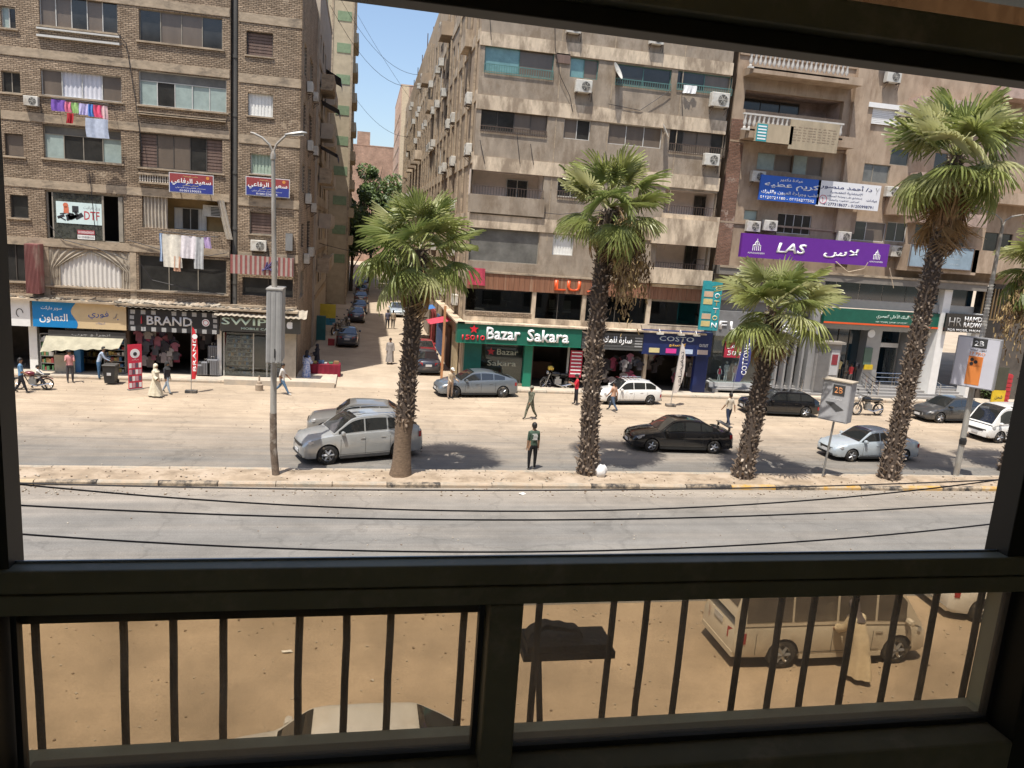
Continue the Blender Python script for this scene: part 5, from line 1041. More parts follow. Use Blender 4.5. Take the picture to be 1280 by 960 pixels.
shop_room(MBD, sxx[1]+.05, sxx[2]-.6, 2.72, 45.05, 48.5, SHOPD, o_); sbox('shop_pillar', (P(866,470,44.8)[0], 44.7, .16, P(882,470,44.8)[0], 45.04, 2.7), NV, MBD, o=o_); sbox('shop_pillar', (P(803,470,44.8)[0], 44.8, .16, P(807,470,44.8)[0], 45.04, 2.7), MBND, MBD, o=o_)
hung_clothes(P(842,470,46)[0], P(862,470,46)[0], 45.9, .5, 2.5, 14, None, 'garments on the right inside the navy fronted shop'); hung_clothes(P(808,470,46)[0], P(826,470,46)[0], 46.0, 1.2, 2.6, 10, None, 'garments at the left inside the navy fronted shop')
# vertical COTTON sign
x0, z1 = P(877, 350, 44.0); x1, z0 = P(893, 412, 44.0)
t = thing('projecting_sign', 'tall teal projecting sign with the word COTTON running down it', 'sign', (x0-.1, 43.4, z0)); TEAL = mat('teal_board', (.03,.3,.33), .5, var=.1); YL = mat('cream_letter', (.75,.62,.3), .5, var=0)
a = MB(); a.box(0,0,0,x1-x0,.14,z1-z0); a.build('sign_board', TEAL, t); W_, H_ = x1-x0, z1-z0
for k, ch in enumerate('COTTON'): text(ch, W_*.28, H_*.1, [LETTER_W, YL][k % 2 == 0], t, (W_*.78,-.02,H_*(.86-k*.15)), bold=.03, depth=.01, name='letter')
for k in range(6): a = MB(); a.box(W_*.08,-.02,H_*(.08+k*.15),W_*.55,-.002,H_*(.19+k*.15)); a.build('picture_panel', [mat('yellow_panel',(.6,.5,.22),.5), mat('peach_panel',(.6,.42,.28),.5), TEAL][k % 3], t)
a = MB(); a.box(W_-.1,.14,H_*.8,W_,1.3,H_*.84); a.box(W_-.1,.14,H_*.2,W_,1.3,H_*.24); a.build('bracket', RUST, t, kind='stuff')
# ================================================================== RIGHT BUILDING
PK = mat('tan_render', (.41,.315,.23), .95, var=.16, scale=1.2, stretch=(1,1,.4), bump=.3, dirt=(.3,.22,.155), dirt_amt=.4, dirt_scale=1.4, spec=.12); PKD = mat('pinkish_render', (.45,.33,.27), .95, var=.12, scale=2, dirt=(.3,.22,.18), dirt_amt=.4)
RDB = brick_mat('exposed_red_brick', (.3,.16,.11), (.24,.13,.09), (.2,.16,.13), plaster=(.4,.3,.24), pl=.06)
RB = thing('tan_apartment_block', 'tan apartment block on the right with balustraded balconies, a purple sign and a bank below', 'building', (32, 46, 0)); o_ = (32, 46, 0)
RY = 46.0; T = front(RY); TR = off(T, 32, 46); RX0, RX1, RH = 22.1, 62.0, 26.0
R_W = [((948,190,990,216), 'gb', 'b', {}), ((992,193,1027,221), 'gb', 'b', {}), ((1073,203,1110,230), 'yy', 'b', {}), ((931,262,946,276), 'g', 'b', {}), ((973,266,1012,294), 'kkkk', 'w', {}), ((1060,275,1105,303), 'kb', 'w', {}), ((1110,277,1131,303), 'kk', 'w', {}),
 ((1145,280,1160,304), 'k', 'd', {}), ((1190,285,1206,312), 'kk', 'w', {}), ((1232,290,1262,318), 'kk', 'd', {}), ((1115,185,1135,208), 'k', 'b', {}), ((1170,190,1200,214), 'kk', 'b', {}), ((1225,200,1260,224), 'kb', 'b', {}), ((1165,140,1195,165), 'kb', 'b', {}), ((1290,290,1330,320), 'kk', 'b', {}), ((1290,200,1330,230), 'kk', 'b', {})]
rh = [rectP(r[0], RY) for r in R_W]; bop = rectP((932,112,1052,150), RY); zA = 3.3+5.9; zA = P(1000, 338, RY)[1]
q = MB(); wall_mesh(q, T, RX0, RX1, zA, RH, rh+[bop+(1.8, 2)]); q.quad((RX0,46,RH),(RX1,46,RH),(RX1,66,RH),(RX0,66,RH)); q.quad((RX0,46,0),(RX0,66,0),(RX0,66,RH),(RX0,46,RH)); q.quad((RX1,46,0),(RX1,66,0),(RX1,66,RH),(RX1,46,RH))
q.v = [(x-32, y-46, z) for x, y, z in q.v]; q.build('wall', [PK, DARK, PKD], RB, fix=False)
for (r, pn, fr, ex), rc in zip(R_W, rh): window(RB, TR, rc, pn, fr, d=.1, **ex)
def rbox(name, r, y0, y1, m, Y=RY, lb=None):
    a = rectP(r, Y); return sbox(name, (a[0], y0, a[1], a[2], y1, a[3]), m, RB, o=o_, label=lb)
c = rectP((1000,128,1010,150), RY); window(RB, lambda u, d, z: (u-32, d+1.7, z), (bop[0]+.6, bop[1]+.02, bop[2]-2.1, bop[3]-.15), 'kkk', 'd', d=-.05)
# left strip of exposed brick, pilasters
sbox('exposed_brick_strip', (RX0-.02, 45.93, zA, RX0+.95, 46.01, P(930,150,RY)[1]), RDB, RB, o=o_)
for px in (1061, 1080): x_ = P(px,150,RY)[0]; sbox('pilaster', (x_, 45.7 if px == 1061 else 45.82, 10.9, x_+(1.05 if px == 1061 else .4), 46.02, RH-.01), PK, RB, o=o_)
for zz, px in ((21.0, 1), (15.9, 1), (10.95, 1)): sbox('string_course', (RX0+.02, 45.92, zz, 31.0, 45.995, zz+.12), PK, RB, o=o_)
rbox('balcony_slab', (930,86,1062,112), 44.7, 46.0, PK); a0 = rectP((937,67,1062,86), 44.8)
balusters(RB, off(front(44.8), 32, 46), a0[0], a0[2], P(937,84,44.8)[1]+.05, P(937,84,44.8)[1]+.8, 22, r=.12, m=mat('white_grey_baluster',(.55,.52,.47),.85,var=.12), off_d=0)
a1 = P(927,162,44.8); a2 = P(1052,172,44.8)
rbox('balcony_slab', (925,161,1052,188), 44.7, 46.0, PK)
zb_ = P(927,161,44.8)[1]
balusters(RB, off(front(44.8), 32, 46), a1[0], a2[0], zb_+.05, zb_+.85, 22, r=.12, m=MATS['white_grey_baluster'], off_d=0)
for r, m_, lb in (((946,153,990,181),(.42,.34,.23),'faded blank beige sign board hung on the balcony, the left one'), ((990,149,1046,192),(.38,.31,.21),'larger faded beige sign board with dim lines of writing on the balcony')):
    a = rectP(r, 44.4); t = thing('faded_board', lb, 'sign', (a[0], 44.4, a[1])); W_, H_ = a[2]-a[0], a[3]-a[1]; b = MB(); b.box(0,0,0,W_-.03,.12,H_); b.build('sign_board', mat('faded_beige_%d' % r[0], m_, .8, var=.15, scale=2, stretch=(1,1,.3)), t)
    if r[0] == 990:
        b = MB()
        for k in range(6):
            for j in range(9): b.box(W_*(.06+j*.1),-.008,H_*(.3+k*.09),W_*(.06+j*.1+R_.uniform(.04,.09)),-.001,H_*(.33+k*.09))
        b.build('faint_writing', mat('faint_brown_print',(.3,.23,.16),.8), t, kind='stuff')
a = rectP((948,154,958,177), 44.3); t = thing('teal_board', 'small teal board at the left end of the faded balcony boards', 'sign', (a[0], 44.36, a[1])); W_, H_ = a[2]-a[0], a[3]-a[1]; b = MB(); b.box(0,0,0,W_,.03,H_); b.build('sign_board', TEAL, t)
for k in range(5): b = MB(); b.box(.06,-.01,H_*(.1+k*.18),W_-.06,-.002,H_*(.18+k*.18)); b.build('printed_line', LETTER_W, t)
# doctor signs
a = rectP((952,218,1023,256), 45.2); t = thing('clinic_sign', 'blue eye clinic sign with white Arabic writing', 'sign', (a[0], 45.2, a[1])); W_, H_ = a[2]-a[0], a[3]-a[1]; BL2 = mat('royal_blue_print', (.02,.1,.45), .5, var=.04)
b = MB(); b.box(0,0,0,W_-.02,.12,H_); b.build('sign_board', BL2, t)
text(ar('عيادة دكتور'), W_*.38, H_*.14, LETTER_W, t, (W_*.5,-.01,H_*.86), bold=.02, depth=.006); text(ar('كريم عطيه'), W_*.9, H_*.3, LETTER_W, t, (W_*.52,-.01,H_*.62), bold=.04, depth=.006); text(ar('لطب وجراحة العيون والليزك'), W_*.94, H_*.17, LETTER_W, t, (W_*.5,-.01,H_*.34), bold=.02, depth=.006); text('01120721180 - 01156277502', W_*.9, H_*.11, LETTER_W, t, (W_*.47,-.01,H_*.12), bold=.02, depth=.006)
a = rectP((1024,225,1097,264), 45.2); t = thing('clinic_sign', 'white doctor sign with dark Arabic writing and two phone numbers', 'sign', (a[0], 45.2, a[1])); W_, H_ = a[2]-a[0], a[3]-a[1]; NB = mat('ink_blue', (.02,.03,.12), .5, var=0)
b = MB(); b.box(0,0,0,W_,.12,H_); b.build('sign_board', mat('white_print',(.72,.72,.73),.5,var=.03), t)
text(ar('د/ أحمد منصور'), W_*.82, H_*.24, NB, t, (W_*.45,-.01,H_*.8), bold=.03, depth=.006); text(ar('الإستشارية التخصصية'), W_*.52, H_*.12, NB, t, (W_*.46,-.01,H_*.58), bold=.01, depth=.006); text(ar('إستشاري طب وجراحة المسالك'), W_*.56, H_*.1, NB, t, (W_*.44,-.01,H_*.42), depth=.006); text(ar('أمراض الذكورة والعقم'), W_*.48, H_*.09, NB, t, (W_*.44,-.01,H_*.28), depth=.006); text(ar('عيادات'), W_*.17, H_*.11, NB, t, (W_*.88,-.01,H_*.38), bold=.01, depth=.006); text('01277318637 - 01200998791', W_*.8, H_*.11, NB, t, (W_*.52,-.01,H_*.12), bold=.015, depth=.006)
b = MB(); b.path([(W_*.1+H_*.16*math.cos(k*PI/10), -.01, H_*.28+H_*.16*math.sin(k*PI/10)) for k in range(21)], .02, 4); b.path([(W_*.1,-.01,H_*.2),(W_*.1,-.01,H_*.3),(W_*.085,-.01,H_*.36)], .02, 4); b.build('round_emblem', mat('emblem_red',(.5,.1,.15),.5,var=0), t)
b = MB(); b.path([(W_*.92,-.01,H_*.9),(W_*.94,-.01,H_*.78),(W_*.94,-.01,H_*.66)], .02, 4); b.path([(W_*.97,-.01,H_*.9),(W_*.94,-.01,H_*.78)], .02, 4); b.build('line_emblem', sm, t)
# roller shutter
a = rectP((1086,128,1139,160), 45.9); t = thing('roller_shutter', 'white roller shutter closed over a window on the tan block', 'shutter', (a[0], 45.9, a[1])); n = 9
for k in range(n): b = MB(); b.box(0,-.02-(k % 2)*.004,(a[3]-a[1]-.3)*k/n+.002,a[2]-a[0],.04,(a[3]-a[1]-.3)*(k+1)/n-.012); b.build('shutter_slat', WHITE, t)
b = MB(); b.box(-.1,-.2,a[3]-a[1]-.29,a[2]-a[0]+.1,.05,a[3]-a[1]); b.build('shutter_box', WHITE, t)
for px, py, s, lb in ((945,221,1.1,'air conditioner at the left end of the blue clinic sign'), (939,283,1.1,'left of the two air conditioners above the purple sign'), (960,282,1.1,'right of the two air conditioners above the purple sign'), (1052,296,1.1,'air conditioner standing on the middle of the purple sign'), (1118,314,1.2,'air conditioner at the right end of the purple sign'), (1113,97,1.2,'air conditioner above the white roller shutter'), (1112,240,1.1,'air conditioner right of the white doctor sign'), (1128,140,1.0,'air conditioner behind the tall palm, upper'), (1166,245,1.1,'air conditioner behind the tall palm, lower'), (1108,66,1.1,'air conditioner near the window header on the tan block')):
    ac_px(px, py, 45.9, lb, s)
# purple sign
PUR = mat('purple_print', (.13,.02,.28), .45, var=.04)
a = rectP((929,291,1108,334), 45.0); t = thing('shop_sign', 'long purple LAS sign with white letters and tower logos', 'sign', (a[0], 45.0, a[1])); W_, H_ = a[2]-a[0], a[3]-a[1]; b = MB(); b.box(0,0,0,W_,.3,H_); b.build('sign_board', PUR, t)
text('LAS', W_*.2, H_*.42, LETTER_W, t, (W_*.33,-.03,H_*.5), bold=.05, depth=.03, shear=.2); text(ar('لاس'), W_*.24, H_*.44, LETTER_W, t, (W_*.67,-.03,H_*.45), bold=.05, depth=.03, shear=.2)
for xx, s in ((.1, 1.0), (.92, .85)):
    for k in range(5): b = MB(); dx = (k-2)*.13*s; h_ = (.55, .8, 1.0, .8, .55)[k]*s*H_*.5; b.path([(W_*xx+dx, -.01, H_*.3), (W_*xx+dx, -.01, H_*.3+h_*.8), (W_*xx+dx*.3, -.01, H_*.3+h_)], .025, 4); b.build('tower_logo', LETTER_W, t)
    text('ALMOHANDSEEN', W_*.11*s, H_*.07, LETTER_W, t, (W_*xx,-.01,H_*.2), depth=.004)
# lower storeys: dark soffit band, blue glass band, grey band, bank sign
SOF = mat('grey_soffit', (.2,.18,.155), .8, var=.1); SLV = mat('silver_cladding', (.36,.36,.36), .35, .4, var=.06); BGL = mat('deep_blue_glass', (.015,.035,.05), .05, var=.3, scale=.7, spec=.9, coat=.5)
zS = zA; zg1, zg0 = P(1080,350,RY)[1], P(1080,375,RY)[1]; zn1 = P(1030,384,45.6)[1]; zn0 = P(1030,400,45.6)[1]; xS0 = P(895,400,RY)[0]; xE = 41.6
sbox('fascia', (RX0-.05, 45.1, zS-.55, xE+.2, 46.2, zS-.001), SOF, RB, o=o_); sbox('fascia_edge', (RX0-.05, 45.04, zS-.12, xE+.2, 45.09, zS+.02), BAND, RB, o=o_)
xg0 = P(1015,360,RY)[0]; n = 7
for k in range(n): a_ = xg0+(xE-xg0)*k/n; sbox('glass_panel', (a_, 46.0, zg0, a_+(xE-xg0)/n-.04, 46.05, zS-.551), BGL, RB, o=o_)
sbox('silver_band', (RX0, 45.7, zn1+.06, xE, 46.0, zg0-.003), SLV, RB, o=o_); sbox('wall_behind', (RX0, 46.06, 0.1, xE, 46.3, zS-.56), SHOPD, RB, o=o_) if False else None
b = rectP((1032,386,1178,412), 45.5); t = thing('bank_sign', 'dark green bank sign with an orange stripe and pale Arabic lettering', 'sign', (b[0], 45.5, b[1])); W_, H_ = b[2]-b[0], zn1-b[1]
zl_ = b[1]; a = MB(); a.box(0,0,0,W_,.3,H_); a.build('sign_board', mat('bank_green',(.008,.1,.065),.4), t); a = MB(); a.box(0,-.02,H_*.02,W_,-.002,H_*.13); a.build('stripe', OR, t)
PG = mat('pale_green_letter', (.5,.62,.55), .5, var=0)
text(ar('البنك الأهلي المصري'), W_*.27, H_*.36, PG, t, (W_*.56,-.02,H_*.62), bold=.02, depth=.02); text('NATIONAL BANK OF EGYPT', W_*.27, H_*.11, PG, t, (W_*.56,-.02,H_*.26), bold=.01, depth=.01)
a = MB(); pts = [(W_*.75,H_*.02),(W_*.75,H_*.85),(W_*.77,H_*.98),(W_*.85,H_*.98),(W_*.85,H_*.9),(W_*.785,H_*.9),(W_*.77,H_*.8),(W_*.77,H_*.02)]; a.poly(pts, -.03, -.005); a.build('frame_logo', LETTER_W, t); a = MB()
for k in range(4): a.box(W_*(.785+.012*k),-.03,H_*.1,W_*(.792+.012*k),-.02,H_*(.5+.08*(k % 2)))
a.build('red_logo', mat('logo_red',(.6,.06,.08),.5,var=0), t, kind='stuff')
# bank front
PLZ = .75
bank = thing('bank_entrance', 'grey metal pillars, dark glass and entrance door of the bank', 'entrance', (31, 47.2, 0)); ob_ = (31, 47.2, 0)
def bb(name, r, y0, y1, m, Y=47.2): a = rectP(r, Y); return sbox(name, (a[0], y0, a[1], a[2], y1, a[3]), m, bank, o=ob_)
xb = [P(p,440,47.2)[0] for p in (1003,1072,1084,1118,1160)]; zt_ = zn0+.1
sbox('glass_wall', (xb[0], 47.2, PLZ, xb[1], 47.25, zt_), BGL, bank, o=ob_); sbox('pillar', (xb[1], 46.4, PLZ, xb[2]+.35, 47.3, zt_), SLV, bank, o=ob_); sbox('pillar', (xb[0]-.7, 45.4, .16, xb[0]-.2, 47.3, zS-.6), SLV, bank, o=ob_)
sbox('pillar', (xb[3]+.4, 46.2, PLZ, xb[3]+1.5, 47.4, zt_), SLV, bank, o=ob_); sbox('pillar', (xb[4]-1.0, 45.4, .2, xb[4]-.4, 47.3, zS-.6), WHITE, bank, o=ob_)
sbox('back_wall', (xb[2]+.35, 48.6, PLZ, xb[4], 48.7, zt_), BGL, bank, o=ob_); sbox('glass_wall', (xb[3]+1.5, 47.2, PLZ, xb[4]-1.0, 47.25, zt_), BGL, bank, o=ob_)
for k in range(1, 5): x_ = xb[0]+(xb[1]-xb[0])*k/5; sbox('mullion', (x_-.02, 47.15, PLZ, x_+.02, 47.199, zt_), FDK, bank, o=ob_)
sbox('lintel', (xb[0]-.6, 46.3, zn0-.6, xb[4]-.4, 47.15, zn0+.3), SLV, bank, o=ob_)
sbox('door_surround', (xb[2]+.4, 47.3, PLZ+2.6, xb[3]+.3, 47.5, PLZ+2.9), WHITE, bank, o=ob_); sbox('door_surround', (xb[2]+.4, 47.3, PLZ, xb[2]+.5, 47.5, PLZ+2.6), CHROME, bank, o=ob_); sbox('door_surround', (xb[3]+.2, 47.3, PLZ, xb[3]+.3, 47.5, PLZ+2.6), CHROME, bank, o=ob_)
sbox('door_leaf', (xb[2]+1.6, 47.45, PLZ, xb[3]+.2, 47.48, PLZ+2.6), SHOPGL, bank, o=ob_)
a = MB(); x_, z_ = P(1087,440,46.3); a.box(x_-31-.4,-.95,z_-.9,x_-31+.2,-.85,z_+.3); a.build('wall_notice', mat('notice_green',(.1,.16,.12),.5), bank)
a = MB(); x_, z_ = P(1084,452,46.3); a.box(x_-31-.2,-.97,z_-.55,x_-31+.45,-.88,z_-.2); a.build('yellow_sticker', mat('yellow_blue_print',(.6,.42,.02),.5), bank)
a = MB(); a.lathe([(.28,-.95),(.28,-.9)], (P(1089,417,46.3)[0]-31, 0, P(1089,417,46.3)[1]), 18, axis='y'); a.build('round_lamp', LETTER_W, bank)
# platform and steps before the bank
GRA = mat('grey_granite', (.27,.26,.25), .6, var=.12, scale=6)
for k in range(4): sbox('stone_step', (xS0+.2, 44.9+.4*k, .1, 42.3, 49 if k == 3 else 45.3+.4*k, .16+(PLZ-.16)*(k+1)/4), GRA, kind='structure')
def hrail(x0, y0, z0, x1, y1, z1, label):
    t = thing('hand_rail', label, 'railing', (x0, y0, z0), 0, 'chrome hand rails on the bank steps'); d = Vector((x1-x0, y1-y0, z1-z0))
    for h_ in (.9, .6, .3): a = MB(); a.path([(0,0,h_), tuple(d+Vector((0,0,h_)))], .025, 6); a.build('bar', CHROME, t)
    for f in (0, .5, 1): a = MB(); p = d*f; a.path([tuple(p), tuple(p+Vector((0,0,.92)))], .03, 6); a.build('post', CHROME, t)
for px, lb in ((992,'chrome hand rail left of the cash machine kiosk'), (1079,'chrome hand rail left of the bank entrance'), (1087,'second chrome hand rail beside the bank entrance'), (1124,'chrome hand rail right of the bank entrance'), (1163,'chrome hand rail at the right end of the bank steps')):
    x_ = P(px, 480, 46)[0]; hrail(x_, 45.0, .3, x_+.1, 46.6, .8, lb)
hrail(xb[2]+.3, 46.3, PLZ, xb[3]+.9, 46.35, PLZ, 'low chrome rail across the bank platform by the guard')
# cash machine kiosk
x_ = P(1010, 460, 46)[0]; k_ = thing('cash_machine_kiosk', 'grey cash machine kiosk with a flat roof beside the bank steps', 'kiosk', (x_, 45.2, .35)); KG = mat('kiosk_grey',(.27,.26,.25),.5,.2)
b = MB(); b.box(0,0,0,1.75,1.5,3.3); b.build('body', KG, k_); b = MB(); b.box(-.15,-.2,3.301,1.9,1.6,3.45); b.build('roof', mat('kiosk_roof',(.3,.27,.23),.6), k_); b = MB(); b.box(1.05,-.03,1.2,1.65,.002-.004,2.9); b.build('screen_panel', mat('kiosk_panel',(.45,.45,.45),.4), k_); b = MB(); b.box(1.12,-.05,1.9,1.55,-.031,2.6); b.build('screen', mat('kiosk_screen',(.25,.04,.05),.3), k_); b = MB(); b.box(.1,-.03,.1,.95,-.002,3.0); b.build('side_panel', mat('kiosk_dark',(.15,.145,.14),.5), k_)
# fashion shop between (white sign F ... O)
b = rectP((897,398,1000,420), 45.4); W_, H_ = b[2]-b[0], b[3]-b[1]
t = thing('shop_sign', 'grey fascia with large white letters FLAMINGO mostly hidden by a palm crown', 'sign', (b[0], 45.4, b[1])); a = MB(); a.box(0,0,-.25,W_,.5,H_+.5); a.build('sign_board', mat('grey_fascia',(.2,.2,.2),.5), t)
for k, ch in enumerate('FLAMINGO'): text(ch, W_*.085, H_*.62, LETTER_W, t, (W_*(.07+k*.123),-.06,H_*(.52)), bold=.05, depth=.05, name='letter')
fx0, fx1 = b[0], xb[0]-.75
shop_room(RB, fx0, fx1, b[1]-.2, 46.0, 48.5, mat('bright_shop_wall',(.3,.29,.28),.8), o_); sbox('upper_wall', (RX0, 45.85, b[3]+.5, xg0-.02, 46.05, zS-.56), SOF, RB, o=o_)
sbox('display_pane', (fx0+.1, 45.7, .7, fx1-2.2, 45.72, b[1]-.25), SHOPGL, RB, o=o_); sbox('display_plinth', (fx0+.05, 45.6, .16, fx1-2.2, 46.6, .7), mat('white_tile_plinth',(.5,.5,.49),.4), RB, o=o_); sbox('shop_step', (fx0, 44.9, .16, fx1-.1, 45.59, .4), GRA, RB, o=o_)
for x_ in (fx1-2.2, fx1-1.6, fx1-1.0, fx1-.4): sbox('silver_jamb', (x_, 45.4, .4, x_+.14, 45.95, b[1]-.2), SLV, RB, o=o_)
c_ = rectP((908,427,932,448), 45.5); t = thing('sale_poster', 'red sale poster with white letters in the display window', 'poster', (c_[0], 45.6, c_[1])); W_, H_ = c_[2]-c_[0], c_[3]-c_[1]; a = MB(); a.box(0,0,0,W_,.03,H_); a.build('sheet', MATS['banner_red'], t)
text('SALE', W_*.8, H_*.3, LETTER_W, t, (W_/2,-.01,H_*.68), bold=.03, depth=.006); text('50%', W_*.7, H_*.3, LETTER_W, t, (W_/2,-.01,H_*.28), bold=.03, depth=.006)
# black jewellery front and the rest of the block to the right
BK = mat('black_glossy_front', (.012,.012,.013), .2, var=.1, coat=.3); jx0 = xE+.2; jx1 = P(1238,420,45.5)[0]
sbox('black_front', (jx0, 45.3, 3.2, jx1, 46, zS-.2), BK, RB, o=o_); sbox('dark_glazing', (jx0, 45.8, .7, jx1, 45.9, 3.19), mat('smoked_glass',(.03,.028,.025),.08,coat=.4), RB, o=o_)
for k in range(6): x_ = jx0+(jx1-jx0)*k/5; sbox('brass_strip', (x_-.03, 45.22, 5.9, x_+.03, 45.299, zS-.3), mat('brass',(.3,.2,.1),.4,.5), RB, o=o_)
sbox('brass_strip', (jx0, 45.2, 5.82, jx1, 45.295, 5.92), MATS['brass'], RB, o=o_)
b = rectP((1183,393,1232,417), 45.1); t = thing('shop_sign', 'black HAMDY RADWAN sign with white capitals', 'sign', (b[0], 45.05, b[1])); W_, H_ = b[2]-b[0], b[3]-b[1]; a = MB(); a.box(0,0,0,W_,.14,H_+.1); a.build('sign_board', BK, t)
text('HAMDY', W_*.5, H_*.28, LETTER_W, t, (W_*.68,-.03,H_*.8), bold=.03, depth=.02); text('RADWAN', W_*.54, H_*.28, LETTER_W, t, (W_*.7,-.03,H_*.45), bold=.03, depth=.02); text('FOR MOBIL PHONES', W_*.85, H_*.14, LETTER_W, t, (W_*.5,-.03,H_*.12), bold=.01, depth=.01); text('HR', W_*.3, H_*.5, MATS['grey_lettering'], t, (W_*.22,-.03,H_*.6), bold=-.005, depth=.01)
sbox('white_pier', (jx0-.15, 45.2, .2, jx0+.15, 46, 6.2), WHITE, RB, o=o_)
for zz, px in ((P(1138,306,45)[1], 1138),):
    b = rectP((1140,307,1213,338), 44.6); t = thing('blue_board', 'faded pale blue board on the balcony behind the tall palm', 'sign', (b[0], 44.6, b[1])); W_, H_ = b[2]-b[0], b[3]-b[1]; a = MB(); a.box(0,0,0,W_,.12,H_+.1); a.build('sign_board', mat('faded_sky_blue',(.26,.34,.4),.6,var=.15,scale=2), t)
    a = MB(); 
    for pts in (((-.03,-.02,-.03),(W_+.03,-.02,-.03)), ((-.03,-.02,H_+.13),(W_+.03,-.02,H_+.13)), ((-.03,-.02,-.03),(-.03,-.02,H_+.13)), ((W_+.03,-.02,-.03),(W_+.03,-.02,H_+.13))): a.path(pts, .04, 4)
    a.build('board_frame', RUST, t, kind='stuff')
    for k in range(3): text(ar('عيادة الأسنان'), W_*.6, H_*.14, mat('faded_white',(.45,.5,.52),.6), t, (W_*.5,-.01,H_*(.25+k*.27)), depth=.004)
for (r, rl) in (((1135,305,1216,344), 0), ((1216,312,1275,345), 0), ((1150,262,1230,285), 1), ((1120,245,1140,270), 0), ((1150,215,1240,240), 1), ((1150,120,1240,150), 1), ((1255,100,1320,130), 1), ((1250,240,1330,262), 0)):
    b = rectP(r, 45); sbox('balcony_front', (b[0], 44.8, b[1], b[2], 46, b[3]), [PK, PKD][rl], RB, o=o_)
b = rectP((1157,258,1206,272), 44.7)
text(ar('د/ أيمن القصاص'), (b[2]-b[0])*.8, .6, NB, t, (b[2]-b[0]+.3, -.4, 2.9), bold=.02, depth=.01) if False else None
# right side shops further on, red stand
sbox('shop_wall', (jx1+.1, 46, .1, RX1, 46.2, zA), SHOPD, RB, o=o_)
x_ = P(1256,470,44)[0]; t = thing('red_crate_stack', 'stack of red drinks crates at the far right edge', 'crates', (x_, 44.2, .16))
for k in range(7): a = MB(); a.box(0,0,.3*k,.9,.6,.3*k+.24); a.box(.04,.04,.3*k+.241,.86,.56,.3*k+.29); a.build('crate', mat('crate_red',(.45,.03,.04),.5), t)
x_ = P(1243,475,44)[0]; t = thing('yellow_sign', 'yellow and black street stand at the far right', 'sign', (x_, 43.9, .16)); a = MB(); a.box(0,0,0,1.0,.1,1.0); a.build('lower_panel', mat('stand_yellow',(.65,.45,.02),.5), t); a = MB(); a.box(0.05,0,1.02,.95,.1,2.6); a.build('upper_panel', mat('stand_black',(.06,.06,.04),.5), t); text(ar('شحن'), .6, .3, BLK, t, (.5,-.01,.5), bold=.03, depth=.005)
far_block('long tan block filling the view beyond the right window edge', 62.2, 80, 46, 64, 24, PK, 6, 4.5, -1, front_cols=4)
# ================================================================== palms
LEAFM = []
def leaf_mat(name, c1, c2, trans=.42):
    m = bpy.data.materials.new(name); m.use_nodes = True; n = m.node_tree.nodes; l = m.node_tree.links; b = n['Principled BSDF']; b.inputs['Roughness'].default_value = .42; b.inputs['Specular IOR Level'].default_value = .6
    oi = n.new('ShaderNodeObjectInfo'); g = n.new('ShaderNodeNewGeometry'); t = n.new('ShaderNodeTexNoise'); t.inputs['Scale'].default_value = 2.5; t.inputs['Detail'].default_value = 3; l.new(g.outputs['Position'], t.inputs['Vector'])
    ad = n.new('ShaderNodeMath'); ad.operation = 'MULTIPLY_ADD'; ad.inputs[1].default_value = .55; l.new(oi.outputs['Random'], ad.inputs[0]); 
    sb = n.new('ShaderNodeMath'); sb.operation = 'MULTIPLY'; sb.inputs[1].default_value = .6; l.new(t.outputs[0], sb.inputs[0]); l.new(sb.outputs[0], ad.inputs[2])
    mx = n.new('ShaderNodeMix'); mx.data_type = 'RGBA'; mx.inputs[6].default_value = (*c1, 1); mx.inputs[7].default_value = (*c2, 1); l.new(ad.outputs[0], mx.inputs[0]); l.new(mx.outputs[2], b.inputs['Base Color'])
    tr = n.new('ShaderNodeBsdfTranslucent'); l.new(mx.outputs[2], tr.inputs[0]); ms = n.new('ShaderNodeMixShader'); ms.inputs[0].default_value = trans; l.new(b.outputs[0], ms.inputs[1]); l.new(tr.outputs[0], ms.inputs[2]); l.new(ms.outputs[0], n['Material Output'].inputs[0])
    return m
LG1 = leaf_mat('palm_green', (.09,.15,.035), (.46,.48,.17)); LG2 = leaf_mat('palm_pale_underside', (.28,.32,.12), (.58,.56,.3)); LDRY = leaf_mat('palm_dry_leaf', (.26,.155,.07), (.5,.34,.17), .2)
def fan_mesh(name, m, rnd, R=1.0, pet=.75, nseg=30, droop=.35, spread=2.15, ragged=.06, fold=.0):
    """a fan shaped leaf on a stalk that grows along +x; the segments are joined near the stalk and split towards their tips"""
    q = MB(); q.path([(0,0,0),(pet*.5,0,.04),(pet,0,0)], [.03,.022,.014], 5, flat=.5)
    for k in range(nseg):
        a = -spread+2*spread*(k+.5)/nseg; L = R*(1-.22*abs(a)/spread)*rnd.uniform(1-ragged*2, 1+ragged); hw = spread/nseg*1.04; dr = droop*rnd.uniform(.6,1.5); pts = []
        tw = rnd.uniform(-.05,.05)
        for s, w_ in ((.02,1), (.36,1), (.62,.62), (.85,.3), (1.0,.03)):
            r = L*s; zz = -dr*max(0, s-.4)**1.6*1.9-fold*abs(math.sin(a))*r*.6; wv = hw*w_*max(r, .02); rr_ = r*(1-.25*dr*max(0,s-.5))
            for e, up in ((-1,0), (0,.035*min(1, s*2.2)+.01), (1,0)):
                ca, sa = math.cos(a+tw*s), math.sin(a+tw*s)
                pts.append((pet+rr_*ca-e*wv*sa, rr_*sa+e*wv*ca, zz-up))
        fs = [(i*3+j, i*3+j+1, i*3+j+4, i*3+j+3) for i in range(4) for j in range(2)]
        q.add(pts, fs)
    me_o = q.build(name, m, fix=False, smooth=False); me = me_o.data; bpy.data.objects.remove(me_o); return me
rv = random.Random(21)
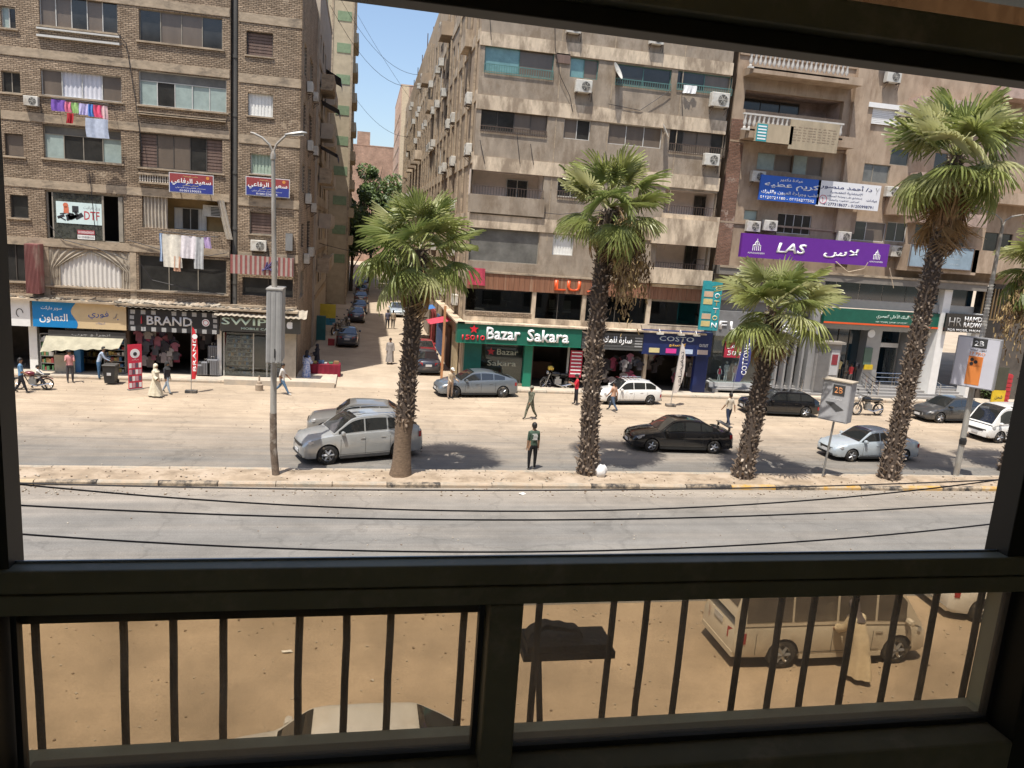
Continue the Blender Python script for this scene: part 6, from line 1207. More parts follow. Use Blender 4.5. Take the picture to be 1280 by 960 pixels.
FANS = [fan_mesh('fan_leaf', LG1, rv, 1.0, .95, 26, .06+.09*i, fold=.1*i) for i in range(4)]+[fan_mesh('fan_leaf', LG2, rv, 1.0, .95, 26, .1+.12*i, fold=.15) for i in range(2)]
FANO = [fan_mesh('fan_leaf', LG1, rv, 1.0, 1.0, 26, .35+.2*i, fold=.25) for i in range(3)]+[fan_mesh('fan_leaf', LG2, rv, 1.0, 1.0, 26, .4, fold=.3)]
FAND = [fan_mesh('dry_leaf', LDRY, rv, .95, .7, 22, .5, spread=1.0, ragged=.2, fold=.5) for i in range(3)]
TRD = mat('palm_trunk_dark', (.075,.055,.042), .95, var=.4, scale=12, bump=.8, bscale=30); STUB = mat('palm_leaf_stub', (.2,.15,.11), .9, var=.5, scale=9); STUBL = mat('palm_leaf_stub_pale', (.42,.35,.28), .9, var=.3, scale=9); TRB = mat('palm_trunk_bark', (.17,.118,.078), .95, var=.3, scale=7, stretch=(1,1,2.5), bump=.9, bscale=18)
def palm(label, base, top, r0, r1, crown_r, nup, nmid, ndown, ndry, bare=0.0, flare=1.3, seed=1, bend=0, fruit=0, trunk_mat=None, fr_side=1, skirt=0):
    rn = random.Random(seed); r0 *= .92; r1 *= .95; t = thing('palm_tree', label, 'palm tree', (base[0], base[1], .12), 0, 'fan palms along the median'); B = Vector((0,0,0)); Tp = Vector((top[0]-base[0], top[1]-base[1], top[2]-.12))
    def ax(s): return B.lerp(Tp, s)+Vector((bend*math.sin(PI*s), 0, 0))
    n = 26; q = MB(); prof = []
    for i in range(n+1):
        s = i/n; r = r0+(r1-r0)*s; r *= 1+(flare-1)*max(0, 1-s*9)**1.5; prof.append(r*(1+rn.uniform(-.04,.04)))
    vs = []; K = 14
    for i in range(n+1):
        c = ax(i/n)
        for k in range(K): a = 2*PI*k/K; rr_ = prof[i]*(1+.05*math.sin(3*a+i)+rn.uniform(-.03,.03)); vs.append((c.x+rr_*math.cos(a), c.y+rr_*math.sin(a), c.z-(.1 if i == 0 else 0)))
    q.add(vs, [(i*K+k, i*K+(k+1)%K, (i+1)*K+(k+1)%K, (i+1)*K+k) for i in range(n) for k in range(K)], 0)
    for idx in range(len(q.m)): q.m[idx] = 1 if (idx//K)/n < bare else 0
    q.build('trunk', [TRD, TRB], t, smooth=True, fix=False)
    # old leaf bases: short upturned wedges in a spiral
    q = MB(); H_ = Tp.length; ns = int(H_*(1-bare)*80)
    for i in range(ns):
        s = bare+(1-bare)*(i+rn.random())/ns; a = i*2.39996+rn.uniform(-.3,.3); c = ax(s); r = prof[min(n, int(s*n))]*.95; d = Vector((math.cos(a), math.sin(a), 0)); sd = Vector((-d.y, d.x, 0)); L = rn.uniform(.04,.15)*(1.6 if rn.random() < .12 else 1); up = rn.uniform(.02,.16)*(1 if rn.random() < .8 else -.6); w_ = rn.uniform(.025,.06)
        p = c+d*r; tip = p+d*L+Vector((0,0,up)); th = Vector((0,0,.035))
        vv = [p-sd*w_-th, p+sd*w_-th, p+sd*w_*.9+th, p-sd*w_*.9+th, tip-sd*w_*.55-th*.3, tip+sd*w_*.55-th*.3, tip+sd*w_*.4+th*.5, tip-sd*w_*.4+th*.5]
        q.add(vv, [(0,1,5,4),(1,2,6,5),(2,3,7,6),(3,0,4,7),(4,5,6,7)], 1 if rn.random() < .13 else 0)
    q.build('leaf_stubs', [STUB, STUBL], t, fix=False, kind='stuff')
    def put(me, az, el, sc, roll=0, off=0, zoff=0, name='frond'):
        R = Matrix.Rotation(az, 3, 'Z') @ Matrix.Rotation(-el, 3, 'Y') @ Matrix.Rotation(roll, 3, 'X'); o = mobj(name, me, t); c = Tp+Vector((math.cos(az)*off, math.sin(az)*off, zoff)); o.location = c; o.rotation_euler = R.to_euler(); o.scale = (sc,)*3; return o
    S = crown_r/1.78
    for i in range(nup): put(rn.choice(FANS), i*2.4+rn.uniform(-.4,.4), rn.uniform(.75,1.35), S*rn.uniform(.75,1.0), rn.uniform(-.5,.5), .06, rn.uniform(.1,.35))
    for i in range(nmid): put(rn.choice(FANS), i*2.4+1+rn.uniform(-.4,.4), rn.uniform(.1,.75), S*rn.uniform(.9,1.1), rn.uniform(-.6,.6), .1, rn.uniform(-.05,.2))
    for i in range(ndown): put(rn.choice(FANO), i*2.4+2+rn.uniform(-.4,.4), rn.uniform(-.85,.05), S*rn.uniform(.85,1.05), rn.uniform(-.5,.5), .12, rn.uniform(-.35,.05))
    for i in range(ndry): put(rn.choice(FAND), i*2.4+rn.uniform(-.4,.4), rn.uniform(-1.53,-1.3 if skirt else -1.15), S*rn.uniform(.7,.95), rn.uniform(-1,1), r1*1.3, rn.uniform(-2.3,-.4) if skirt else rn.uniform(-.8,-.1), 'dry_frond')
    if skirt:
        q = MB()
        for k in range(900):
            a = rn.uniform(0, 2*PI); s = rn.random(); z0 = -.5-2.0*s; r = .62-.12*s+rn.uniform(-.1,.08); d = Vector((math.cos(a), math.sin(a), 0)); sd = Vector((-d.y, d.x, 0)); L = rn.uniform(.6,1.3); p = d*r+Vector((0,0,z0)); e = d*(r*rn.uniform(.75,1.05))+Vector((0,0,z0-L))+sd*rn.uniform(-.12,.12); w_ = rn.uniform(.012,.045); m_ = p.lerp(e, .5)+d*.07
            q.add([p-sd*w_*.6, p+sd*w_*.6, m_+sd*w_, m_-sd*w_, e+sd*w_*.2, e-sd*w_*.2], [(0,1,2,3),(3,2,4,5)], k % 2)
        q.build('dry_leaf_skirt', [mat('dry_skirt_brown', (.24,.14,.07), .85, var=.3, scale=5), mat('dry_skirt_tan', (.42,.28,.15), .85, var=.3, scale=5)], t, fix=False, kind='stuff').location = Tp
    if fruit:
        for k in range(fruit):
            a = (-1.1+1.3*k/max(1, fruit-1))+(0 if fr_side > 0 else PI); L = rn.uniform(.7,1.9); q = MB(); d = Vector((math.cos(a), math.sin(a)*1.0, 0)); p0 = Vector((0,0,0)); path = [p0+d*(L*u)+Vector((0,0,.35*math.sin(PI*u*.8)-2.7*u*u)) for u in [j/8 for j in range(9)]]
            q.path(path, .022, 4)
            for j in range(420):
                u = rn.uniform(.5,1); b_ = path[min(8, int(u*8))]; o_ = Vector((rn.gauss(0,.16), rn.gauss(0,.16), -abs(rn.gauss(0,.85)))); z = b_+o_; q.path([z, z+Vector((rn.gauss(0,.05), rn.gauss(0,.05), -rn.uniform(.08,.25)))], rn.uniform(.014,.03), 3, 1 if rn.random() < .6 else 0)
            q.build('hanging_flower_stalk', [mat('dry_stalk_brown', (.2,.13,.07), .9, var=.3), mat('dry_stalk_tan', (.42,.3,.14), .9, var=.3)], t, fix=False, kind='stuff').location = Tp+Vector((0,0,.05))
    return t
def ptop(px, py, Y): x, z = P(px, py, Y); return (x, Y, z)
g1 = G(500, 594, .14); palm('short palm nearest the silver SUV with a smooth bare lower trunk', g1, ptop(524, 312, 27.45), .36, .27, 2.15, 11, 15, 15, 6, bare=.24, flare=1.35, seed=4)
g2 = G(735, 592, .14); palm('palm beside the white bag with brown flower stalks hanging to its right', g2, ptop(762, 262, 28), .38, .3, 2.15, 10, 13, 13, 6, bare=.0, flare=1.3, seed=9, bend=-.15, fruit=7)
g3 = G(928, 597, .14); palm('shortest palm, its crown in front of the bank sign, behind the black car', g3, ptop(970, 385, 27.6), .4, .28, 2.2, 6, 13, 12, 8, bare=0, flare=1.15, seed=13)
g4 = G(1110, 598, .14); palm('tallest palm with a thick skirt of dry brown leaves under its crown', g4, ptop(1195, 195, 27.8), .38, .3, 2.65, 12, 17, 18, 34, bare=0, flare=1.2, seed=17, skirt=1)
g5 = G(1262, 586, .14); palm('palm cut by the right window edge with drooping yellow brown leaves', g5, ptop(1320, 330, 28), .38, .3, 2.2, 10, 14, 18, 14, seed=23, fruit=4, fr_side=-1)
# ================================================================== leafy trees in the side street
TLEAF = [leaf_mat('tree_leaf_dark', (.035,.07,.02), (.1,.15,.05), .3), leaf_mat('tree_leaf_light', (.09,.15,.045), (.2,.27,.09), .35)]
BARK = mat('tree_bark', (.13,.1,.07), .95, var=.25)
def tree(label, x, y, h, r, n, seed, leaf=.35):
    rn = random.Random(seed); t = thing('street_tree', label, 'tree', (x, y, 0), 0, 'leafy trees at the end of the side street'); q = MB(); q.path([(0,0,0),(.1,.1,h*.3),(0,.2,h*.6)], [.28,.22,.12], 8)
    tips = []
    for k in range(7): a = k*.9; z = h*(.3+.08*k); tp = Vector((math.cos(a)*r*.6, math.sin(a)*r*.6, z+h*.22)); tips.append(tp); q.path([(0,.1,z*.8),tuple(tp*.6+Vector((0,0,z*.3))),tuple(tp)], [.1,.07,.03], 5)
    q.build('trunk', BARK, t, smooth=True); q = MB(); cl = [(Vector((rn.gauss(0,r*.45), rn.gauss(0,r*.45), h*.68+rn.gauss(0,h*.15))), rn.uniform(.5,1.2)*r*.42) for _ in range(22)]
    for i in range(n):
        c, cr = rn.choice(cl); d = Vector((rn.gauss(0,1), rn.gauss(0,1), rn.gauss(0,1))).normalized()*cr*rn.uniform(.75,1.05); p = c+d; u = Vector((rn.gauss(0,1), rn.gauss(0,1), rn.gauss(0,1))).normalized(); v = u.orthogonal().normalized(); s = leaf*rn.uniform(.5,1.1)
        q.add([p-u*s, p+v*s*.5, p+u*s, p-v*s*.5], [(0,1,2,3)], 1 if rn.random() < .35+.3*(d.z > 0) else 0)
    q.build('crown', TLEAF, t, fix=False); return t
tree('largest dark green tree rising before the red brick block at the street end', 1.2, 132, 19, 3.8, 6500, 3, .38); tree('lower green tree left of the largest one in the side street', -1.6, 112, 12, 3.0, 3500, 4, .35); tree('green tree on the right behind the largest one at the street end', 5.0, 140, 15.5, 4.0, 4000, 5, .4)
# low bush and plants beside the bank steps
a = MB(); rn = random.Random(5)
for i in range(1500):
    d = Vector((rn.gauss(0,1), rn.gauss(0,1), rn.gauss(0,1))).normalized()*rn.uniform(.3,.75); p = d+Vector((0,0,.6)); u = Vector((rn.gauss(0,1), rn.gauss(0,1), rn.gauss(0,1))).normalized(); v = u.orthogonal().normalized(); s = .09; a.add([p-u*s, p+v*s*.5, p+u*s, p-v*s*.5], [(0,1,2,3)], rn.randint(0,1))
x_, y_ = G(1176, 480, .3); tag(a.build('bush', TLEAF, fix=False, loc=(x_, 46.0, .3)), 'small green bush beside the bank steps near the black front', 'bush')
# ================================================================== vehicles
def lerp_tab(tab, x):
    if x <= tab[0][0]: return tab[0][1]
    for (a, b), (c, d) in zip(tab, tab[1:]):
        if x <= c: s = (x-a)/(c-a) if c > a else 0; return b+(d-b)*s
    return tab[-1][1]
def smooth_tab(tab, x, w=.025): return sum(lerp_tab(tab, x+w*k/2) for k in (-2,-1,0,1,2))/5
CARK = {
 'sedan': dict(hood=[(0,.36),(.015,.44),(.05,.50),(.14,.575),(.27,.635),(.5,.655),(.8,.675),(.93,.69),(.985,.655),(1,.47)], roof=[(.255,.60),(.40,.955),(.47,.99),(.58,1.0),(.68,.965),(.86,.69)], ax=(.185,.80), pill=(.33,.50,.66,.775)),
 'coupe': dict(hood=[(0,.36),(.015,.43),(.05,.49),(.14,.57),(.28,.64),(.5,.665),(.8,.70),(.95,.73),(.99,.69),(1,.5)], roof=[(.26,.62),(.42,.96),(.5,.995),(.6,1.0),(.72,.95),(.93,.735)], ax=(.19,.80), pill=(.35,.52,.68,.82)),
 'suv': dict(hood=[(0,.36),(.015,.46),(.05,.54),(.15,.60),(.27,.64),(.5,.655),(.9,.68),(.97,.67),(1,.5)], roof=[(.235,.62),(.385,.93),(.46,.985),(.6,1.0),(.8,.965),(.86,.94),(.965,.68)], ax=(.19,.79), pill=(.32,.49,.68,.86)),
 'hatch': dict(hood=[(0,.38),(.015,.46),(.04,.52),(.14,.57),(.27,.62),(.5,.635),(.9,.65),(.97,.63),(1,.45)], roof=[(.27,.60),(.40,.96),(.46,.995),(.6,1.0),(.8,.98),(.98,.64)], ax=(.18,.79), pill=(.33,.52,.71,.88)),
 'van': dict(hood=[(0,.28),(.01,.40),(.05,.46),(.10,.50),(.5,.53),(.9,.53),(.99,.52),(1,.35)], roof=[(.045,.47),(.16,.88),(.22,.97),(.4,1.0),(.9,1.0),(.97,.95),(.998,.52)], ax=(.17,.76), pill=(.14,.30,.50,.72)),
}
CGL = mat('car_window_glass', (.02,.022,.022), .04, var=0, spec=1.0, coat=.6); LAMPC = mat('headlamp_glass', (.5,.5,.5), .12, .2, var=.1, scale=30, coat=.5); TAILM = mat('tail_lamp_red', (.35,.01,.015), .2, var=0, coat=.5); PLATE = mat('plate_white', (.6,.6,.6), .5, var=.1, scale=30); RIM = mat('alloy_rim', (.5,.5,.5), .3, .7, var=.05); UNDER = mat('dark_underbody', (.015,.015,.015), .9)
def car_paint(name, c, metal=.3, dirt=.2, rough=.32):
    return mat(name, c, rough, metal, var=.05, scale=2, coat=.8, dirt=tuple(.65*v+.35*d for v, d in zip(c, (.4,.34,.27))), dirt_amt=dirt, dirt_scale=1.6)
def make_wheel(parent, r, w_, loc, spokes=5, rimc=None):
    q = MB(); q.lathe([(r*.62,-w_/2),(r*.9,-w_/2),(r,-w_*.36),(r,w_*.36),(r*.9,w_/2),(r*.62,w_/2)], n=24, axis='y', cap=False); wh = q.build('wheel', RUBBER, parent, smooth=True, loc=loc, angle=50)
    q = MB(); q.lathe([(r*.63,-w_*.47),(r*.6,-w_*.3),(r*.55,-w_*.25)], n=20, axis='y', cap=False)
    for k in range(spokes): q.cbox((0,0,0), (r*.56, w_*.1, r*.15)) if False else q.xf(Matrix.Identity(4)); a = 2*PI*k/spokes; q.path([(math.cos(a)*r*.1,-w_*.43,math.sin(a)*r*.1),(math.cos(a)*r*.6,-w_*.42,math.sin(a)*r*.6)], [r*.15,r*.1], 4)
    q.lathe([(.001,-w_*.48),(r*.15,-w_*.46),(r*.15,-w_*.3)], n=10, axis='y', cap=False); s = -1 if loc[1] > 0 else 1
    if s < 0: q.v = [(x,-y,z) for x, y, z in q.v]
    rm_ = q.build('rim', rimc or RIM, wh, smooth=True); q = MB(); y = -w_*.2*s; q.lathe([(.001,y),(r*.6,y)], n=16, axis='y', cap=False); q.build('brake_disc', mat('brake_grey',(.07,.07,.07),.5,.4), wh); return wh
def car(label, kind, L, W, Hh, paint, loc, rz, rwheel=.31, cat='car', group=None, rimc=None, rack=False, spoiler=False, plate=True, lowtrim=None, spokes=5, roofcol=None, name='parked_car', mirror=True, taildark=False, glass=None):
    CGL = glass or MATS['car_window_glass']
    K = CARK[kind]; t = thing(name, label, cat, loc, rz, group); zb = .2*Hh/1.45; ax = [(-L/2+L*a) for a in K['ax']]; Ra = rwheel+.055
    wt = [(0,.66),(.012,.80),(.05,.92),(.14,.985),(.3,1),(.72,1),(.9,.965),(.98,.88),(1,.76)] if kind != 'van' else [(0,.80),(.02,.92),(.06,.98),(.15,1),(.9,1),(.985,.96),(1,.88)]
    def hw(u): return W/2*lerp_tab(wt, u)
    def arch(x): 
        z = 0
        for a in ax:
            d = abs(x-a)
            if d < Ra: z = max(z, rwheel+math.sqrt(Ra*Ra-d*d))
        return z
    us = sorted(set([0,.006,.015,.03,.05,.08,.99,.995,1]+[i/60 for i in range(1, 60)]+[min(1, max(0, (a+d*Ra+L/2)/L)) for a in ax for d in (-1.01,-.99,-.9,-.7,-.4,0,.4,.7,.9,.99,1.01)]))
    q = MB(); rows = []
    for u in us:
        x = -L/2+L*u; zt = smooth_tab(K['hood'], u, .012)*Hh; w_ = hw(u); az = arch(x); zl = max(zb*(1 if .02 < u < .98 else 1.15), 0); zz = [zl, zl+.03, zl+.12, (zl+zt)*.52, zt*.83+zl*.1, zt-.035, zt, zt+.015]; ww = [.90, .965, .995, 1.0, .985, .935, .82, 0]
        row = [(x, -w_*.9 if az == 0 else -w_*.99, max(zz[0], az))]
        for k in range(1, 8): row.append((x, -w_*ww[k], max(zz[k], az if k < 5 else 0)))
        rows.append(row)
    vs = []; n = 8
    for r in rows: vs += r+[(x, -y, z) for x, y, z in reversed(r[:-1])]
    m_ = 15; fs = [(i*m_+k, i*m_+k+1, (i+1)*m_+k+1, (i+1)*m_+k) for i in range(len(us)-1) for k in range(m_-1)]
    fs += [tuple(range(m_)), tuple(reversed([(len(us)-1)*m_+k for k in range(m_)]))]
    q.add(vs, fs)
    # greenhouse
    rt = K['roof']; u0, u1 = rt[0][0], rt[-1][0]; 
    def gpt(u, tt, o=0.0):   # tt 0..1 up the side, 1..2 across the roof
        x = -L/2+L*u; zbelt = smooth_tab(K['hood'], u, .012)*Hh-.02; zr = max(zbelt+.001, smooth_tab(rt, u, .02)*Hh); fr = (zr-zbelt)/(Hh-zbelt+1e-6); wb = hw(u)*.90; wr = hw(u)*(.90-.20*fr if kind != 'van' else .93-.10*fr)
        if kind == 'van': wb = hw(u)*.96
        if tt <= 1: w_ = wb+(wr-wb)*tt; z = zbelt+(zr-.045*fr-zbelt)*tt
        else: s = tt-1; w_ = wr*(1-s)*.995; z = zr-.045*fr+.045*fr*math.sin(s*PI/2)**.5 if s > 0 else zr-.045*fr
        return (x, -w_-o*(tt <= 1), z+(o if tt > 1 else o*.3))
    gu = [u0+(u1-u0)*i/44 for i in range(45)]; ts = [0,.35,.7,1,1.06,1.2,1.5,2]; vs = []
    for u in gu:
        r = [gpt(u, s) for s in ts]; vs += r+[(x,-y,z) for x, y, z in reversed(r[:-1])]
    m2 = 15; o0 = len(q.v); q.add(vs, [(i*m2+k, i*m2+k+1, (i+1)*m2+k+1, (i+1)*m2+k) for i in range(44) for k in range(m2-1)])
    q.build('body', paint, t, smooth=True, angle=42)
    # glass: windscreen, rear window, side windows
    def uroof(frac, front_=True):
        rng = gu if front_ else list(reversed(gu))
        for u in rng:
            if smooth_tab(rt, u, .02) > frac: return u
        return rng[-1]
    ua, ub = u0+.012, uroof(.965); uc, ud = uroof(.955, False), u1-.012
    for nm, a_, b_ in (('windscreen', ua, ub), ('rear_window', uc, ud)):
        g = MB()
        def gf(u, v):
            uu = a_+(b_-a_)*u; y = (v*2-1)*.88; p = gpt(uu, 1); pr = gpt(uu, 2, .012); ps = gpt(uu, 1.06, .012); w_ = abs(p[1]); return (pr[0]-(.008 if nm == 'windscreen' else -.008), y*w_, ps[2]+(pr[2]-ps[2])*(1-abs(y))**.5 if abs(y) < 1 else ps[2])
        g.grid(gf, 10, 8); g.build(nm, CGL, t, smooth=True, fix=False, angle=80)
    pl_ = K['pill']; segs = [(pl_[0]-.045 if kind != 'van' else pl_[0], pl_[1]-.006), (pl_[1]+.006, pl_[2]-.006)] + ([(pl_[2]+.006, pl_[3])] if kind in ('suv','van','hatch','sedan','coupe') else [])
    if kind == 'van': segs.append((pl_[3]+.01, .95))
    for s in (1, -1):
        for (a_, b_) in segs:
            g = MB(); zlo, zhi = .1, .86
            def sf(u, v):
                uu = a_+(b_-a_)*u; p = gpt(uu, zlo+(zhi-zlo)*v, .01); return (p[0], s*p[1], p[2])
            g.grid(sf, 8, 3); g.build('side_window', CGL, t, smooth=True, fix=False, angle=80)
    # wheels and arches
    for a in ax:
        for s in (-1, 1): make_wheel(t, rwheel, .2, (a, s*(W/2-.115), rwheel), spokes, rimc)
    g = MB(); g.box(-L*.44, -W*.36, zb+.02, L*.44, W*.36, zb+.3); g.build('underbody', UNDER, t)
    # lamps, grille, plates, mirrors, handles, seams
    fz = K['hood'][2][1]*Hh
    for s in (-1, 1):
        g = MB(); hz = fz-.09*Hh/1.45
        def lf(u, v): 
            uu = .004+.075*u; w_ = hw(uu)*(1.006); zt = smooth_tab(K['hood'], uu, .012)*Hh; return (-L/2+L*uu-.03*(1-u), s*(w_*(.58+.435*min(1, u*1.5))), zt-.055-.15*(1-v)*(1-.35*u)+.02)
        g.grid(lf, 5, 2); g.build('headlight', LAMPC, t, smooth=True, fix=False)
        g = MB(); rz0 = (.60 if kind not in ('van','hatch') else .45)*Hh
        def tf(u, v): uu = 1.0-.05*u; w_ = hw(uu)*1.008; return (-L/2+L*uu+.012*(1-u), s*(w_*(.60+.41*min(1, u*2))), rz0-.13*Hh*(1-v)+.0*Hh)
        g.grid(tf, 4, 2); g.build('taillight', TAILM if not taildark else CGL, t, smooth=True, fix=False)
        if mirror:
            mu = (pl_[0] if kind != 'van' else pl_[0]+.01)-.01; p = gpt(mu, .12); g = MB(); g.lathe([(.001,-.1),(.07,-.085),(.085,0),(.07,.085),(.001,.1)], (p[0]-.02, s*(abs(p[1])+.12), p[2]+.03), 8, axis='y', cap=False); g.build('wing_mirror', paint, t, smooth=True)
        dus = (.47, .64) if kind != 'van' else (.28, .48)
        for du in dus:
            x = -L/2+L*du; w_ = hw(du); zt = smooth_tab(K['hood'], du)*Hh; g = MB(); g.box(x-.09, s*w_*.985-.02, zt*.8, x+.09, s*w_*.985+.02+s*.01, zt*.8+.03); g.build('door_handle', paint if kind != 'van' else CHROME, t)
        g = MB()
        for du in ((pl_[0]-.03, pl_[1], pl_[2]+.02) if kind != 'van' else (.13,.31,.52,.9)):
            x = -L/2+L*du; w_ = hw(du); zt = smooth_tab(K['hood'], du)*Hh; az = arch(x); zs = max(zb+.1, az)
            g.path([(x, s*w_*.997, zs), (x, s*(w_*1.0015), (zs+zt)*.5), (x, s*w_*.99, zt*.84)], .006, 4)
        g.path([(-L/2+L*.27, s*W/2*1.0, zb+.13), (-L/2+L*.7, s*W/2*1.0, zb+.13)], .006, 4); g.build('door_seam', BLACK, t, kind='stuff')
        g = MB(); x0_, x1_ = ax[0]+Ra+.02, ax[1]-Ra-.02; g.box(x0_, s*(W/2-.02)-.02, zb-.03, x1_, s*(W/2-.02)+.02, zb+.07); g.build('side_sill', lowtrim or UNDER, t)
    g = MB(); gz = fz-.17*Hh/1.45
    def gr(u, v): y = (u*2-1)*hw(.0)*.9; return (-L/2-.018+.03*abs(u*2-1)**2, y, gz-.1+.13*v)
    g.grid(gr, 6, 1); g.build('grille', BLACK, t, fix=False); g = MB(); g.box(-L/2-.012, -hw(0)*1.0, zb+.03, -L/2+.2, hw(0)*1.0, zb+.12); g.build('front_bumper', lowtrim or UNDER, t)
    g = MB(); g.box(L/2-.2, -hw(1)*1.0, zb+.02, L/2+.015, hw(1)*1.0, zb+.14); g.build('rear_bumper', lowtrim or UNDER, t)
    if plate:
        g = MB(); g.box(-L/2-.035, -.2, zb+.15, -L/2-.019, .2, zb+.28); g.build('number_plate', PLATE, t); g = MB(); g.box(L/2+.005, -.2, .42*Hh, L/2+.02, .2, .42*Hh+.14); g.build('number_plate', PLATE, t)
    if spoiler:
        g = MB(); g.box(L/2-.32, -W*.36, .80*Hh, L/2-.08, W*.36, .80*Hh+.035); g.build('spoiler', paint, t)
        for s in (-1, 1): g = MB(); g.box(L/2-.26, s*W*.33-.02, .68*Hh, L/2-.16, s*W*.33+.02, .80*Hh-.002); g.build('spoiler_post', paint, t)
    if rack:
        for s in (-1, 1): g = MB(); g.path([gpt(.42,1.2,.03)[:1]+(s*W*.33,)+(Hh-.01,), (-L/2+L*.5, s*W*.33, Hh+.05), (-L/2+L*.78, s*W*.33, Hh+.02)], .018, 5); g.build('roof_rail', CHROME, t)
    return t
def put(px0, px1, py, L, face=0, dz=0):
    """ground point midway between two wheel contacts on the near side of a car seen sideways"""
    a = G(px0, py[0] if isinstance(py, tuple) else py); b = G(px1, py[1] if isinstance(py, tuple) else py); return ((a[0]+b[0])/2, (a[1]+b[1])/2), math.atan2(b[1]-a[1], b[0]-a[0])
SILV = car_paint('silver_paint', (.5,.51,.5), .45, .15); GREYP = car_paint('blue_grey_paint', (.2,.23,.26), .5, .15); BLKP = car_paint('black_paint', (.008,.008,.009), 0, .02, .15); WHP = car_paint('white_car_paint', (.74,.73,.7), 0, .12); PBLU = car_paint('pale_silver_blue_paint', (.5,.56,.6), .3, .12); DKGR = car_paint('dark_grey_paint', (.075,.075,.075), .4, .15); VANW = car_paint('dusty_cream_van_paint', (.62,.56,.46), 0, .35); REDP = car_paint('dusty_red_paint', (.3,.03,.035), .1, .3); NAVP = car_paint('dark_navy_paint', (.03,.035,.05), .2, .2); DSIL = car_paint('grey_silver_paint', (.3,.29,.27), .5, .2)
def vcar(label, kind, L, W, Hh, paint, pxs, py, **k):
    (x, y), a = put(pxs[0], pxs[1], py, L); rz = a+k.pop('da', 0); wb = None
    K = CARK[kind]; mid = (K['ax'][0]+K['ax'][1])/2-.5
    c = Vector((x, y, 0))+Vector((-math.sin(rz), math.cos(rz), 0))*(W/2-.1)-Vector((math.cos(rz), math.sin(rz), 0))*(L*mid)
    return car(label, kind, L, W, Hh, paint, (c.x, c.y, k.pop('z', .004)), rz, **k)
vcar('silver SUV nearest the median, partly behind the first palm', 'suv', 4.9, 1.9, 1.84, SILV, (408, 500), (581, 573), rwheel=.39, rack=True, spokes=6, lowtrim=mat('charcoal_trim',(.05,.05,.05),.6), name='silver_suv')
x_, y_ = G(395, 546); car('silver car with a dark roof just behind the silver SUV', 'hatch', 4.3, 1.8, 1.5, DSIL, (x_+1.75, 33.6, .004), 0, name='silver_car')
vcar('blue grey sedan parked before the bazaar with wide alloy wheels', 'coupe', 4.7, 1.83, 1.48, GREYP, (567, 628), (497, 497), rwheel=.33, spoiler=False, rimc=mat('dark_rim',(.16,.16,.16),.35,.6), spokes=10, name='grey_sedan')
vcar('glossy black sedan with a boot spoiler crossing in front of the palms', 'sedan', 4.85, 1.8, 1.5, BLKP, (813, 891), (565, 567), rwheel=.31, spoiler=True, name='black_sedan')
vcar('old white hatchback with a roof rack parked at the kerb', 'hatch', 4.0, 1.62, 1.4, WHP, (757, 818), (506, 506), rwheel=.29, rack=True, rimc=mat('dull_steel_rim',(.12,.12,.12),.5,.5), name='white_hatchback')
a = MB()
for k in range(5): a.box(-.55+.25*k,-.5,1.43,-.52+.25*k,.5,1.47)
a.build('roof_rack', CHROME, bpy.data.objects['white_hatchback'], kind='stuff')
vcar('black hatchback behind the third palm with its driver at the open window', 'hatch', 4.5, 1.75, 1.44, BLKP, (944, 1011), (519, 522), rwheel=.31, name='black_hatchback')
vcar('pale silver blue sedan with sun glare on its roof beside the tall palm', 'sedan', 4.6, 1.72, 1.46, PBLU, (1060, 1130), (577, 577), rwheel=.3, name='silver_sedan')
def at_wheel(px, py, kind, L, W, rz):
    wx, wy = G(px, py); v = Matrix.Rotation(rz, 3, 'Z') @ Vector((-L/2+L*CARK[kind]['ax'][0], -(W/2-.1), 0)); return (wx-v.x, wy-v.y, .004)
car('dark grey saloon facing left behind the right lamp post', 'coupe', 4.6, 1.8, 1.5, DKGR, at_wheel(1173, 529, 'coupe', 4.6, 1.8, .08), .08, rwheel=.33, name='dark_grey_saloon')
car('white minibus entering at the right edge of the window', 'van', 4.8, 1.8, 2.0, WHP, at_wheel(1247, 554, 'van', 4.8, 1.8, .1), .1, rwheel=.33, cat='van', name='white_van', lowtrim=WHP)
# near parking lane, seen through the lower panes
vcar('dusty cream minibus parked close below the window, tail to the left', 'van', 5.1, 1.7, 2.0, VANW, (1110, 955), (832, 834), rwheel=.33, cat='van', name='cream_van', lowtrim=VANW, da=0, spokes=6) if False else None
p0, p1 = G(955, 832), G(1110, 830); vx = (p0[0]+p1[0])/2; vy = (p0[1]+p1[1])/2
car('dusty cream minibus parked close below the window, tail to the left', 'van', 4.9, 1.7, 1.98, VANW, (vx+.05, vy+.75, .004), PI, rwheel=.34, cat='van', name='cream_van', lowtrim=VANW, spokes=6, glass=mat('dusty_van_glass', (.11,.095,.08), .15, var=.25, scale=2, coat=.5))
x_, y_ = G(1225, 795); car('old white car at the lower right corner of the right pane', 'sedan', 4.3, 1.7, 1.38, WHP, (x_+1.95, y_+1.3, .004), PI-.12, name='white_old_car', lowtrim=CHROME)
x_, z_ = G(480, 872, 1.44); car('dusty silver car parked directly under the window, only its roof in view', 'hatch', 4.2, 1.72, 1.46, car_paint('dusty_white_paint', (.62,.6,.56), .1, .35), (x_-.75, z_-.7, .004), 0.0, name='roof_only_car')
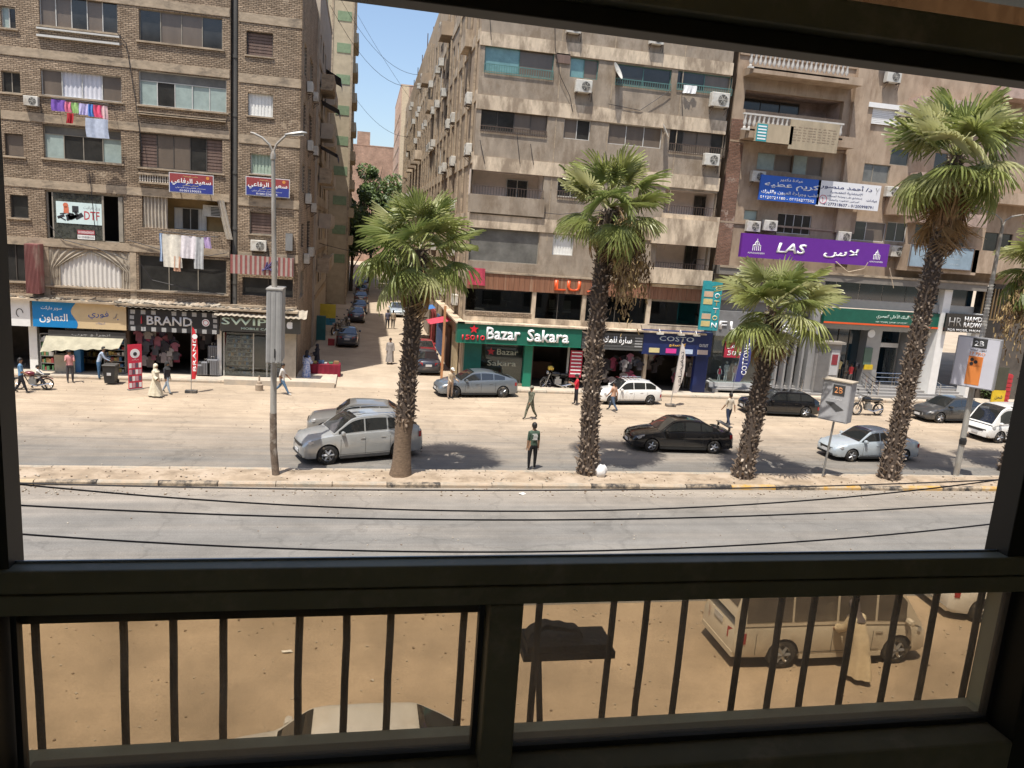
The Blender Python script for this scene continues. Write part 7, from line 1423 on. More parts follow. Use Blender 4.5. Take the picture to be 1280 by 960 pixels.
# side street cars
x_, y_ = G(536, 470); car('dark sedan parked tail towards us behind the grey sedan', 'sedan', 4.4, 1.72, 1.42, NAVP, (x_-.1, y_+2.2, .004), -PI/2+0.03, name='dark_sedan')
car('red car parked in front of the dark sedan on the right of the side street', 'sedan', 4.3, 1.7, 1.42, REDP, (x_+.15, y_+7.2, .004), -PI/2, name='red_car')
x_, y_ = G(434, 435); car('dark car parked tail towards us on the left of the side street, the nearest one', 'sedan', 4.4, 1.7, 1.42, NAVP, (x_, y_+2.2, .004), -PI/2-.02, name='dark_street_car')
x_, y_ = G(496, 397); car('pale blue car coming towards us on the right of the side street', 'sedan', 4.3, 1.7, 1.42, PBLU, (x_+.1, y_+2.2, .004), PI/2, name='pale_blue_car')
for i, (px, py, pt, lb) in enumerate(((445,404,NAVP,'dark car between the motorcycles and the parked row on the left of the side street'), (449,393,NAVP,'second dark car in the row on the left of the side street'), (451,380,DKGR,'third car in the row on the left of the side street'), (452,369,NAVP,'fourth car in the row on the left of the side street'), (453,361,DKGR,'farthest car in the row on the left of the side street'))):
    x_, y_ = G(px, py); car(lb, 'sedan', 4.3, 1.7, 1.42, pt, (x_, y_+2, .004), -PI/2, name='row_car', group='cars parked along the left of the side street')
# ------------------------------------------------------------------ motorcycles
def motorbike(label, loc, rz, tank, seatc=(.03,.03,.03), s=1.0):
    t = thing('motorcycle', label, 'motorcycle', loc, rz, 'motorcycles standing in the street'); TM_ = mat('tank_%d_%d_%d' % tuple(int(c*99) for c in tank), tank, .3, .2, coat=.5)
    for x in (-.62, .62):
        q = MB(); q.lathe([(.24,-.05),(.29,-.045),(.3,0),(.29,.045),(.24,.05)], n=20, axis='y', cap=False); wh = q.build('wheel', RUBBER, t, smooth=True, loc=(x,0,.3)); q = MB(); q.lathe([(.245,-.03),(.23,0),(.245,.03)], n=20, axis='y', cap=False)
        for k in range(8): q.path([(0,0,0),(.24*math.cos(k*PI/4),0,.24*math.sin(k*PI/4))], .01, 4)
        q.build('rim', CHROME, wh)
    q = MB(); q.path([(-.62,-.06,.3),(-.42,-.06,.85)], .022, 6); q.path([(-.62,.06,.3),(-.42,.06,.85)], .022, 6); q.build('fork', CHROME, t, kind='stuff')
    q = MB(); q.path([(-.4,0,.82),(-.1,0,.72),(.25,0,.66),(.62,0,.68)], .03, 6); q.path([(-.38,0,.75),(-.15,0,.28),(.2,0,.26),(.62,.07,.3)], .025, 6); q.path([(.35,0,.66),(.62,-.07,.3)], .02, 6); q.build('frame', BLACK, t, kind='stuff')
    q = MB(); q.lathe([(.001,-.22),(.1,-.2),(.14,-.05),(.13,.1),(.08,.22),(.001,.24)], (-.13,0,.8), 10, axis='x', cap=False); q.build('fuel_tank', TM_, t, smooth=True)
    q = MB(); q.box(-.17,-.12,.3,.16,.12,.55); q.box(-.12,-.09,.55,.06,.09,.68); q.build('engine', GREYM, t, kind='stuff')
    q = MB(); q.box(.1,-.13,.74,.75,.13,.83); o = q.build('seat', mat('seat_black',seatc,.7), t); o.modifiers.new('b','BEVEL').width = .03
    q = MB(); q.path([(-.42,-.36,.98),(-.44,-.15,1.0),(-.44,.15,1.0),(-.42,.36,.98)], .016, 5); q.build('handlebar', BLACK, t); q = MB(); q.lathe([(.001,-.08),(.08,-.06),(.09,.02),(.001,.06)], (-.53,0,.86), 10, axis='x', cap=False); q.build('headlight', LAMPC, t, smooth=True)
    q = MB(); q.path([(-.1,-.14,.3),(.2,-.15,.22),(.75,-.16,.35)], [.03,.035,.045], 7); q.build('exhaust', CHROME, t); q = MB(); q.path([(.35,.0,.6),(.68,0,.66),(.9,0,.55)], [.05,.06,.03], 6, flat=.5); q.build('rear_mudguard', TM_, t, smooth=True); q = MB(); q.path([(-.9,0,.42),(-.76,0,.6),(-.55,0,.64)], [.03,.05,.04], 6, flat=.5); q.build('front_mudguard', BLACK, t, smooth=True)
    for sd in (-1, 1): q = MB(); q.path([(-.43,sd*.28,1.0),(-.4,sd*.34,1.18)], .008, 4); q.cbox((-.4,sd*.36,1.2), (.02,.12,.07)); q.build('mirror', BLACK, t, kind='stuff')
    t.scale = (s,)*3; return t
gx, gy = G(1083, 519); motorbike('black motorcycle standing in the open before the bank', (gx, gy, .004), .08, (.02,.02,.02), s=1.25)
gx, gy = G(697, 488); mb_ = motorbike('motorcycle with a yellow seat parked beside the bazaar door', (gx, gy+.2, .004), .05, (.02,.02,.02), (.03,.03,.03), s=1.25)
q = MB(); q.lathe([(.001,-.16),(.09,-.13),(.12,0),(.1,.12),(.001,.16)], (-.4,0,1.08), 9, axis='x', cap=False); q.build('yellow_cowl', mat('yellow_plastic',(.75,.5,.08),.5), mb_, smooth=True)
gx, gy = G(36, 487); motorbike('small motorcycle at the far left beside two people', (gx+.2, gy, .004), .1, (.15,.02,.03), s=1.0)
for i, (px, py, lb) in enumerate(((420,418,'motorcycle nearest in the cluster on the left of the side street'), (427,414,'motorcycle second in the dark cluster of the side street'), (434,411,'motorcycle farthest in the cluster of the side street'))):
    gx, gy = G(px, py); motorbike(lb, (gx, gy, .004), 1.2+.3*i, (.02,.02,.02), s=1.1)
gx, gy = G(1212, 492, .2); motorbike('dark motorcycle on the pavement beyond the lamp post at the right', (gx, gy, .16), .3, (.03,.03,.03), s=1.0)
# ================================================================== people
SKIN = mat('skin_brown', (.3,.17,.1), .6, var=.06); HAIRB = mat('black_hair', (.012,.01,.009), .6); SHOE = mat('dark_shoe', (.03,.028,.025), .6); SHOEW = mat('pale_shoe', (.6,.58,.54), .6); SCLERA = mat('eye_white', (.7,.68,.64), .4, var=0)
def cmat(c, pat=None):
    nm = 'cloth_fabric_%d_%d_%d' % tuple(int(v*200) for v in c)+(pat or '')
    if pat == 'camo': return mat(nm, c, .9, var=.2, scale=9, dirt=(.03,.035,.025), dirt_amt=.5, dirt_scale=9)
    if pat == 'floral': return mat(nm, c, .9, var=.1, scale=9, dirt=(.6,.62,.7), dirt_amt=.55, dirt_scale=11)
    return mat(nm, c, .92, var=.12, scale=6, bump=.3, bscale=14)
def rot2(v, ax, a): return Matrix.Rotation(a, 3, ax) @ Vector(v)
def person(label, loc, rz, top=(.5,.5,.5), bottom=(.03,.03,.04), h=1.72, legs=(.0,.0), knees=(.0,.0), arms=((.05,.1),(.05,.1)), lean=0.0, hair=HAIRB, sleeve=.55, robe=None, scarf=None, cap=None, shoes=SHOE, tpat=None, bag=None, spread=.09, head=0.0, armout=(.12,.12), group=None, headturn=0.0, name='person', printc=None, seat=None):
    """faces -y; legs: swing of each thigh forward (+) or back, knees: bend; arms: (swing, elbow bend)"""
    t = thing(name, label, 'person', loc, rz, group); V = Vector
    V0 = {}; 
    def L(p): # lean the upper body forward about the pelvis
        q_ = V(p)-V((0,0,.93)); return rot2(q_, 'X', lean)+V((0,0,.93))
    nodes = [('pel',(0,0,.93),.135),('wai',L((0,0,1.08)),.118),('che',L((0,.005,1.28)),.145),('sho',L((0,.01,1.41)),.105),('nec',L((0,.0,1.49)),.052)]
    hb = L((0,-.012,1.535)); hd = lambda z, y=0: hb+rot2(V((0,y,z)), 'X', lean*.4+head)
    nodes += [('hd0',hd(.02,-.01),.066),('hd1',hd(.09,-.005),.088),('hd2',hd(.155,.005),.09),('hd3',hd(.205,.008),.062)]
    ed = [('pel','wai'),('wai','che'),('che','sho'),('sho','nec'),('nec','hd0'),('hd0','hd1'),('hd1','hd2'),('hd2','hd3')]
    hands = []
    for i, s in enumerate((-1, 1)):
        sw, el = arms[i]; S = L((s*.17,.01,1.40)); out = armout[i]
        d = rot2(rot2((0,0,-1), 'Y', -s*out), 'X', -sw+lean*.6); E_ = S+V(d)*.29; f = rot2(rot2((0,0,-1), 'Y', -s*out*.3), 'X', -sw-el+lean*.6); W_ = E_+V(f)*.25; Hn = W_+V(f)*.075
        n_ = 'lr'[i]; nodes += [('s'+n_,S,.062),('u'+n_,(S+E_)/2,.05),('e'+n_,E_,.041),('w'+n_,W_,.027),('h'+n_,Hn,.034)]; ed += [('sho','s'+n_),('s'+n_,'u'+n_),('u'+n_,'e'+n_),('e'+n_,'w'+n_),('w'+n_,'h'+n_)]; hands.append((Hn, f, s))
        sw, kn = legs[i], knees[i]; P0 = V((s*.095,0,.88)); d = rot2(rot2((0,0,-1), 'Y', -s*spread*.6), 'X', -sw); K_ = P0+V(d)*.41; f = rot2((0,0,-1), 'X', -sw+kn); A_ = K_+V(f)*.41; toe = A_+rot2((0,-.15,-.045), 'X', max(0, kn*.3))
        nodes += [('p'+n_,P0,.1),('k'+n_,K_,.064),('c'+n_,K_.lerp(A_,.35),.06),('a'+n_,A_,.038),('t'+n_,toe,.036)]; ed += [('pel','p'+n_),('p'+n_,'k'+n_),('k'+n_,'c'+n_),('c'+n_,'a'+n_),('a'+n_,'t'+n_)]
    idx = {n: i for i, (n, _, _) in enumerate(nodes)}; zmin = min(V(p).z-(.036) for n, p, r in nodes if n[0] in 'ta' and n != 'a'); sc = h/1.75
    me = bpy.data.meshes.new('body'); me.from_pydata([(V(p)-V((0,0,zmin)))*sc for _, p, _ in nodes], [(idx[a], idx[b]) for a, b in ed], [])
    o = bpy.data.objects.new('tmp', me); COL.objects.link(o); md = o.modifiers.new('s', 'SKIN'); md.use_smooth_shade = True; sv = me.skin_vertices[0].data
    for i, (n, p, r) in enumerate(nodes):
        rx = r*sc*(1.0 if n[0:2] == 'hd' or n == 'nec' else 1.14); ry = rx
        if n in ('wai','che','pel','sho'): rx *= 1.18; ry *= .82
        sv[i].radius = (rx, ry) if n[0] not in 't' else (rx, ry*.8)
        sv[i].use_root = (n == 'pel')
    m2 = o.modifiers.new('u', 'SUBSURF'); m2.levels = 1; m2.render_levels = 1
    dg = bpy.context.evaluated_depsgraph_get(); dg.update(); bm_ = bpy.data.meshes.new_from_object(o.evaluated_get(dg)); bpy.data.objects.remove(o)
    co = [V(v.co) for v in bm_.vertices]; fc = [tuple(p.vertices) for p in bm_.polygons]
    TOP, BOT = cmat(top, tpat), cmat(bottom, 'camo' if tpat == 'camo' else None); mats = [SKIN, TOP, BOT, shoes]
    segs = [(idx[a], idx[b], a, b) for a, b in ed]; NP = [(V(p)-V((0,0,zmin)))*sc for _, p, _ in nodes]
    def cls(c):
        best = None
        for a, b, na, nb in segs:
            ab = NP[b]-NP[a]; u = max(0, min(1, (c-NP[a]).dot(ab)/max(ab.length_squared, 1e-9))); d = (c-NP[a]-ab*u).length
            if best is None or d < best[0]: best = (d, na, nb, u)
        _, na, nb, u = best
        if nb in ('wai','che','sho'): return 1 if c.z > NP[0].z-.03 else 2
        if nb in ('nec',): return 1 if u < .55 else 0
        if nb in ('hd0','hd1','hd2','hd3'): return 0
        if nb[0] == 's' or (na == 'sho' and nb[0] == 's'): return 1
        if nb[0] == 'u': return 1
        if nb[0] == 'e': return 1 if sleeve >= .5 or u < sleeve else 0
        if nb[0] == 'w': return 1 if sleeve > .9 else 0
        if nb[0] == 'h' and na[0] == 'w': return 0
        if nb[0] == 'p' and na == 'pel' or (na == 'pel' and nb == 'wai'): return 1 if c.z > NP[0].z-.02 else 2
        if nb[0] in 'kc': return 2
        if nb[0] == 'a': return 2
        if nb[0] == 't': return 3
        return 1
    q = MB(); q.v = [tuple(c) for c in co]
    for f in fc: c = sum((co[i] for i in f), V())/len(f); q.f.append(f); q.m.append(cls(c))
    # fingers and thumb, nose and ears
    def P_(p): return (V(p)-V((0,0,zmin)))*sc
    for Hn, f, s in hands:
        f = V(f).normalized(); side = V((0,1,0)) if abs(f.y) < .8 else V((0,0,1)); side = (side-f*side.dot(f)).normalized(); nrm = f.cross(side)*s
        for k, Lf in enumerate((.058,.068,.064,.05)):
            b_ = Hn+side*(-.024+.016*k)+f*.018; q.path([P_(b_), P_(b_+f*Lf*.55+nrm*.008), P_(b_+f*Lf+nrm*.026)], [.009*sc,.008*sc,.006*sc], 5)
        q.path([P_(Hn-side*.026-f*.02), P_(Hn-side*.05+f*.01+nrm*.01), P_(Hn-side*.052+f*.035+nrm*.02)], [.011*sc,.009*sc,.007*sc], 5)
    q.path([P_(hd(.115,-.085)), P_(hd(.085,-.112)), P_(hd(.07,-.088))], [.008*sc,.014*sc,.01*sc], 5)
    for s in (-1, 1): e = hd(.095,.01)+V((s*.086,0,0)); q.path([P_(e+V((0,-.012,.025))), P_(e+V((s*.01,.006,0))), P_(e+V((0,0,-.028)))], [.008*sc,.014*sc,.007*sc], 5)
    me = q.build('body', mats, t, smooth=True, fix=False, angle=180)
    q = MB()
    for s in (-1, 1): e = P_(hd(.112,-.083)+V((s*.032,0,0))); q.lathe([(.001,-.005),(.011*sc,0),(.001,.005)], tuple(e), 6, axis='y', cap=False)
    q.build('eyes', HAIRB, t, kind='stuff'); q = MB(); q.path([P_(hd(.035,-.082)+V((-.022,0,0))), P_(hd(.033,-.09)), P_(hd(.035,-.082)+V((.022,0,0)))], .006*sc, 4); q.build('mouth', mat('lips',(.2,.08,.06),.6), t)
    Rh = Matrix.Rotation(lean*.4+head, 3, 'X')
    def shell(nm, m, r, z0, fr=-.02, back=-.2, zr=1.15):
        g = MB(); c = hd(.125)
        def fn(u, v):
            a = 2*PI*u; cut = fr+(back-fr)*(.5-.5*math.cos(a)) ; ph = (PI/2)*(1-v); 
            z = math.sin(ph)*r*zr; rr_ = math.cos(ph)*r
            if v > .85: z = cut*(v-.85)/.15; rr_ = r*(1.0-.1*(v-.85)/.15)
            p = V((math.sin(a)*rr_*.92, -math.cos(a)*rr_*1.05+.008, z)); return tuple(P_(c+Rh @ p))
        g.grid(fn, 18, 8); return g.build(nm, m, t, smooth=True, fix=False, angle=180)
    if scarf is not None: shell('headscarf', cmat(scarf), .118, 0, .0, -.2)
    elif cap is not None:
        shell('cap', cmat(cap), .112, 0, .02, -.02); g = MB(); c = hd(.14,-.1); g.grid(lambda u, v: tuple(P_(c+V(((u-.5)*.15, -.09*v*(1-abs(u-.5)), .01-.015*v)))), 6, 3); g.build('cap_peak', cmat(cap), t, fix=False)
        shell('hair', hair, .104, 0, .01, -.09)
    else: shell('hair', hair, .108, 0, .03, -.1)
    if scarf is not None:
        g = MB(); c0 = P_(L((0,0,1.42))); g.lathe([(.085*sc,.14*sc),(.12*sc,.04*sc),(.2*sc,-.06*sc)], tuple(c0), 14, cap=False); g.build('scarf_drape', cmat(scarf), t, smooth=True)
    if robe is not None:
        g = MB(); lg = max(abs(legs[0]), abs(legs[1])); foot = [NP[idx['a'+k]] for k in 'lr']; hem = robe[1] if len(robe) > 1 and isinstance(robe[1], float) else .1
        mid = (foot[0]+foot[1])/2; ex = abs(foot[0].y-foot[1].y)/2; levels = [(L((0,.0,1.44)),.13,.085),(L((0,.0,1.33)),.2,.135),(L((0,0,1.1)),.185,.15),(V((0,0,.93)),.2,.165)]
        def fn(u, v):
            a = 2*PI*u
            if v < .4:
                k = v/.4*3; i = min(2, int(k)); f_ = k-i; c = V(levels[i][0]).lerp(V(levels[i+1][0]), f_); rx = levels[i][1]*(1-f_)+levels[i+1][1]*f_; ry = levels[i][2]*(1-f_)+levels[i+1][2]*f_; c = P_(c)
            else:
                k = (v-.4)/.6; c = P_(V((0,0,.93))).lerp(V((mid.x, mid.y+.02, hem)), k); rx = .2+.07*k; ry = .165+.06*k+ex*k*.55
            w_ = 1+.13*math.sin(a*7+v*3+1.3*math.sin(a*2))*max(0, v-.3); return (c.x+rx*sc*w_*math.cos(a), c.y+ry*sc*w_*math.sin(a), c.z)
        g.grid(fn, 40, 16); g.build('robe', cmat(robe[0], robe[2] if len(robe) > 2 else None), t, smooth=True, fix=False, angle=180)
        for i, k in enumerate('lr'):
            g = MB(); g.path([NP[idx['s'+k]], NP[idx['u'+k]], NP[idx['e'+k]], NP[idx['e'+k]].lerp(NP[idx['w'+k]], .8)], [.085*sc,.085*sc,.085*sc,.1*sc], 10, cap=False); g.build('sleeve', cmat(robe[0], robe[2] if len(robe) > 2 else None), t, smooth=True, angle=180)
    if printc is not None:
        g = MB(); c = P_(L((0,.125,1.27)))
        for k in range(5): g.cbox((c.x+R_.uniform(-.03,.03), c.y+.012, c.z+.1-.055*k), (.2-.03*(k % 2), .006, .03))
        g.build('shirt_print', printc, t, kind='stuff')
    if bag is not None:
        c = P_(L((0,.2,1.25))) if bag[1] == 'back' else NP[idx['h'+bag[1]]]-V((0,0,.22)); g = MB(); g.lathe([(.001,-.2),(.13,-.17),(.15,0),(.1,.17),(.03,.2)] if bag[1] != 'back' else [(.02,-.22),(.14,-.2),(.15,.05),(.1,.2),(.02,.23)], (c.x, c.y, c.z), 9, cap=False)
        b_ = g.build('carried_bag' if bag[1] != 'back' else 'backpack', cmat(bag[0])); b_.location = t.location+Matrix.Rotation(rz, 3, 'Z') @ V((0,0,0)); b_.rotation_euler = (0,0,rz); tag(b_, bag[2], 'bag')
    return t
def gp(px, py, z=0.004): x, y = G(px, py, z); return (x, y, z)
LFT, RGT, AWAY, TOW = -PI/2, PI/2, PI, 0
person('man in dark green T-shirt with white back print standing in the road', gp(664,587), AWAY+.1, (.05,.085,.06), (.008,.008,.01), 1.9, legs=(.03,-.02), arms=((.0,.08),(.0,.08)), printc=mat('white_shirt_print',(.7,.7,.68),.8), shoes=SHOEW)
person('man in camouflage uniform and cap walking across the dusty road', gp(662,524), LFT+.5, (.2,.2,.14), (.2,.2,.14), 1.74, legs=(.35,-.3), knees=(.1,.35), arms=((-.3,.2),(.35,.4)), tpat='camo', cap=(.2,.2,.15), sleeve=1)
person('man in bright red shirt looking at his phone beside the palm', gp(719,506), LFT-.2, (.6,.02,.04), (.012,.012,.02), 1.74, arms=((.5,1.4),(.45,1.5)), head=.3, legs=(.05,-.1))
person('man in peach shirt and jeans striding towards the white hatchback', gp(765,514), LFT-.9, (.5,.3,.2), (.06,.09,.14), 1.7, legs=(.45,-.4), knees=(.1,.3), arms=((-.35,.3),(.4,.3)))
person('man in beige shirt and dark jeans walking away by the black hatchback', gp(909,532), AWAY+.3, (.5,.44,.35), (.02,.03,.06), 1.76, legs=(.2,-.2), knees=(.05,.3), arms=((-.3,.2),(.3,.3)), armout=(.3,.2))
person('man in beige clothes and white cap leaning on the front of the grey sedan', gp(562,498), TOW+.5, (.5,.4,.28), (.36,.27,.2), 1.74, lean=.15, cap=(.7,.68,.62), arms=((.3,.9),(.4,1.0)), sleeve=1, head=.2)
person('man in a grey robe walking alone up the side street towards us', gp(487,455), TOW-.1, (.3,.27,.25), (.3,.27,.25), 1.78, robe=((.3,.27,.25), .16), legs=(.25,-.2), knees=(.05,.2), sleeve=1)
person('person in dark clothes on the left of the pair in the side street', gp(484,411), AWAY, (.1,.1,.14), (.04,.04,.05), 1.75, legs=(.15,-.15)); person('person in beige shirt on the right of the pair in the side street', gp(491,411), AWAY-.2, (.35,.28,.2), (.08,.07,.06), 1.72, legs=(-.15,.15))
person('young man in white T-shirt and jeans walking right past the lamp pole', gp(353,493), RGT-.2, (.62,.6,.56), (.08,.15,.24), 1.74, legs=(.5,-.45), knees=(.05,.35), arms=((-.3,.4),(.4,.4)), shoes=SHOEW, bag=((.03,.03,.03), 'back', 'black backpack worn by the young man in jeans by the lamp pole'))
person('woman in a blue and white patterned dress with long dark hair near the corner step', gp(383,474), AWAY-.4, (.08,.15,.35), (.08,.15,.35), 1.68, robe=((.1,.18,.45), .08, 'floral'), scarf=(.015,.015,.02), arms=((.2,.8),(.1,.2)))
person('woman in dark clothes standing behind the red clothed street table', gp(396,462), LFT, (.03,.03,.04), (.03,.03,.04), 1.6, scarf=(.03,.03,.04), robe=((.03,.03,.04), .1), arms=((.4,.9),(.2,.9)))
person('person in long cream robe and headscarf walking beside the red roll-up banner', gp(195,496), RGT-.4, (.62,.56,.42), (.5,.45,.35), 1.7, robe=((.62,.56,.42), .08), scarf=(.62,.56,.42), legs=(.45,-.35), knees=(.05,.2), arms=((.3,.7),(-.2,.3)), bag=((.25,.35,.5), 'r', 'pale blue bag carried by the woman in the cream robe'))
person('woman in dark top with pale jeans half behind the one in the cream robe', gp(209,492), RGT-.4, (.03,.03,.035), (.35,.42,.48), 1.66, legs=(.35,-.35), knees=(.05,.2), scarf=(.03,.03,.03), sleeve=1)
person('man in pink checked shirt reading before the supermarket', gp(88,478), TOW+.4, (.55,.25,.24), (.06,.055,.06), 1.7, arms=((.5,1.4),(.5,1.4)), head=.3)
person('man in pale blue shirt and jeans bending over the supermarket shelf', gp(124,474,.004), RGT+.3, (.35,.42,.52), (.05,.12,.22), 1.78, lean=.35, arms=((.7,.6),(.8,.6)), head=.1, sleeve=1)
person('man in a blue waistcoat at the far left edge of the view', gp(27,491), RGT+.3, (.12,.25,.4), (.015,.015,.02), 1.72, legs=(.3,-.2), knees=(.0,.3), arms=((.2,.8),(.1,.6)))
person('child in white shirt stepping off the small motorcycle at the far left', gp(50,487), RGT+.2, (.6,.6,.58), (.03,.03,.04), 1.3, legs=(.7,-.5), knees=(.3,.4), lean=-.15, arms=((.8,.4),(.7,.4)), sleeve=1)
zk = .16+(PLZ-.16)*.5
def gb(px, py): return (G(px, py, PLZ)[0], 47.0, PLZ)
person('man in yellow shirt at the cash machine, the leftmost of three', gb(1046,478), AWAY, (.62,.5,.22), (.1,.08,.06), 1.75, arms=((.4,1.2),(.5,1.2)))
person('man in red shirt between the yellow shirt and the backpack at the cash machine', (gb(1056,478)[0], 46.6, .6), AWAY+.3, (.6,.06,.06), (.1,.09,.08), 1.6, arms=((.4,.8),(.2,.6)))
person('man with a dark backpack, the rightmost of three at the cash machine', gb(1068,478), AWAY-.2, (.35,.33,.35), (.05,.05,.06), 1.75, bag=((.05,.04,.06), 'back', 'dark backpack on the rightmost man at the cash machine'))
person('bank guard in black standing on the entrance platform', (G(1101,472,PLZ)[0], 46.9, PLZ), TOW-.5, (.015,.015,.018), (.012,.012,.015), 1.76, arms=((.3,1.4),(.3,1.5)), sleeve=.4)
person('figure in white far up the side street beside the parked row', gp(459,368), AWAY, (.6,.6,.6), (.03,.03,.04), 1.75, legs=(.1,-.1))
gx, gy = G(1066, 846); person('man in a cream robe and dark patterned head wrap stooping beside the cream minibus', (gx, gy-.05, .004), AWAY+.25, (.66,.58,.42), (.5,.43,.32), 1.74, robe=((.6,.5,.35), .14), scarf=(.12,.1,.1), lean=.42, arms=((.5,.6),(.6,.7)), legs=(.2,-.15), knees=(.1,.2), head=.2, sleeve=1)
# drivers seen at open windows
# ------------------------------------------------------------------ shop mannequins
def mannequin(label, x, y, z, rz, col, h=1.1, dress=None):
    t = thing('mannequin', label, 'mannequin', (x, y, z), rz, 'shop mannequins'); MW = mat('mannequin_white', (.7,.7,.7), .4, var=.03); s = h/1.7; q = MB()
    q.lathe([(.02*s,1.7*s),(.085*s,1.64*s),(.09*s,1.55*s),(.05*s,1.47*s),(.045*s,1.4*s)], n=10); q.build('head', MW, t, smooth=True)
    q = MB(); q.lathe([(.05*s,1.42*s),(.17*s,1.36*s),(.16*s,1.2*s),(.11*s,1.05*s),(.16*s,.9*s),(.15*s,.8*s)], n=12); q.build('torso', col, t, smooth=True)
    for k in (-1, 1):
        q = MB(); q.path([(k*.08*s,0,.85*s),(k*.09*s,0,.45*s),(k*.1*s,0,.03*s)], [.08*s,.055*s,.035*s], 8); q.build('leg', dress or MW, t, smooth=True)
        q = MB(); q.path([(k*.17*s,0,1.35*s),(k*.24*s,-.02*s,1.08*s),(k*.22*s,-.1*s,.82*s)], [.05*s,.04*s,.025*s], 8); q.build('arm', MW, t, smooth=True)
    return t
def Mx(px, Y): return P(px, 460, Y)[0]
mannequin('small mannequin in a red top at the left of the white plinth', Mx(900,46), 46.0, .71, 0, cmat((.5,.05,.08)), 1.0); mannequin('white mannequin second from the left on the white plinth', Mx(908,46), 46.0, .71, .2, WHITE, 1.4); mannequin('pale pink mannequin under the sale poster', Mx(919,46), 46.0, .71, -.2, cmat((.6,.35,.36)), 1.3); mannequin('mannequin in a red jacket at the right end of the fashion shop', Mx(968,46), 46.3, .4, 0, cmat((.5,.03,.05)), 1.6, cmat((.05,.1,.35)))
mannequin('mannequin in dark clothes inside the navy shop', Mx(861,46), 45.8, .2, 0, cmat((.03,.03,.03)), 1.7, cmat((.03,.03,.03))); mannequin('mannequin in a brown top inside the navy shop', Mx(853,46), 45.8, .2, 0, cmat((.25,.15,.12)), 1.7, cmat((.2,.18,.16)))
# ================================================================== street lamps
LPM = mat('dusty_galvanised_pole', (.4,.385,.35), .6, .3, var=.15, scale=3, stretch=(1,1,.3), dirt=(.25,.2,.15), dirt_amt=.3)
gx, gy = G(345, 594, .14); xt, zt2 = P(341.5, 192, gy)
t = thing('street_lamp', 'tall pale street lamp with two arms standing in front of the brick block', 'street lamp', (gx, gy, .12))
q = MB(); q.path([(0,0,0),((xt-gx)*.12-.07,0,1.0),((xt-gx)*.3-.05,0,2.4),((xt-gx)*.6,0,(zt2)*.6),(xt-gx,0,zt2-.1)], [.125,.115,.11,.09,.06], 12); q.build('pole', LPM, t, smooth=True)
q = MB(); q.lathe([(.13,0),(.13,1.1)], (-.02,0,.0), 12) if False else q.path([(0,0,.01),((xt-gx)*.12-.07,0,1.0),((xt-gx)*.3-.055,0,2.3)], [.134,.124,.119], 12); q.build('peeling_base', mat('peeling_brown_paint', (.16,.12,.09), .9, var=.3, scale=5, dirt=(.36,.32,.27), dirt_amt=.35, dirt_scale=4), t, smooth=True)
for s, pts in ((-1, [(-.0,0,0),(-.12,0,.25),(-.35,.0,.45),(-.62,0,.56),(-.72,0,.57)]), (1, [(0,0,0),(.1,0,.28),(.3,0,.5),(.42,0,.6)])):
    q = MB(); q.path([(xt-gx+a, b, zt2-.1+c) for a, b, c in pts], .038, 8); q.build('arm', LPM, t, smooth=True)
q = MB(); q.lathe([(.04,0),(.085,.05),(.085,.2),(.05,.3)], (xt-gx,0,zt2-.35), 10); q.build('collar', LPM, t, smooth=True)
q = MB(); c = Vector((xt-gx+.7, 0, zt2+.56)); q.path([c+Vector((-.34,0,-.05)), c+Vector((-.15,0,-.01)), c+Vector((.2,0,.06)), c+Vector((.36,0,.07))], [.05,.1,.12,.05], 10, flat=.55); q.build('lamp_head', GREYM, t, smooth=True)
q = MB(); q.path([c+Vector((-.1,0,-.05)), c+Vector((.25,0,.0))], [.08,.09], 10, flat=.4); q.build('lens', LAMPC, t, smooth=True)
# box sign on this pole
a_, b_ = P(335, 361, gy-.2), P(353, 452, gy-.2)
bs = thing('pole_sign', 'plain pale grey box sign strapped edge-on to the left lamp pole', 'sign', ((a_[0]+b_[0])/2, gy-.02, b_[1])); q = MB(); q.box(-.25,-.6,0,.25,.6,a_[1]-b_[1]); o = q.build('sign_box', mat('dull_grey_sign', (.36,.36,.35), .6, var=.08), bs); o.modifiers.new('b','BEVEL').width = .02
q = MB(); 
for x in (-.16, 0, .16): q.box(x-.04,-.615,.05,x+.04,-.601,a_[1]-b_[1]-.05)
q.build('pressed_rib', mat('dull_grey_rib', (.3,.3,.29), .6), bs, kind='stuff')
q = MB(); q.box(-.27,-.62,a_[1]-b_[1]+.001,.27,.62,a_[1]-b_[1]+.05); q.build('top_cap', LPM, bs); q = MB(); q.box(.02,-.63,.2,.06,-.616,.5); q.build('label', BLACK, bs)
# right lamp post with the phone poster box
gx, gy = G(1195, 594, .14); xt, zt2 = P(1252, 288, gy)
t = thing('street_lamp', 'street lamp with two curved arms wrapped with tape rings at the right', 'street lamp', (gx, gy, .12))
q = MB(); q.path([(0,0,0),((xt-gx)*.5,0,zt2*.5),(xt-gx,0,zt2)], [.13,.11,.07], 12); q.build('pole', LPM, t, smooth=True)
for s in (-1, 1): q = MB(); q.path([(xt-gx,0,zt2-.05),(xt-gx+s*.1,0,zt2+.3),(xt-gx+s*.4,0,zt2+.48),(xt-gx+s*1.1,0,zt2+.62)], .035, 8); q.build('arm', LPM, t, smooth=True); q = MB(); cx = xt-gx+s*1.35; q.path([(cx-.3,0,zt2+.64),(cx,0,zt2+.68),(cx+.3,0,zt2+.66)], [.06,.12,.06], 10, flat=.5); q.build('lamp_head', GREYM, t, smooth=True)
q = MB()
for k in range(30): z = 4.6+k*.14; f_ = z/zt2; q.lathe([(.11,-.012),(.118,0),(.11,.012)], ((xt-gx)*f_,0,z), 10, cap=False)
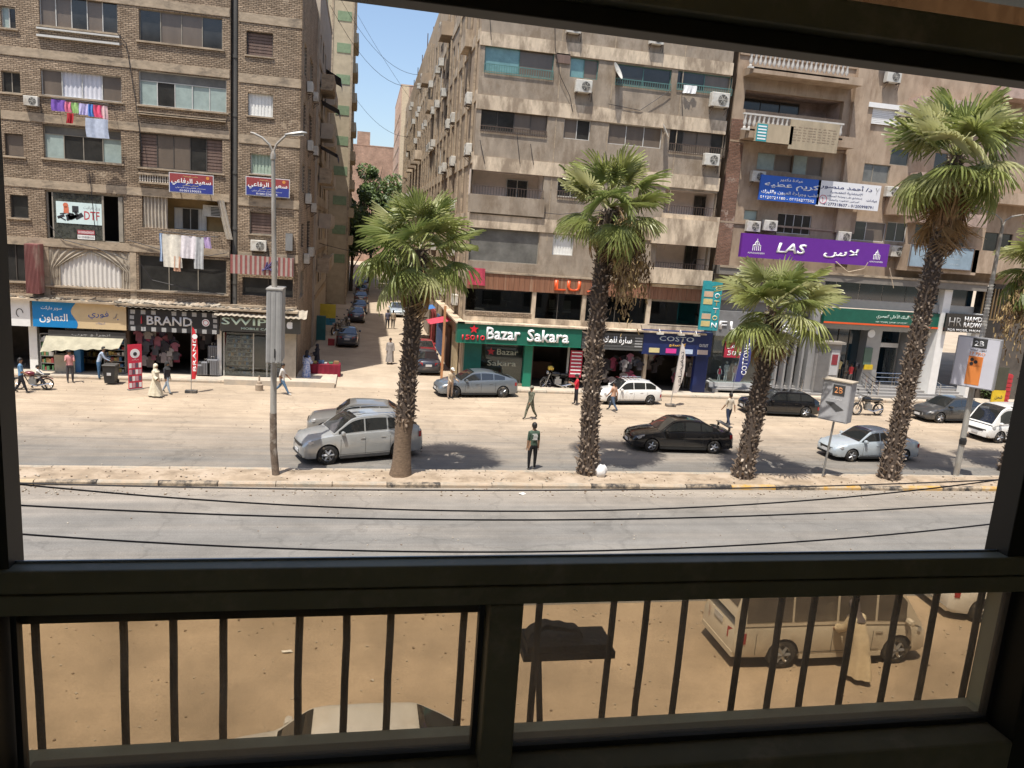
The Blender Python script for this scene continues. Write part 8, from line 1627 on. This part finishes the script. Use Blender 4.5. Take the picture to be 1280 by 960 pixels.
q.build('tape_rings', mat('pale_tape', (.5,.48,.44), .7, var=.2), t, kind='stuff'); q = MB(); q.lathe([(.14,0),(.15,.18),(.12,.3)], ((xt-gx)*.2,-.03,1.45), 8); q.build('junction_cover', BLACK, t)
WP = mat('glossy_white_poster', (.62,.62,.68), .35, var=.05, scale=1)
ORG = mat('orange_phone_print', (.75,.25,.06), .4, var=.03)
YS = gy-.35
a_, b_ = P(1199, 421, YS), P(1246, 486, YS); H_ = a_[1]-b_[1]; W_ = 1.62; RZ = -.95; px_ = gx+(xt-gx)*.5; dx_, dy_ = math.cos(RZ), math.sin(RZ)
ad = thing('phone_poster_box', 'white lit-box advert with an orange telephone on the right lamp post', 'advert', (px_-dx_*W_/2+math.sin(RZ)*.5+.05, gy-dy_*W_/2-math.cos(RZ)*.5, b_[1]), RZ)
q = MB(); q.box(0,0,0,W_,.38,H_); q.build('box', mat('grey_box_sides', (.33,.33,.34), .5), ad); q = MB(); q.box(.04,-.012,.04,W_-.04,-.002,H_-.04); q.build('poster', WP, ad)
def pfl(b, m, nm, d=-.02, dd=.006, parent=ad): q = MB(); q.box(W_*b[0], d, H_*b[1], W_*b[2], d+dd, H_*b[3]); return q.build(nm, m, parent)
o = pfl((.33,.06,.67,.63), ORG, 'orange_phone'); o.modifiers.new('b','BEVEL').width = .03
pfl((.36,.44,.64,.61), mat('orange_camera_plate',(.6,.18,.04),.4,var=0), 'camera_plate', -.03)
for xx, zz in ((.42,.56),(.42,.48),(.51,.52)): q = MB(); q.lathe([(.045*W_,-.036),(.045*W_,-.032)], (W_*xx,0,H_*zz), 12, axis='y'); q.build('camera_lens', BLACK, ad)
pfl((.36,.8,.70,.985), mat('dark_logo_block',(.05,.05,.05),.5,var=0), 'logo_block'); text('2B', W_*.22, H_*.1, LETTER_W, ad, (W_*.52,-.03,H_*.885), bold=.03, depth=.006); 
text('17 PRO', W_*.36, H_*.06, ORG, ad, (W_*.52,-.016,H_*.68), bold=.03, depth=.006); text(ar('ايفون الجديد'), W_*.38, H_*.05, BLK, ad, (W_*.52,-.016,H_*.755), depth=.005)
# small grey advert box on its own post
gx, gy = G(1028, 596, .14); a_, b_ = P(1026, 476, gy-.2), P(1062, 527, gy-.2); W_, H_ = b_[0]-a_[0], a_[1]-b_[1]
ad2 = thing('grey_advert_box', 'grey advert box with a tablet picture on a thin post in the median', 'advert', (gx, gy, .12), -.95); zb_ = b_[1]-.12; W_ = 1.15; ox_ = -W_/2+.1
q = MB(); q.path([(0,0,0),(.06,0,zb_*.5),(.12,0,zb_)], .045, 8); q.build('post', GREYM, ad2, smooth=True); q = MB(); q.box(ox_,-.2,zb_,ox_+W_,.35,zb_+H_); q.build('box', mat('grey_box_sides', (.33,.33,.34)), ad2); q = MB(); q.box(ox_-.04,-.25,zb_+H_+.001,ox_+W_+.04,.4,zb_+H_+.05); q.build('lid', mat('dusty_lid',(.42,.36,.28),.9), ad2)
q = MB(); q.box(ox_+.04,-.212,zb_+.05,ox_+W_-.04,-.202,zb_+H_-.05); q.build('poster', mat('silver_grey_poster',(.42,.42,.43),.4,var=.1,scale=3), ad2)
q = MB(); q.box(ox_+W_*.38,-.225,zb_+H_*.66,ox_+W_*.8,-.214,zb_+H_*.92); q.build('logo_block', MATS['dark_logo_block'], ad2); text('2B', W_*.28, H_*.15, mat('orange_white_letter',(.7,.3,.12),.5,var=0), ad2, (ox_+W_*.59,-.235,zb_+H_*.79), bold=.03, depth=.006)
q = MB(); c = (ox_+W_*.5, zb_+H_*.38); q.poly([(c[0]-W_*.32,c[1]+H_*.09),(c[0]-W_*.05,c[1]+H_*.1),(c[0]+W_*.35,c[1]-H_*.05),(c[0]+W_*.1,c[1]-H_*.12)], -.225, -.214); q.build('tablet_picture', mat('dark_tablet_print',(.08,.08,.08),.3), ad2); text(ar('عروض الصيف'), W_*.5, H_*.06, LETTER_W, ad2, (ox_+W_*.5,-.222,zb_+H_*.57), depth=.004)
# ------------------------------------------------------------------ flags, banners
def feather_flag(label, base, px_top, hgt, w_, col, txt, tcol, vertical=False, lean=.0, base_box=True, rz=0):
    t = thing('feather_flag', label, 'flag', (base[0], base[1], .01), rz); n = 22
    q = MB(); q.path([(0,0,0),(lean*.5,0,hgt*.6),(lean,0,hgt)], .018, 6); q.build('pole', GREYM, t)
    def fn(u, v): z = hgt*(.2+.78*u); w2 = w_*(math.sin(PI*min(1, .12+u*.9))**.45); return (lean*u+.02-w2*(1-v)*0+w2*v-.02, .04*math.sin(u*7+v*2)*v, z)
    q = MB(); q.grid(fn, n, 6); q.build('flag_cloth', col, t, smooth=True, fix=False)
    if txt:
        m_ = text(txt, hgt*.52, w_*.5, tcol, t, (lean*.5+w_*.5, -.07, hgt*.58), rot=(PI/2, -PI/2, 0), bold=.03, depth=.006)
    if base_box: q = MB(); q.box(-.28,-.18,0,.28,.18,.13); q.build('foot', mat('black_foot_block',(.05,.05,.05),.8,dirt=(.3,.25,.2),dirt_amt=.3), t)
    return t
b_ = G(239, 491); feather_flag('narrow red feather flag on a black foot before the BRAND shop', b_, 0, 3.55, .32, mat('flag_red',(.65,.03,.04),.8,var=.05), 'BRAND', LETTER_W, lean=.05)
q = MB(); q.lathe([(.13,-.09),(.13,-.095)], (.21,0,2.95), 14, axis='y'); q.build('round_logo', LETTER_W, [o for o in COL.objects if o.name.startswith('feather_flag')][-1])
b_ = G(838, 508); feather_flag('white feather flag with Arabic letters beside the white hatchback', b_, 0, 3.9, .5, mat('flag_white',(.66,.6,.55),.8,var=.1), ar('تخفيضات'), BLK, lean=.25)
b_ = G(918, 500); fb_ = feather_flag('navy blue feather flag reading COTTONIL behind the third palm', (P(915,488,44.6)[0], 44.6), 0, 4.0, .75, mat('flag_navy',(.04,.05,.2),.8,var=.06), 'COTTONIL', LETTER_W, lean=.5, base_box=False); fb_.location.z = .15
# red roll-up banner
a_ = G(161, 488); b_ = G(180, 486); W_ = b_[0]-a_[0]+.1; H_ = 2.35; rb_ = thing('rollup_banner', 'red roll-up banner with a round white logo and rows of bag pictures', 'banner', (a_[0], a_[1], .01), math.atan2(b_[1]-a_[1], b_[0]-a_[0]))
q = MB(); q.box(0,0,0.05,W_,.03,H_); q.build('sheet', mat('rollup_red',(.68,.03,.07),.5,var=.04), rb_); q = MB(); q.box(-.03,-.1,0,W_+.03,.12,.05); q.build('foot', GREYM, rb_); q = MB(); q.path([(W_/2,.06,.05),(W_/2,.06,H_)], .015, 5); q.build('pole', GREYM, rb_)
q = MB(); q.lathe([(.24,-.012),(.24,-.004)], (W_/2,0,H_*.8), 18, axis='y'); q.build('round_logo', LETTER_W, rb_); q = MB(); q.lathe([(.1,-.02),(.1,-.013)], (W_/2,0,H_*.79), 10, axis='y'); q.build('logo_centre', BLK, rb_); text(ar('براند'), W_*.5, .09, LETTER_W, rb_, (W_/2,-.01,H_*.665), depth=.004)
for r in range(4):
    for c in range(4): q = MB(); q.box(W_*(.05+.235*c),-.012,H_*(.05+.145*r),W_*(.05+.235*c+.19),-.003,H_*(.05+.145*r+.105)); o = q.build('bag_picture', [LETTER_W, mat('grey_bag_print',(.12,.1,.14),.6), mat('pink_bag_print',(.6,.35,.4),.6)][(r+c*2) % 3], rb_)
# wheelie bin
x_, y_ = G(139, 480); wb = thing('wheelie_bin', 'black wheelie bin with a grey lid before the supermarket shelves', 'bin', (x_, y_, .01)); q = MB(); q.add([(-.24,-.27,.08),(.24,-.27,.08),(.24,.27,.08),(-.24,.27,.08),(-.31,-.35,1.0),(.31,-.35,1.0),(.31,.35,1.0),(-.31,.35,1.0)], [(0,3,2,1),(4,5,6,7),(0,1,5,4),(1,2,6,5),(2,3,7,6),(3,0,4,7)]); q.build('body', mat('bin_black',(.02,.021,.023),.5), wb)
q = MB(); q.box(-.34,-.38,1.002,.34,.38,1.06); o = q.build('lid', mat('bin_lid',(.07,.065,.06),.6), wb); o.modifiers.new('b','BEVEL').width = .02
for s in (-1, 1): q = MB(); q.lathe([(.1,-.03),(.1,.03)], (s*.25,.33,.1), 12, axis='x'); q.build('wheel', RUBBER, wb)
q = MB(); q.box(-.1,-.33,.5,.1,-.325,.65); o = q.build('recycling_label', mat('pale_label',(.5,.5,.5),.5), wb); o.location.y = .005-.015
# street table with red cloth, small stool block, white bag
x_, y_ = G(404, 470); st = thing('street_table', 'street stall table under a dark red cloth at the corner', 'table', (x_, y_+.3, .01)); q = MB(); q.grid(lambda u, v: (-1.0+2.0*u, -.45-.03*math.sin(u*40)*(1-v), .72*v), 50, 4); q.grid(lambda u, v: (-1.0+2.0*u, -.45+.9*v, .72), 4, 3); q.grid(lambda u, v: (1.0+.03*math.sin(u*20)*(1-v), -.45+.9*u, .72*v), 20, 4); q.grid(lambda u, v: (-1.0, -.45+.9*u, .72*v), 20, 4); q.build('table_cloth', mat('dark_red_cloth',(.22,.01,.03),.9,var=.2), st, smooth=True, fix=False)
for k in range(6): o = sbox('stall_item', (0,0,0,R_.uniform(.15,.4),R_.uniform(.15,.3),R_.uniform(.06,.25)), GOODC[k % 8]); o.location = (x_-.9+k*.3, y_+.1, .74); tag(o, ['red packet at the left end of the stall table','yellowish box second on the stall table','blue box third on the stall table','white box fourth on the stall table','green box fifth on the stall table','brown box at the right end of the stall table'][k], 'box', 'goods on the red stall table')
x_, y_ = G(324, 488); o = MB(); o.lathe([(.2,0),(.21,.32),(.13,.36),(.12,.48),(.05,.52),(.04,.8)], n=12); tag(o.build('concrete_stub', mat('stub_concrete',(.34,.27,.2),.95,var=.2), smooth=True, loc=(x_, y_, 0)), 'squat concrete stub with a thin spike left of the lamp pole', 'bollard')
q = MB(); rn = random.Random(2)
def bagf(u, v): a = 2*PI*u; r = .22*math.sin(PI*min(1, .12+v*.83))**.6*(1+.12*math.sin(a*5+v*4)); return (r*math.cos(a)+.05*v, r*math.sin(a), .52*v)
x_, y_ = G(750, 596, .15); q.grid(bagf, 20, 9); tag(q.build('refuse_sack', mat('white_sack',(.72,.71,.7),.6,var=.1,scale=8), smooth=True, fix=False, loc=(x_, y_, .14)), 'white rubbish sack at the foot of the second palm', 'sack')
# yellow and blue street stand in the side street, awning frames
x_, y_ = G(410, 415); sd = thing('yellow_stand', 'yellow and blue advert stand on the left pavement of the side street', 'stand', (x_-1.0, y_+.0, 0)); q = MB(); q.box(0,0,1.2,1.6,.1,2.4); q.build('yellow_panel', mat('stand_yellow2',(.6,.48,.05),.6), sd); q = MB(); q.box(0,0,.6,1.6,.1,1.199); q.build('blue_panel', mat('stand_blue2',(.05,.25,.35),.6), sd)
for s in (.1, 1.5): q = MB(); q.path([(s,.05,0),(s,.05,.6)], .03, 5); q.build('leg', GREYM, sd)
for i, (px, py, w_, d_, h_, c, lb) in enumerate(((400,425,.8,.5,1.9,(.03,.14,.14),'teal cupboard on the left pavement of the side street'), (414,432,.5,.4,.5,(.35,.04,.04),'small red crate on the left pavement of the side street'))):
    x_, y_ = G(px, py); o = sbox('cupboard' if i == 0 else 'red_crate', (0,0,0,w_,d_,h_), mat('street_box_%d' % i, c, .6)); o.location = (x_-w_/2, y_, .0); tag(o, lb, 'cupboard' if i == 0 else 'crate')
# thin wires across the sky gap and street
for pts, lb in ((((-3.4,70,27),(1,80,21.5),(6.0,95,26)), 'thin wire slung high across the side street, nearest'), (((-3.4,80,31),(1,86,25),(6.0,100,28)), 'thin wire slung high across the side street, second'), (((-1.6,100,34),(2,106,30),(6.0,118,28)), 'thin wire slung high across the side street, third'), (((-1.6,96,24),(2,100,20),(6.0,112,22)), 'thin wire slung high across the side street, fourth'), (((-3.4,62,7.6),(1,66,6.4),(6.0,72,6.8)), 'low wire across the side street above the parked cars')):
    q = MB(); A_, B_, C_ = map(Vector, pts); P_ = [(A_*(1-s)**2+B_*2*s*(1-s)+C_*s*s)-A_ for s in [k/12 for k in range(13)]]; q.path(P_, .022, 4); tag(q.build('overhead_wire', CAB, loc=A_), lb, 'wire', 'thin wires over the side street')
# hanging cables on the brick block
for pts, lb in ((((146,40),(158,55),(170,130),(178,190)), 'cable running down between the windows of the brick block'), (((105,210),(112,215),(120,300)), 'short cable beside the poster window'), (((55,275),(80,300),(120,310),(160,325)), 'sagging cable under the poster window'), (((160,300),(200,312),(260,320),(284,316)), 'cable sagging over the dark window'), (((65,375),(95,381),(120,372)), 'loose cable end above the supermarket sign'), (((176,330),(190,350),(240,362),(280,368)), 'pale diagonal wire across the dark window')):
    wire('wall_cable', lb, [(P(x,y,44.9)[0], 44.9, P(x,y,44.9)[1]) for x, y in pts], .02, CAB)
for pts, lb in ((((1045,327),(1060,340),(1080,336),(1085,328)), 'loop of cable below the purple sign'), (((1112,335),(1115,350),(1117,360)), 'rag of pale cable end hanging by the fascia')):
    wire('wall_cable', lb, [(P(x,y,44.9)[0], 44.9, P(x,y,44.9)[1]) for x, y in pts], .03, MBND)
